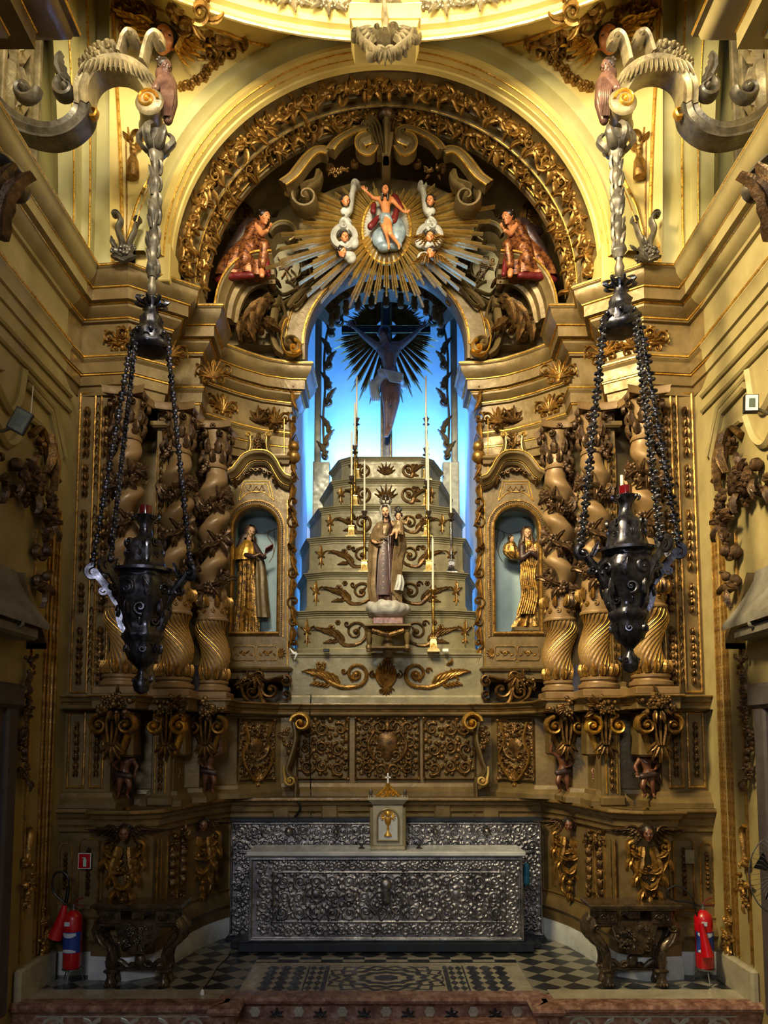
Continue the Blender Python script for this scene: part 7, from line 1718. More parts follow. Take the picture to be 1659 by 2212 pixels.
def lamp(dz, lb):
    Z = lambda y: P(0, y, LY)[1] + dz; X, Y = LX, LY; u = .00353
    t = thing('sanctuary_lamp', lb, 'hanging lamp', (X, Y, Z(1500)), 'blackened silver sanctuary lamps')
    rnd = random.Random(12); zt = P(0, 290, LY)[1]
    mb = MB(); L = zt - Z(600); n = 60; prof = []
    for i in range(n + 1):
        q = i / n; prof.append((.044 + .014 * math.sin(q * 2 * PI * 5) + (.035 if q > .93 else 0) - (.01 if q < .05 else 0), Z(600) + L * q))
    mb.lathe((X, Y, 0), prof, 14, lambda r, z, a: r * (1 + .14 * math.sin(3 * a + z * 14)))
    for k in range(26):
        a = k * 2.1; z = Z(600) + L * (k + .5) / 26; mb.leaf(Fr((X + .03 * math.cos(a), Y + .03 * math.sin(a), z), (-math.sin(a), math.cos(a), 0), (0, 0, 1), (math.cos(a), math.sin(a), 0)), 0, 0, PI / 2, .12, .025, .03, 0, .6, 5)
    for k in range(6): a = k * PI / 3; mb.leaf(Fr((X + .05 * math.cos(a), Y + .05 * math.sin(a), zt - .16), (-math.sin(a), math.cos(a), 0), (0, 0, 1), (math.cos(a), math.sin(a), 0)), 0, 0, PI / 2 - .2, .2, .05, .06, 0, 0, 5, 1.2)
    mb.build('carved_sleeve', TUBEM, t, angle=60)
    mb = MB(); mb.lathe((X, Y, 0), [(.012, Z(660)), (.02, Z(650)), (.012, Z(640)), (.035, Z(632)), (.04, Z(620)), (.025, Z(606)), (.03, Z(598))], 12); mb.build('suspension_knob', TUBEM, t)
    def bump(r, z, a): return r * (1 + .05 * math.sin(8 * a + z * 40) + .04 * math.sin(13 * a - z * 55))
    mb = MB(); mb.lathe((X, Y, 0), [(.1, Z(764)), (.155, Z(758)), (.165, Z(748)), (.13, Z(735)), (.15, Z(725)), (.1, Z(712)), (.085, Z(700)), (.09, Z(690)), (.05, Z(676)), (.045, Z(662)), (.07, Z(650))], 32, bump)
    for k in range(8):
        a = 2 * PI * k / 8; f = Fr((X + .05 * math.cos(a), Y + .05 * math.sin(a), 0), (-math.sin(a), math.cos(a), 0), (0, 0, 1), (math.cos(a), math.sin(a), 0)); mb.leaf(f, 0, Z(664), PI / 2, .07, .022, .06, 0, 0, 4, 1)
        f = Fr((X + .13 * math.cos(a), Y + .13 * math.sin(a), 0), (-math.sin(a), math.cos(a), 0), (0, 0, 1), (math.cos(a), math.sin(a), 0)); mb.spiral(f, 0, Z(745), .035, 0, 1, .012, .03); mb.ball(f.pt(.04, Z(728), .01), .02, 6, 4)
    mb.build('crown', LAMPM, t, angle=70)
    AR = []; TH = 1.5 if dz else 1.0
    for k in range(3):
        a = (PI + .25, -.2, -PI / 2 - .55)[k]; top = Vector((X + .15 * math.cos(a), Y + .15 * math.sin(a), Z(752))); R1 = .38 if k < 2 else .32
        bot = Vector((X + R1 * math.cos(a), Y + R1 * math.sin(a), Z(1225))); AR.append((a, bot))
        mb = MB(); n = 74; d = (bot - top) / n
        for i in range(n):
            c = top + d * (i + .5); th = d.length * .5
            if i % 3 == 2: mb.ball(c, (.018, .018, th * 1.6), 7, 5)
            else:
                M = Matrix.Rotation(a + (PI / 2 if i % 2 else 0), 3, 'Z'); mb.ball(c, (.03 * TH, .012, th * 1.7), 8, 6, M); mb.ball(c + M @ Vector((.018 * TH, 0, 0)), .011 * TH, 5, 4); mb.ball(c - M @ Vector((.018 * TH, 0, 0)), .011 * TH, 5, 4)
        mb.build('chain', LAMPM, t, angle=60)
    mb = MB(); pr = [(.012, 1500), (.05, 1493), (.062, 1480), (.055, 1466), (.03, 1456), (.025, 1448), (.05, 1440), (.1, 1425), (.115, 1405), (.11, 1392), (.12, 1384), (.135, 1376), (.13, 1368), (.115, 1360), (.13, 1340), (.17, 1310), (.2, 1285), (.195, 1262), (.165, 1250), (.17, 1243), (.215, 1240), (.215, 1234), (.14, 1228), (.13, 1215), (.115, 1195), (.12, 1180), (.1, 1168), (.06, 1160), (.05, 1148), (.04, 1140), (.06, 1128), (.085, 1116), (.07, 1114)]
    mb.lathe((X, Y, 0), [(r * (1.15 if r > .1 else 1.05), Z(y)) for r, y in pr], 44, lambda r, z, a: r * (1 + (.05 * math.cos(6 * a) + .03 * math.sin(12 * a + z * 50) if .07 < r and not (Z(1246) < z < Z(1230)) else 0))); mb.build('bowl', LAMPM, t, angle=70)
    mb = MB()
    for (y, r, n, s_) in ((1470, .05, 6, .02), (1405, .11, 9, .03), (1345, .13, 8, .035), (1320, .17, 9, .055), (1280, .21, 10, .06), (1200, .115, 8, .03), (1176, .115, 8, .03), (1120, .075, 8, .02)):
        zq = Z(y); pz = [(Z(b_), a_ * (1.15 if a_ > .1 else 1.05)) for a_, b_ in pr]; r = min(pz, key=lambda q_: abs(q_[0] - zq))[1] * .94
        for k in range(n):
            a = 2 * PI * (k + rnd.random() * .3) / n; f = Fr((X + r * 1.0 * math.cos(a), Y + r * 1.0 * math.sin(a), 0), (-math.sin(a), math.cos(a), 0), (0, 0, 1), (math.cos(a), math.sin(a), 0))
            if k % 2: mb.spiral(f, 0, Z(y), s_, rnd.random() * 6, 1.3, s_ * .3, .02, 1 if k % 4 == 1 else -1, 0, 6)
            else: mb.leaf(f, 0, Z(y) - s_, PI / 2, s_ * 2.4, s_ * .6, .03, 0, rnd.uniform(-.6, .6), 5)
    mb.build('bowl', LAMPM, t, angle=70)
    for (a, b) in AR:
        c, s_ = math.cos(a), math.sin(a); f = Fr((X, Y, 0), (c, s_, 0), (0, 0, 1), (s_, -c, 0)); mb = MB()
        mb.rib(f, [(.12, Z(1365)), (.15, Z(1350)), (.17, Z(1330)), (.16, Z(1316)), (.2, Z(1300)), (.26, Z(1275)), (.32, Z(1255)), (.36, Z(1240))], .036, .04, -.015, 9, w1=.03)
        mb.spiral(f, .37, Z(1243), .06, PI / 2, 1.4, .024, .035, -1, -.015, 8); mb.spiral(f, .15, Z(1350), .04, PI, 1.3, .014, .03, 1, -.015, 8); mb.spiral(f, .3, Z(1280), .035, PI, 1.2, .012, .03, 1, -.01, 7); mb.ball((b.x, b.y, b.z), .03, 8, 6); mb.leaf(f, .3, Z(1250), 2.0, .12, .03, .04)
        mb.build('arm', LAMPM, t)
    mb = MB(); mb.lathe((X, Y, 0), [(.045, Z(1122)), (.048, Z(1118)), (.05, Z(1094)), (.046, Z(1094)), (.042, Z(1118))], 24); mb.build('red_glass', RUBY, t)
lamp(0, 'hanging silver lamp on the left with a tall red glass and thin chains')
SGN = 1; lamp(.16, 'hanging silver lamp on the right, mounted higher, with thick dark chain'); SGN = -1
mb = MB(); x, z = P(322, 1100, LY); mb.lathe((LX, LY, 0), [(.018, P(0, 1120, LY)[1]), (.018, P(0, 1092, LY)[1]), (.004, P(0, 1091, LY)[1])], 12); tag(mb.build('candle', WAX), 'white candle in the red glass of the left hanging lamp', 'candle')
mb = MB(); mb.lathe((-LX + -.02, LY + .02, 0), [(.014, P(0, 1075, LY)[1]), (.014, P(0, 1025, LY)[1]), (.003, P(0, 1024, LY)[1])], 12); tag(mb.build('candle', WAX), 'tall white candle in the red glass of the right hanging lamp', 'candle')

# ================================================================== ON THE ALTAR
t = thing('tabernacle', 'small white and gold tabernacle with chalice relief on the marble altar top', 'tabernacle', (P(838, 1832, 8.1)[0], 8.2, hz + .05))
xc = P(838, 1800, 8.1)[0]; Yt = 8.1; Z = lambda y: P(0, y, Yt)[1]; hw = P(872, 0, Yt)[0] * 1.0 - xc; b0 = hz + .05
hw = .155
mb = MB(); mb.box(xc - hw - .02, xc + hw + .02, Yt - .02, Yt + .3, b0, b0 + .04, .01); mb.box(xc - hw, xc + hw, Yt, Yt + .3, b0 + .04, Z(1740), .008); mb.sweep([(xc - hw, Yt + .3), (xc - hw, Yt), (xc + hw, Yt), (xc + hw, Yt + .3)], [(-.1, Z(1722)), (.05, Z(1722)), (.05, Z(1727)), (.02, Z(1733)), (.0, Z(1738)), (-.1, Z(1738))]); mb.build('body', CREAMW if False else GMARB, t)
mb = MB(); dw = .105; zs0, zs1 = Z(1815), Z(1770); mb.prism(F(Yt), [(xc - dw, zs0), (xc + dw, zs0)] + arc(xc, zs1, dw, 0, PI, 20), -.01, .012); d = mb.build('door', WMARB, t)
mb = MB(); mb.run(F(Yt - .0), [(xc - dw, zs0), (xc + dw, zs0)] + arc(xc, zs1, dw, 0, PI, 20), [(-.012, 0), (-.01, .02), (0, .026), (.008, .02), (.01, 0)], closed=True); mb.build('door_frame', TIER, t)
mb = MB(); zc = Z(1785); mb.lathe((xc, Yt - .012, 0), [(.04, Z(1806)), (.036, Z(1802)), (.012, Z(1796)), (.014, Z(1790)), (.01, Z(1784)), (.03, Z(1778)), (.038, Z(1766)), (.036, Z(1765))], 18, ax=(1, .45)); mb.ball((xc, Yt - .02, Z(1758)), (.03, .012, .03), 12, 8)
for k in range(15):
    a = -.6 + k * (PI + 1.2) / 14; mb.leaf(F(Yt - .012), xc + .035 * math.cos(a), Z(1762) + .035 * math.sin(a), a, .05, .008, .01, 0, 0, 4, .4, False)
mb.build('chalice_relief', GOLD, d)
for s_ in (-1, 1):
    mb = MB(); mb.lathe((xc + s_ * (hw + .01), Yt + .02, 0), [(.02, b0 + .04), (.02, Z(1745))], 10); mb.build('side_column', TIER, t)
    mb = MB(); mb.lathe((xc + s_ * (hw + .02), Yt + .04, 0), [(.02, Z(1722)), (.012, Z(1718)), (.022, Z(1712)), (.012, Z(1706)), (.004, Z(1702))], 10); mb.build('finial', TUBEM, t)
mb = MB(); f = F(Yt + .04); zc = Z(1722)
for s_ in (-1, 1): mb.spiral(f, xc + s_ * .06, zc + .03, .035, 0, 1.2, .012, .03, s_); mb.rib(f, [(xc + s_ * .12, zc + .005), (xc + s_ * .06, zc + .06), (xc, zc + .12)], .016, .03)
mb.rose(f, xc, zc + .05, .035, .04); mb.rib(f, [(xc, zc), (xc, zc + .15)], .02, .04, 0, 8, 0); mb.build('crest', GOLD, t)
mb = MB(); zx = Z(1692); mb.box(xc - .008, xc + .008, Yt, Yt + .012, zx, Z(1670), .002); mb.box(xc - .03, xc + .03, Yt, Yt + .012, Z(1681), Z(1678), .002); mb.build('cross', WHITEP, t)
for px in (781, 905):
    x, z = P(px, 1820, 8.2); mb = MB(); mb.lathe((x, 8.2, hz + .05), [(.03, 0), (.035, .01), (.015, .02), (.015, .035), (.032, .045), (.032, .055), (.0, .055)], 14); tag(mb.build('candle_holder', SILVD), 'low metal candle holder on the marble top, %s of the tabernacle' % ('left' if px < 838 else 'right'), 'candle holder')
# candlesticks: (photo x, foot y, tier (0 = base shelf), cup y, candle top y, style)
CS = [(787, 1231, 3, 1105, 1105 - 110, 'left candlestick on the third step up, beside the statue shoulder'), (936, 1407, 0, 1275, 1162, 'tall brass candlestick on the lowest shelf, right of the statue'), (926, 1228, 3, 1105, 952, 'bright brass candlestick two steps below the top, right of the statue'), (975, 1228, 3, 1110, 1000, 'darker candlestick standing right of the bright brass one'),
      (759, 1152, 4, 1030, 930, 'reddish brass candlestick at the left of the fourth step'), (922, 1150, 4, 1040, 900, 'candlestick with a bright foot at the right of the fourth step'), (766, 1086, 5, 965, 870, 'candlestick on the second highest step at the left'), (921, 1086, 5, 970, 868, 'candlestick on the second highest step at the right'), (770, 1030, 6, 905, 812, 'candlestick on the highest step, left side'), (921, 1030, 6, 905, 812, 'candlestick on the highest step, right side')]
def tierinfo(k):
    if k == 0: return 8.98, zt1
    i = k - 1; return TIERS[i][4] + .1, P(0, TIERS[i][0], TIERS[i][4])[1]
tl = [0, 1, 2, 3, 4, 5, 6]
for n_, (px, yf, k, yc, yt, lb) in enumerate(CS):
    # foot height decides the tier: 1407 base shelf, 1319, 1236, 1160, 1094, 1036, 989
    k = min(range(7), key=lambda i: abs(yf - [1411, 1319, 1236, 1160, 1094, 1036, 989][i]) + (1000 if [1411, 1319, 1236, 1160, 1094, 1036, 989][i] < yf - 4 else 0)); Yc_, zb = tierinfo(k); x = P(px, yf, Yc_)[0]
    lb = lb; S = (P(0, yc, Yc_)[1] - zb) / .72
    t = thing('candlestick', lb, 'candlestick', (x, Yc_, zb + .003), 'candlesticks on the stepped throne'); zb += .003
    m = BRASS if n_ not in (3,) else SILVD
    mb = MB(); w = .075 * S / .72 * .8
    w = .07
    mb.rings([[(x + a * q, Yc_ + b * q, zb + h) for a, b in ((-1, -1), (1, -1), (1, 1), (-1, 1))] for q, h in ((w, 0), (w, .02), (w * .8, .035), (w * .6, .05), (w * .5, .13), (w * .42, .15), (w * .55, .155), (w * .55, .165), (w * .2, .17))])
    f = F(Yc_ - w * .55); mb.rose(f, x, zb + .09, .018, .012); mb.spiral(f, x - .02, zb + .06, .012, 0, 1, .004, .01); mb.spiral(f, x + .02, zb + .06, .012, 0, 1, .004, .01, -1); mb.build('foot', BRIGHT if n_ != 3 else SILVD, t)
    H = S * .72; mb = MB(); mb.lathe((x, Yc_, zb), [(.02, .16), (.012, .19), (.022, .22), (.02, .27), (.01, .32), (.014, .36), (.02, H - .16), (.012, H - .14), (.018, H - .12), (.01, H - .1)], 12); mb.build('stem', m, t)
    mb = MB(); mb.lathe((x, Yc_, zb), [(.012, H - .1), (.045, H - .085), (.048, H - .078), (.02, H - .075), (.015, H - .06), (.03, H - .03), (.038, H), (.02, H)], 14)
    for q in range(6): a = q * PI / 3; mb.ball((x + .036 * math.cos(a), Yc_ + .036 * math.sin(a), zb + H + .006), .009, 6, 4)
    mb.build('drip_pan', CARVB if n_ != 1 else BRASS, t)
    mb = MB(); hc_ = P(0, yt, Yc_)[1] - (zb + H - .02); mb.lathe((x, Yc_, zb + H - .01), [(.0135, 0), (.013, hc_ * .5), (.012, hc_ - .03), (.004, hc_ - .01), (.002, hc_ + .01)], 10)
    tag(mb.build('candle', WAX), 'thin ivory candle in the ' + ' '.join(lb.replace('standing ', '').split()[:11]), 'candle', 'candles on the stepped throne')

# ================================================================== FLOOR OBJECTS
def credence(lb, sx_note):
    t = thing('credence_table', lb, 'side table', (-2.13, 7.05, 0), 'carved credence tables')
    x0, x1, y0, y1, zt = -2.49, -1.78, 6.9, 7.17, .70; W = x1 - x0
    mb = MB(); mb.sweep([(x0, y0), (x1, y0), (x1, y1), (x0, y1)], [(-.03, zt), (.03, zt), (.04, zt - .01), (.035, zt - .03), (.01, zt - .04), (.0, zt - .055), (-.03, zt - .055)], closed=True); mb.box(x0, x1, y0, y1, zt - .055, zt + .001, .0); mb.build('top', CARVB, t, angle=30)
    fr = F(y0 + .01); mb = MB()
    # frieze with two openings
    mb.box(x0 + .03, x0 + .21, y0 + .01, y1 - .02, zt - .17, zt - .055, .01); mb.box(x1 - .21, x1 - .03, y0 + .01, y1 - .02, zt - .17, zt - .055, .01); mb.box(-2.19, -2.08, y0 + .01, y1 - .02, zt - .13, zt - .055, .01); mb.box(x0 + .02, x1 - .02, y0 + .02, y1 - .02, zt - .2, zt - .135, .015)
    mb.build('frieze', CARVB, t)
    mb = MB()
    for (a, b) in ((x0 + .12, zt - .11), (x1 - .12, zt - .11)):
        for s_ in (-1, 1): mb.spiral(fr, a + s_ * .035, b, .03, 0, 1.2, .009, .02, s_)
        mb.leaf(fr, a, b - .03, PI / 2, .07, .02, .03); mb.cut()
    mb.bunch(fr, -2.135, zt - .2, .1, .03, 12, .018, .03); mb.build('frieze_carving', CARVB, t)
    mb = MB(); mb.prism(F(y0 + .03), [(x0 + .16, zt - .18), (x1 - .16, zt - .18), (x1 - .2, zt - .3), (-2.08, zt - .42), (-2.19, zt - .42), (x0 + .2, zt - .3)], -.03, .02); mb.bunch(F(y0 + .01), -2.135, zt - .3, .16, .1, 26, .02, .03)
    for s_ in (-1, 1): mb.spiral(F(y0 + .01), -2.135 + s_ * .1, zt - .36, .035, 0, 1.2, .011, .03, s_)
    mb.build('apron', CARVB, t)
    for s_ in (-1, 1):
        xm = -2.135; e = W / 2
        for (yy, nm) in ((y0 + .05, 0), (y1 - .06, 1)):
            mb = MB(); f = F(yy + .0); q = lambda u, v: (xm + s_ * u, v)
            mb.rib(Fr((0, yy + .03, 0)), [q(e - .04, zt - .15), q(e + .01, zt - .22), q(e - .01, zt - .30), q(e - .1, zt - .38), q(e - .13, zt - .48), q(e - .12, zt - .56)], .05, .07, -.02, 12, w1=.035)
            mb.box(*sorted((xm + s_ * (e - .18), xm + s_ * (e - .07))), yy - .03, yy + .06, .115, .145, .01)
            mb.lathe((xm + s_ * (e - .125), yy, 0), [(.045, .0), (.05, .02), (.042, .05), (.03, .08), (.04, .12)], 12)
            for k in (-1, 0, 1): mb.ball((xm + s_ * (e - .125) + k * .026, yy - .035, .02), (.016, .028, .02), 8, 6)
            mb.spiral(F(yy - .04), *q(e - .03, zt - .2), .035, 0, 1.2, .011, .025, s_); mb.leaf(F(yy - .04), *q(e - .02, zt - .24), -PI / 2 - s_ * .5, .16, .03, .04, 0, -s_ * .3); mb.leaf(F(yy - .04), *q(e - .12, .16), PI / 2, .14, .03, .04)
            mb.build('leg', CARVB, t)
    mb = MB(); f = F(y0 + .12); xm = -2.135
    for s_ in (-1, 1): mb.rib(f, [(xm + s_ * .27, .15), (xm + s_ * .18, .2), (xm + s_ * .1, .15), (xm + s_ * .04, .17)], .022, .03, 0, 8); mb.spiral(f, xm + s_ * .07, .17, .03, 0, 1.2, .011, .03, s_)
    mb.ball((xm, y0 + .12, .2), (.05, .03, .06), 10, 8); mb.box(xm - .24, xm + .24, y0 + .1, y0 + .14, .12, .15, .01); mb.build('stretcher', CARVB, t)
credence('dark carved side table standing left of the silver altar', 0)
SGN = 1; credence('dark carved side table standing right of the silver altar', 0); SGN = -1

def extinguisher(px, lb, cone):
    Y = 7.05; x = P(px, 2000, Y)[0]; z0 = P(0, 2090, Y)[1]; z1 = P(0, 1975, Y)[1]; r = .078
    t = thing('fire_extinguisher', lb, 'fire extinguisher', (x, Y, .006), 'red fire extinguishers')
    mb = MB(); mb.lathe((x, Y, 0), [(r * .9, z0), (r, z0 + .015), (r, z1 - .03), (r * .85, z1), (r * .45, z1 + .03), (.02, z1 + .04)], 28); mb.build('cylinder', EXTR, t)
    za, zb = P(0, 2055, Y)[1], P(0, 2010, Y)[1]
    mb = MB(); n = 20; rs = [[(x + (r + .0015) * math.sin(a), Y - (r + .0015) * math.cos(a), z) for a in [rad(-75 + 150 * j / n) for j in range(n + 1)]] for z in (za, zb)]; mb.rings(rs, closed=False, cap=False); o = mb.build('label_band', LABELB, t)
    mb = MB(); rs = [[(x + (r + .003) * math.sin(a), Y - (r + .003) * math.cos(a), z + .018 * math.sin(j / n * PI) * s2) for j, a in enumerate([rad(-60 + 100 * j / n) for j in range(n + 1)])] for z, s2 in ((zb - .03, -1), (zb - .008, 0))]; mb.rings(rs, closed=False, cap=False); rs = [[(x + (r + .003) * math.sin(a), Y - (r + .003) * math.cos(a), z + .014 * math.sin(j / n * PI) * s2) for j, a in enumerate([rad(-60 + 100 * j / n) for j in range(n + 1)])] for z, s2 in ((za + .005, 0), (za + .02, 1))]; mb.cut(); mb.rings(rs, closed=False, cap=False); mb.build('label_stripe', LABELW, t)
    mb = MB(); mb.box(x - .045, x + .0, Y - r - .004, Y - r + .012, z1 - .085, z1 - .05); mb.build('sticker', LABELW, t)
    mb = MB(); mb.lathe((x, Y, 0), [(.02, z1 + .035), (.022, z1 + .06), (.012, z1 + .065), (.012, z1 + .09)], 12); mb.build('valve', STEEL, t)
    mb = MB(); mb.tube([(x - .0, Y, z1 + .08), (x + .05, Y - .01, z1 + .085), (x + .09, Y - .01, z1 + .07)], .007, 7); mb.tube([(x, Y, z1 + .09), (x + .04, Y, z1 + .13), (x + .08, Y, z1 + .14)], .007, 7); mb.build('handle', REDC, t)
    if cone:
        mb = MB(); hx_ = x - .1; mb.tube([(x - .01, Y, z1 + .06), (x - .09, Y + .01, z1 + .1), (x - .19, Y + .01, z1 + .2), (x - .18, Y, z1 + .34), (x - .1, Y, z1 + .36), (x - .05, Y, z1 + .28), (x - .07, Y, z1 + .1)], .009, 8, 8); mb.build('hose', BLACK, t)
        mb = MB(); mb.tube([(x - .075, Y - .01, z1 + .08), (x - .1, Y - .015, z1 - .05), (x - .15, Y - .02, z1 - .2)], [.022, .045, .065], 16); mb.build('horn', EXTR, t)
        mb = MB(); mb.tube([(x - .05, Y, z1 + .24), (x - .07, Y, z1 + .1)], .016, 8); mb.build('grip', BLACK, t)
    else:
        mb = MB(); mb.tube([(x + .0, Y, z1 + .06), (x - .12, Y + .02, z1 + .1), (x - .26, Y + .03, z1 + .12), (x - .3, Y + .03, z1 + .2), (x - .2, Y + .02, z1 + .24), (x - .1, Y - .02, z1 + .15), (x - .07, Y - .03, z1 + .0)], .008, 8, 8); mb.build('hose', BLACK, t)
        mb = MB(); mb.tube([(x - .055, Y - .085, z1 - .06), (x - .035, Y - .10, z1 - .2), (x - .02, Y - .115, z1 - .33)], [.02, .035, .055], 16); mb.build('horn', EXTR, t)
    mb = MB(); mb.lathe((x, Y, 0), [(r * 1.05, z0 - .012), (r * 1.05, z0 - .002), (.0, z0 - .001)], 20)
    for k in range(3): a = 2 * PI * k / 3 + .5; mb.tube([(x + .06 * math.cos(a), Y + .06 * math.sin(a), z0 - .01), (x + .1 * math.cos(a), Y + .1 * math.sin(a), .012)], .006, 6)
    mb.build('floor_stand', STEEL, t)
extinguisher(158, 'red fire extinguisher with black hose loop and red horn at its left side', True)
extinguisher(1520, 'red fire extinguisher with its horn hanging in front, right side of the sanctuary', False)
# sign with pictogram
Y = 7.28; (x0, z0), (x1, z1) = P(168, 1877, Y), P(197, 1843, Y)
t = thing('fire_sign', 'square red safety sign with extinguisher pictogram above the left extinguisher', 'sign', ((x0 + x1) / 2, Y, z0))
mb = MB(); mb.box(x0, x1, Y, Y + .006, z0, z1); mb.build('border', WHITEP, t)
mb = MB(); b = .007; mb.box(x0 + b, x1 - b, Y - .003, Y + .001, z0 + b, z1 - b); mb.build('panel', EXTR, t)
mb = MB(); f = F(Y - .003); xm, zm = (x0 + x1) / 2 + .004, (z0 + z1) / 2 - .01; mb.prism(f, [(xm - .014, zm - .04), (xm + .014, zm - .04), (xm + .014, zm + .022), (xm + .006, zm + .034), (xm - .006, zm + .034), (xm - .014, zm + .022)], 0, .003); mb.prism(f, [(xm - .005, zm + .034), (xm + .006, zm + .034), (xm + .006, zm + .044), (xm - .02, zm + .044), (xm - .026, zm + .036), (xm - .005, zm + .038)], 0, .003); mb.build('pictogram', GREENP, t)
Y = 7.3; (x0, z0), (x1, z1) = P(1481, 1866, Y), P(1500, 1836, Y); mb = MB(); mb.box(x0, x1, Y, Y + .02, z0, z1, .003); tag(mb.build('wall_plaque', TIER), 'small plain plaque hung on the right dado pilaster', 'plaque')
# cable with its white socket, cloths
mb = MB(); pts = [(497, 2056), (492, 2068), (470, 2090), (458, 2110), (445, 2128), (437, 2142)]
def flo(px, py):
    v = (PCY - py) / FOC; u = (px - PCX) / FOC; c, s_ = math.cos(PITCH), math.sin(PITCH); t_ = (0.012 - EYE) / (s_ + v * c); return (u * t_, (c - v * s_) * t_, .012)
mb.tube([flo(a, b) for a, b in pts], .005, 6, 6); tag(mb.build('floor_cable', BLACK), 'thin black cable lying across the checkered floor beside the altar', 'cable')
mb = MB(); c = flo(437, 2148); mb.lathe((c[0], c[1], .008), [(.016, 0), (.02, .012), (.014, .035), (.004, .045)], 12); tag(mb.build('cable_plug', WHITEP), 'small white plug on the marble border at the end of the black cable', 'plug')
mb = MB(); pts = [(672, 1500, 9.0), (668, 1560, 8.93), (669, 1640, 8.93), (671, 1700, 8.93), (672, 1760, 8.72)]; mb.tube([px3(a, b, y) for a, b, y in pts], .006, 6, 6); tag(mb.build('wall_cable', BLACK), 'black cable hanging down in front of the left shell relief panel', 'cable')
mb = MB(); mb.tube([px3(a, b, 8.66) for a, b in ((640, 1730), (648, 1738), (646, 1752), (634, 1768))], .012, 7, 6); tag(mb.build('cable', BLACK), 'short thick black cable curling down behind the silver backboard', 'cable')
mb = MB(); blob(mb, [('c', px3(1137, 1868, 8.3), .03, px3(1136, 1905, 8.3), .045)], .01, 1); tag(mb.build('teal_cloth', TEAL), 'teal cloth hanging between the altar and the right end of the backboard', 'cloth')
for SGN in (-1, 1):
    x, z = P(416, 1500, 7.95); mb = MB(); robe(mb, [(x, 7.95, 2.52, .07, .06, 1), (x, 7.95, 2.75, .06, .05, 1), (x, 7.95, 2.86, .05, .045, .5)], 24, 7, .1); tag(mb.build('navy_cloth', CLOTHB), 'dark navy draped cloth standing between the columns on the %s shelf' % side(), 'cloth')
SGN = -1
mb = MB()
for k in range(5): mb.tube([px3(626 + k * 3, 1400 + k * 3, 8.95), px3(634 + k * 2, 1412, 8.94), px3(640 - k, 1408 + k * 4, 8.95)], .007, 6, 5)
tag(mb.build('white_cord', WHITEP), 'bundle of white cord at the left end of the throne shelf', 'cord')
for px in (708, 965): x, z = P(px, 1407, 8.97); mb = MB(); mb.box(x - .05, x + .02, 8.94, 8.98, zt1 + .002, zt1 + .04, .005); tag(mb.build('small_box', WHITEP if px > 834 else BLACK), ('small white card box' if px > 834 else 'small black and white box') + ' on the shelf at the foot of the stepped throne', 'box')

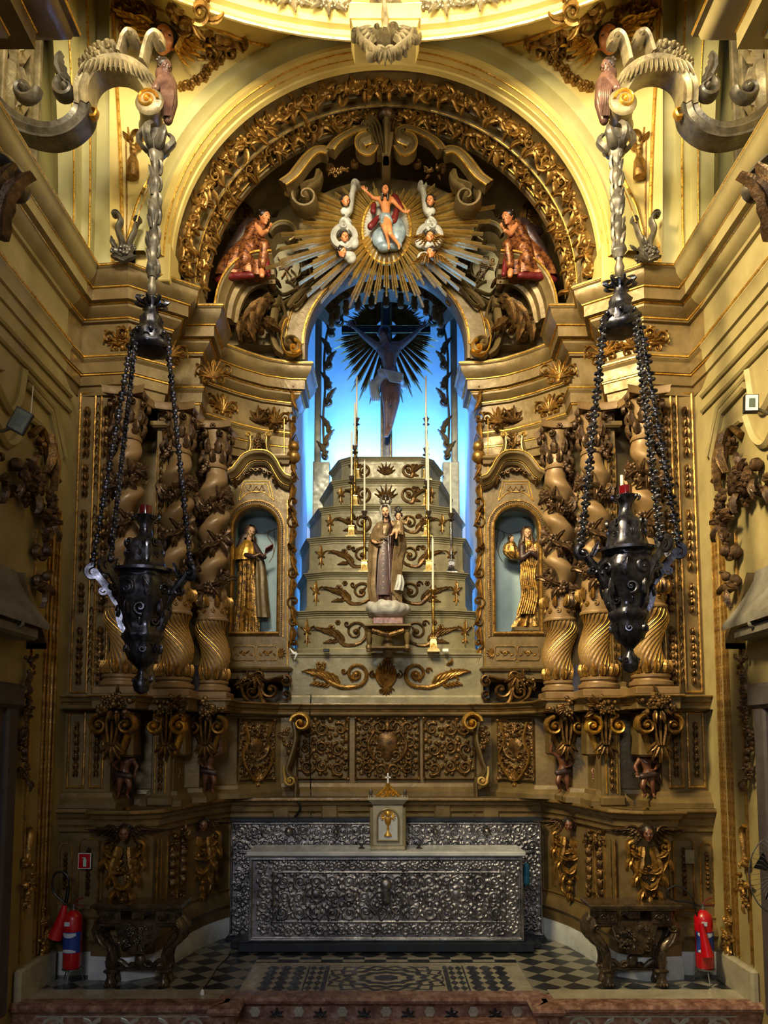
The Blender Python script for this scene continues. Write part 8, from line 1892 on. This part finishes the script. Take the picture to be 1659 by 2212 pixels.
# ================================================================== SIDE WALLS
for SGN in (-1, 1):
    sd = side(); f = FW(-3.0); W = lambda px, py: PW(px, py, -3.0)
    mb = MB()
    for yy, r in ((7.08, .008), (7.02, .012), (6.93, .007), (6.86, .01), (6.6, .008)): mb.cut(); mb.rib(f, [(yy, .28), (yy, 4.2 if yy > 6.8 else 3.9)], r, .025, 0, 7, 0)
    for o in [mb]: o.build('trim_17', OLDGOLD)
    for o in [o for o in COL.objects if o.name.startswith('trim_17')]: struct(o)
    mb = MB(); mb.box(-3.0, -2.93, 6.5, 7.2, -.02, .26, .02); struct(mb.build('baseboard_' + sd, GMARB))
    mb = MB()                                                             # framed upper panel outline
    for pts in ([W(48, 806), W(112, 878), W(136, 985)], [W(54, 832), W(106, 890), W(126, 990)], [W(62, 905), W(104, 940), W(104, 990)]):
        mb.cut(); mb.run(f, pts, [(-.03, 0), (-.03, .03), (-.01, .045), (.01, .03), (.03, .035), (.03, 0)])
    mb.cut(); mb.run(f, [W(-40, 790), W(0, 800)], [(-.02, 0), (0, .04), (.02, 0)]); mb.cut(); mb.run(f, [W(-20, 820), W(4, 872), W(20, 888), W(36, 860), W(46, 800)], [(-.03, 0), (-.03, .03), (.0, .06), (.03, .03), (.03, 0)], smooth=5)
    mb.cut(); mb.run(f, [W(-20, 905), W(6, 958), W(30, 950), W(50, 900)], [(-.03, 0), (-.03, .03), (.0, .06), (.03, .03), (.03, 0)], smooth=5)
    mb.build('trim_18', STONE)
    for o in [o for o in COL.objects if o.name.startswith('trim_18')]: struct(o)
    mb = MB()
    for z_ in (5.35, 5.2): mb.cut(); mb.run(f, [(3.0, z_), (7.2, z_)], [(-.02, 0), (-.02, .02), (0, .035), (.02, .02), (.02, 0)])
    mb.build('trim_19', STONE)
    for o in [o for o in COL.objects if o.name.startswith('trim_19')]: struct(o)
    # doorway with its curved hood
    t = thing('door_hood', 'grey curved stone hood over the %s side door' % sd, 'door hood', (-2.85, 6.15, W(40, 1350)[1]))
    q = lambda px, py, X: PW(px, py, X)
    mb = MB(); rows = []
    zt_ = 3.47; zl = 3.02
    for i in range(9):
        s_ = i / 8; X = -3.0 + .24 * s_ ** 1.2; z = zt_ - .42 * (s_ ** .8); rows.append([(X, 5.2, z), (X, 6.3 + .1 * s_, z), (X, 6.3 + .1 * s_, z - .05), (X, 5.2, z - .05)])
    mb.rings(rows); mb.build('roof', GREYC, t, angle=50)
    mb = MB(); mb.rings([[(-3.0, y, z), (-3.0 + d, y, z), (-3.0 + d, y, z - .07), (-3.0, y, z - .07)] for (y, z, d) in ((6.3, 3.46, .07), (6.36, 3.3, .1), (6.46, 3.12, .14), (6.52, 2.98, .17), (6.52, 2.93, .17))]); mb.build('side_wing', OLIVED, t)
    mb = MB(); mb.spiral(Fr((0, 5.95, 0), (1, 0, 0)), -2.8, 3.0, .05, PI, 1.3, .014, .03); mb.box(-3.0, -2.8, 5.2, 6.3, 2.9, 3.0, .02); mb.build('curl', GREYC, t)
    mb = MB(); mb.box(-3.02, -2.97, 4.5, 6.2, 0.0, 2.35); o = mb.build('door_1', PURPLE); struct(o)
    mb = MB(); mb.box(-3.0, -2.93, 6.12, 6.3, -.02, 2.5, .02); mb.box(-3.0, -2.9, 4.6, 6.34, 2.35, 2.55, .03); struct(mb.build('trim_20', PURPLE))
    t = thing('flower_garland', 'thick carved garland of roses and leaves hanging above the %s door hood' % sd, 'garland', (-2.95, 6.4, W(50, 1210)[1])); rnd = random.Random(31)
    mb = MB(); f2 = FW(-2.98)
    for (px, py, n_, rx, rz) in ((10, 1030, 16, .25, .14), (45, 1045, 16, .16, .16), (82, 1090, 14, .1, .12), (80, 1130, 9, .07, .1), (70, 1180, 9, .05, .12), (72, 1250, 8, .05, .12)): mb.cut(); mb.bunch(f2, *W(px, py), rx, rz, n_, .055, .12, .02, rnd)
    mb.build('flowers', BRONZEGILT, t)
    mb = MB(); mb.leaf(f2, *W(95, 935), -PI / 2 + .2, .5, .06, .1); mb.leaf(f2, *W(100, 940), -PI / 2 - .3, .4, .05, .1); mb.bunch(f2, *W(74, 965), .05, .08, 6, .035, .08, 0, rnd); mb.rib(f2, [W(60, 940), W(80, 925), W(92, 960), W(100, 1010), W(118, 1040)], .03, .05, 0, 8); mb.build('ribbon', DARKGOLD, t)
    t = thing('door_drop', 'carved drop of leaves and cherub beside the %s side door frame' % sd, 'carving', (-2.95, 6.45, W(30, 1850)[1]))
    mb = MB()
    for k in range(9): mb.bunch(f2, 6.46 + .02 * math.sin(k), 2.75 - k * .12, .05, .07, 6, .03, .06, 0, rnd)
    mb.build('upper_drop', BRONZEGILT, t); mb = MB(); mb.bunch(f2, 6.62, .95, .07, .22, 26, .03, .07, 0, rnd); mb.rib(f2, [(6.6, 1.4), (6.66, 1.35), (6.64, 1.25), (6.62, 1.1)], .02, .04); mb.build('lower_drop', OLDGOLD, t); mb = MB(); mb.bunch(f2, 6.98, .45, .04, .2, 26, .025, .05, 0, rnd); mb.build('foot_drop', OLDGOLD, t)
    # pier capital seen from below and its volute
    t = thing('pier_capital', 'carved volute capital of the nave pier at the %s edge' % sd, 'capital', (-2.55, 4.5, 5.0))
    mb = MB(); f3 = F(4.4); mb.spiral(f3, *P(38, 415, 4.4), .075, PI / 2, 1.8, .016, .05, -1, 0, 8); mb.rib(f3, Q([(-10, 345), (20, 352), (45, 375), (62, 392)], 4.4), .04, .08, 0, 8, w1=.015); mb.build('volute', TUBEM, t)
    mb = MB()
    for k in range(4): mb.leaf(f3, *P(8 - k * 8, 520 - k * 10, 4.4), PI / 2 + .2 * k - .2, .42, .07, .1, 0, -.6, 8, .9)
    mb.build('leaves', BRONZEGILT, t)
    mb = MB(); mb.box(-2.62, -2.36, 4.2, 4.35, 5.35, 5.45, .01); mb.lathe((-2.6, 4.3, 4.2), [(.08, 0), (.12, .3), (.2, 1.1), (.22, 1.2)], 14); mb.build('bell', OLIVED, t)
SGN = -1
def floodlight(px, py, size, lb, tilt, c):
    Y, z = PW(px, py, -2.72) if px < 834 else PW(px, py, 2.72); x = math.copysign(2.72, px - 834)
    t = thing('floodlight', lb, 'floodlight', (x, Y, z)); M = Matrix.Rotation(tilt, 3, 'Y') @ Matrix.Rotation(.25 if px < 834 else -.15, 3, 'Z')
    def bx(mb, hx, y0, y1, hz_): mb.rings([[Vector((x, Y, z)) + M @ Vector((a * hx, yy, b * hz_)) for a, b in ((-1, -1), (1, -1), (1, 1), (-1, 1))] for yy in (y0, y1)])
    w, h = size; mb = MB(); bx(mb, w, 0, .05, h); mb.build('housing', BLACK, t); mb = MB(); bx(mb, w * .88, -.004, .002, h * .9); mb.build('glass', c, t); mb = MB(); bx(mb, w * .42, -.007, -.003, h * .5); mb.build('chip', LEDPANEL, t)
    mb = MB(); mb.tube([(x, Y + .05, z), (x + math.copysign(.16, px - 834), Y + .08, z - .05), (math.copysign(3.0, px - 834), Y + .08, z - .04)], .014, 7); mb.build('bracket', STEEL, t)
floodlight(42, 908, (.062, .088), 'small black framed floodlight tilted on the left wall', .45, LEDGLASS)
floodlight(1624, 870, (.05, .066), 'small white faced floodlight upright on the right wall', .05, WHITEP)
mb = MB(); a, b = PW(66, 902, -2.8), PW(72, 830, -2.98); mb.tube([(-2.8, a[0], a[1]), (-2.98, b[0], b[1])], .004, 5); tag(mb.build('lamp_wire', WHITEP), 'thin white wire running up from the left floodlight', 'wire')
# standing fan at the right edge
xf, zf_ = P(1668, 1890, 5.6); t = thing('floor_fan', 'round wire guard of a black fan cut by the right edge', 'fan', (xf, 5.6, -.6))
mb = MB()
for k in range(40):
    a = 2 * PI * k / 40; mb.tube([(xf + .03 * math.cos(a), 5.52, zf_ + .03 * math.sin(a)), (xf + .13 * math.cos(a + .2), 5.5, zf_ + .2 * math.sin(a + .2)), (xf + .17 * math.cos(a + .3), 5.58, zf_ + .26 * math.sin(a + .3))], .0016, 4)
mb.tube([(xf + .17 * math.cos(a), 5.58, zf_ + .26 * math.sin(a)) for a in [2 * PI * j / 32 for j in range(33)]], .005, 5); mb.build('guard', STEEL, t)
mb = MB(); mb.ball((xf + .02, 5.53, zf_), (.05, .03, .06), 12, 8); mb.build('hub', BLACK, t); mb = MB(); mb.tube([(xf + .05, 5.68, zf_), (xf + .05, 5.72, -.6)], .015, 8); mb.lathe((xf + .05, 5.72, -.6), [(.2, 0), (.2, .02), (.03, .04)], 20); mb.build('stand', BLACK, t)
mb = MB()
for k in range(3): a = 2 * PI * k / 3; mb.rings([[(xf + .04 * math.cos(a + d), 5.58 + e, zf_ + .05 * math.sin(a + d)), (xf + .13 * math.cos(a + d * 1.6), 5.58 + e, zf_ + .19 * math.sin(a + d * 1.6))] for d, e in ((0, 0), (.5, .03))], closed=False, cap=False)
mb.build('blades', BLACK, t)
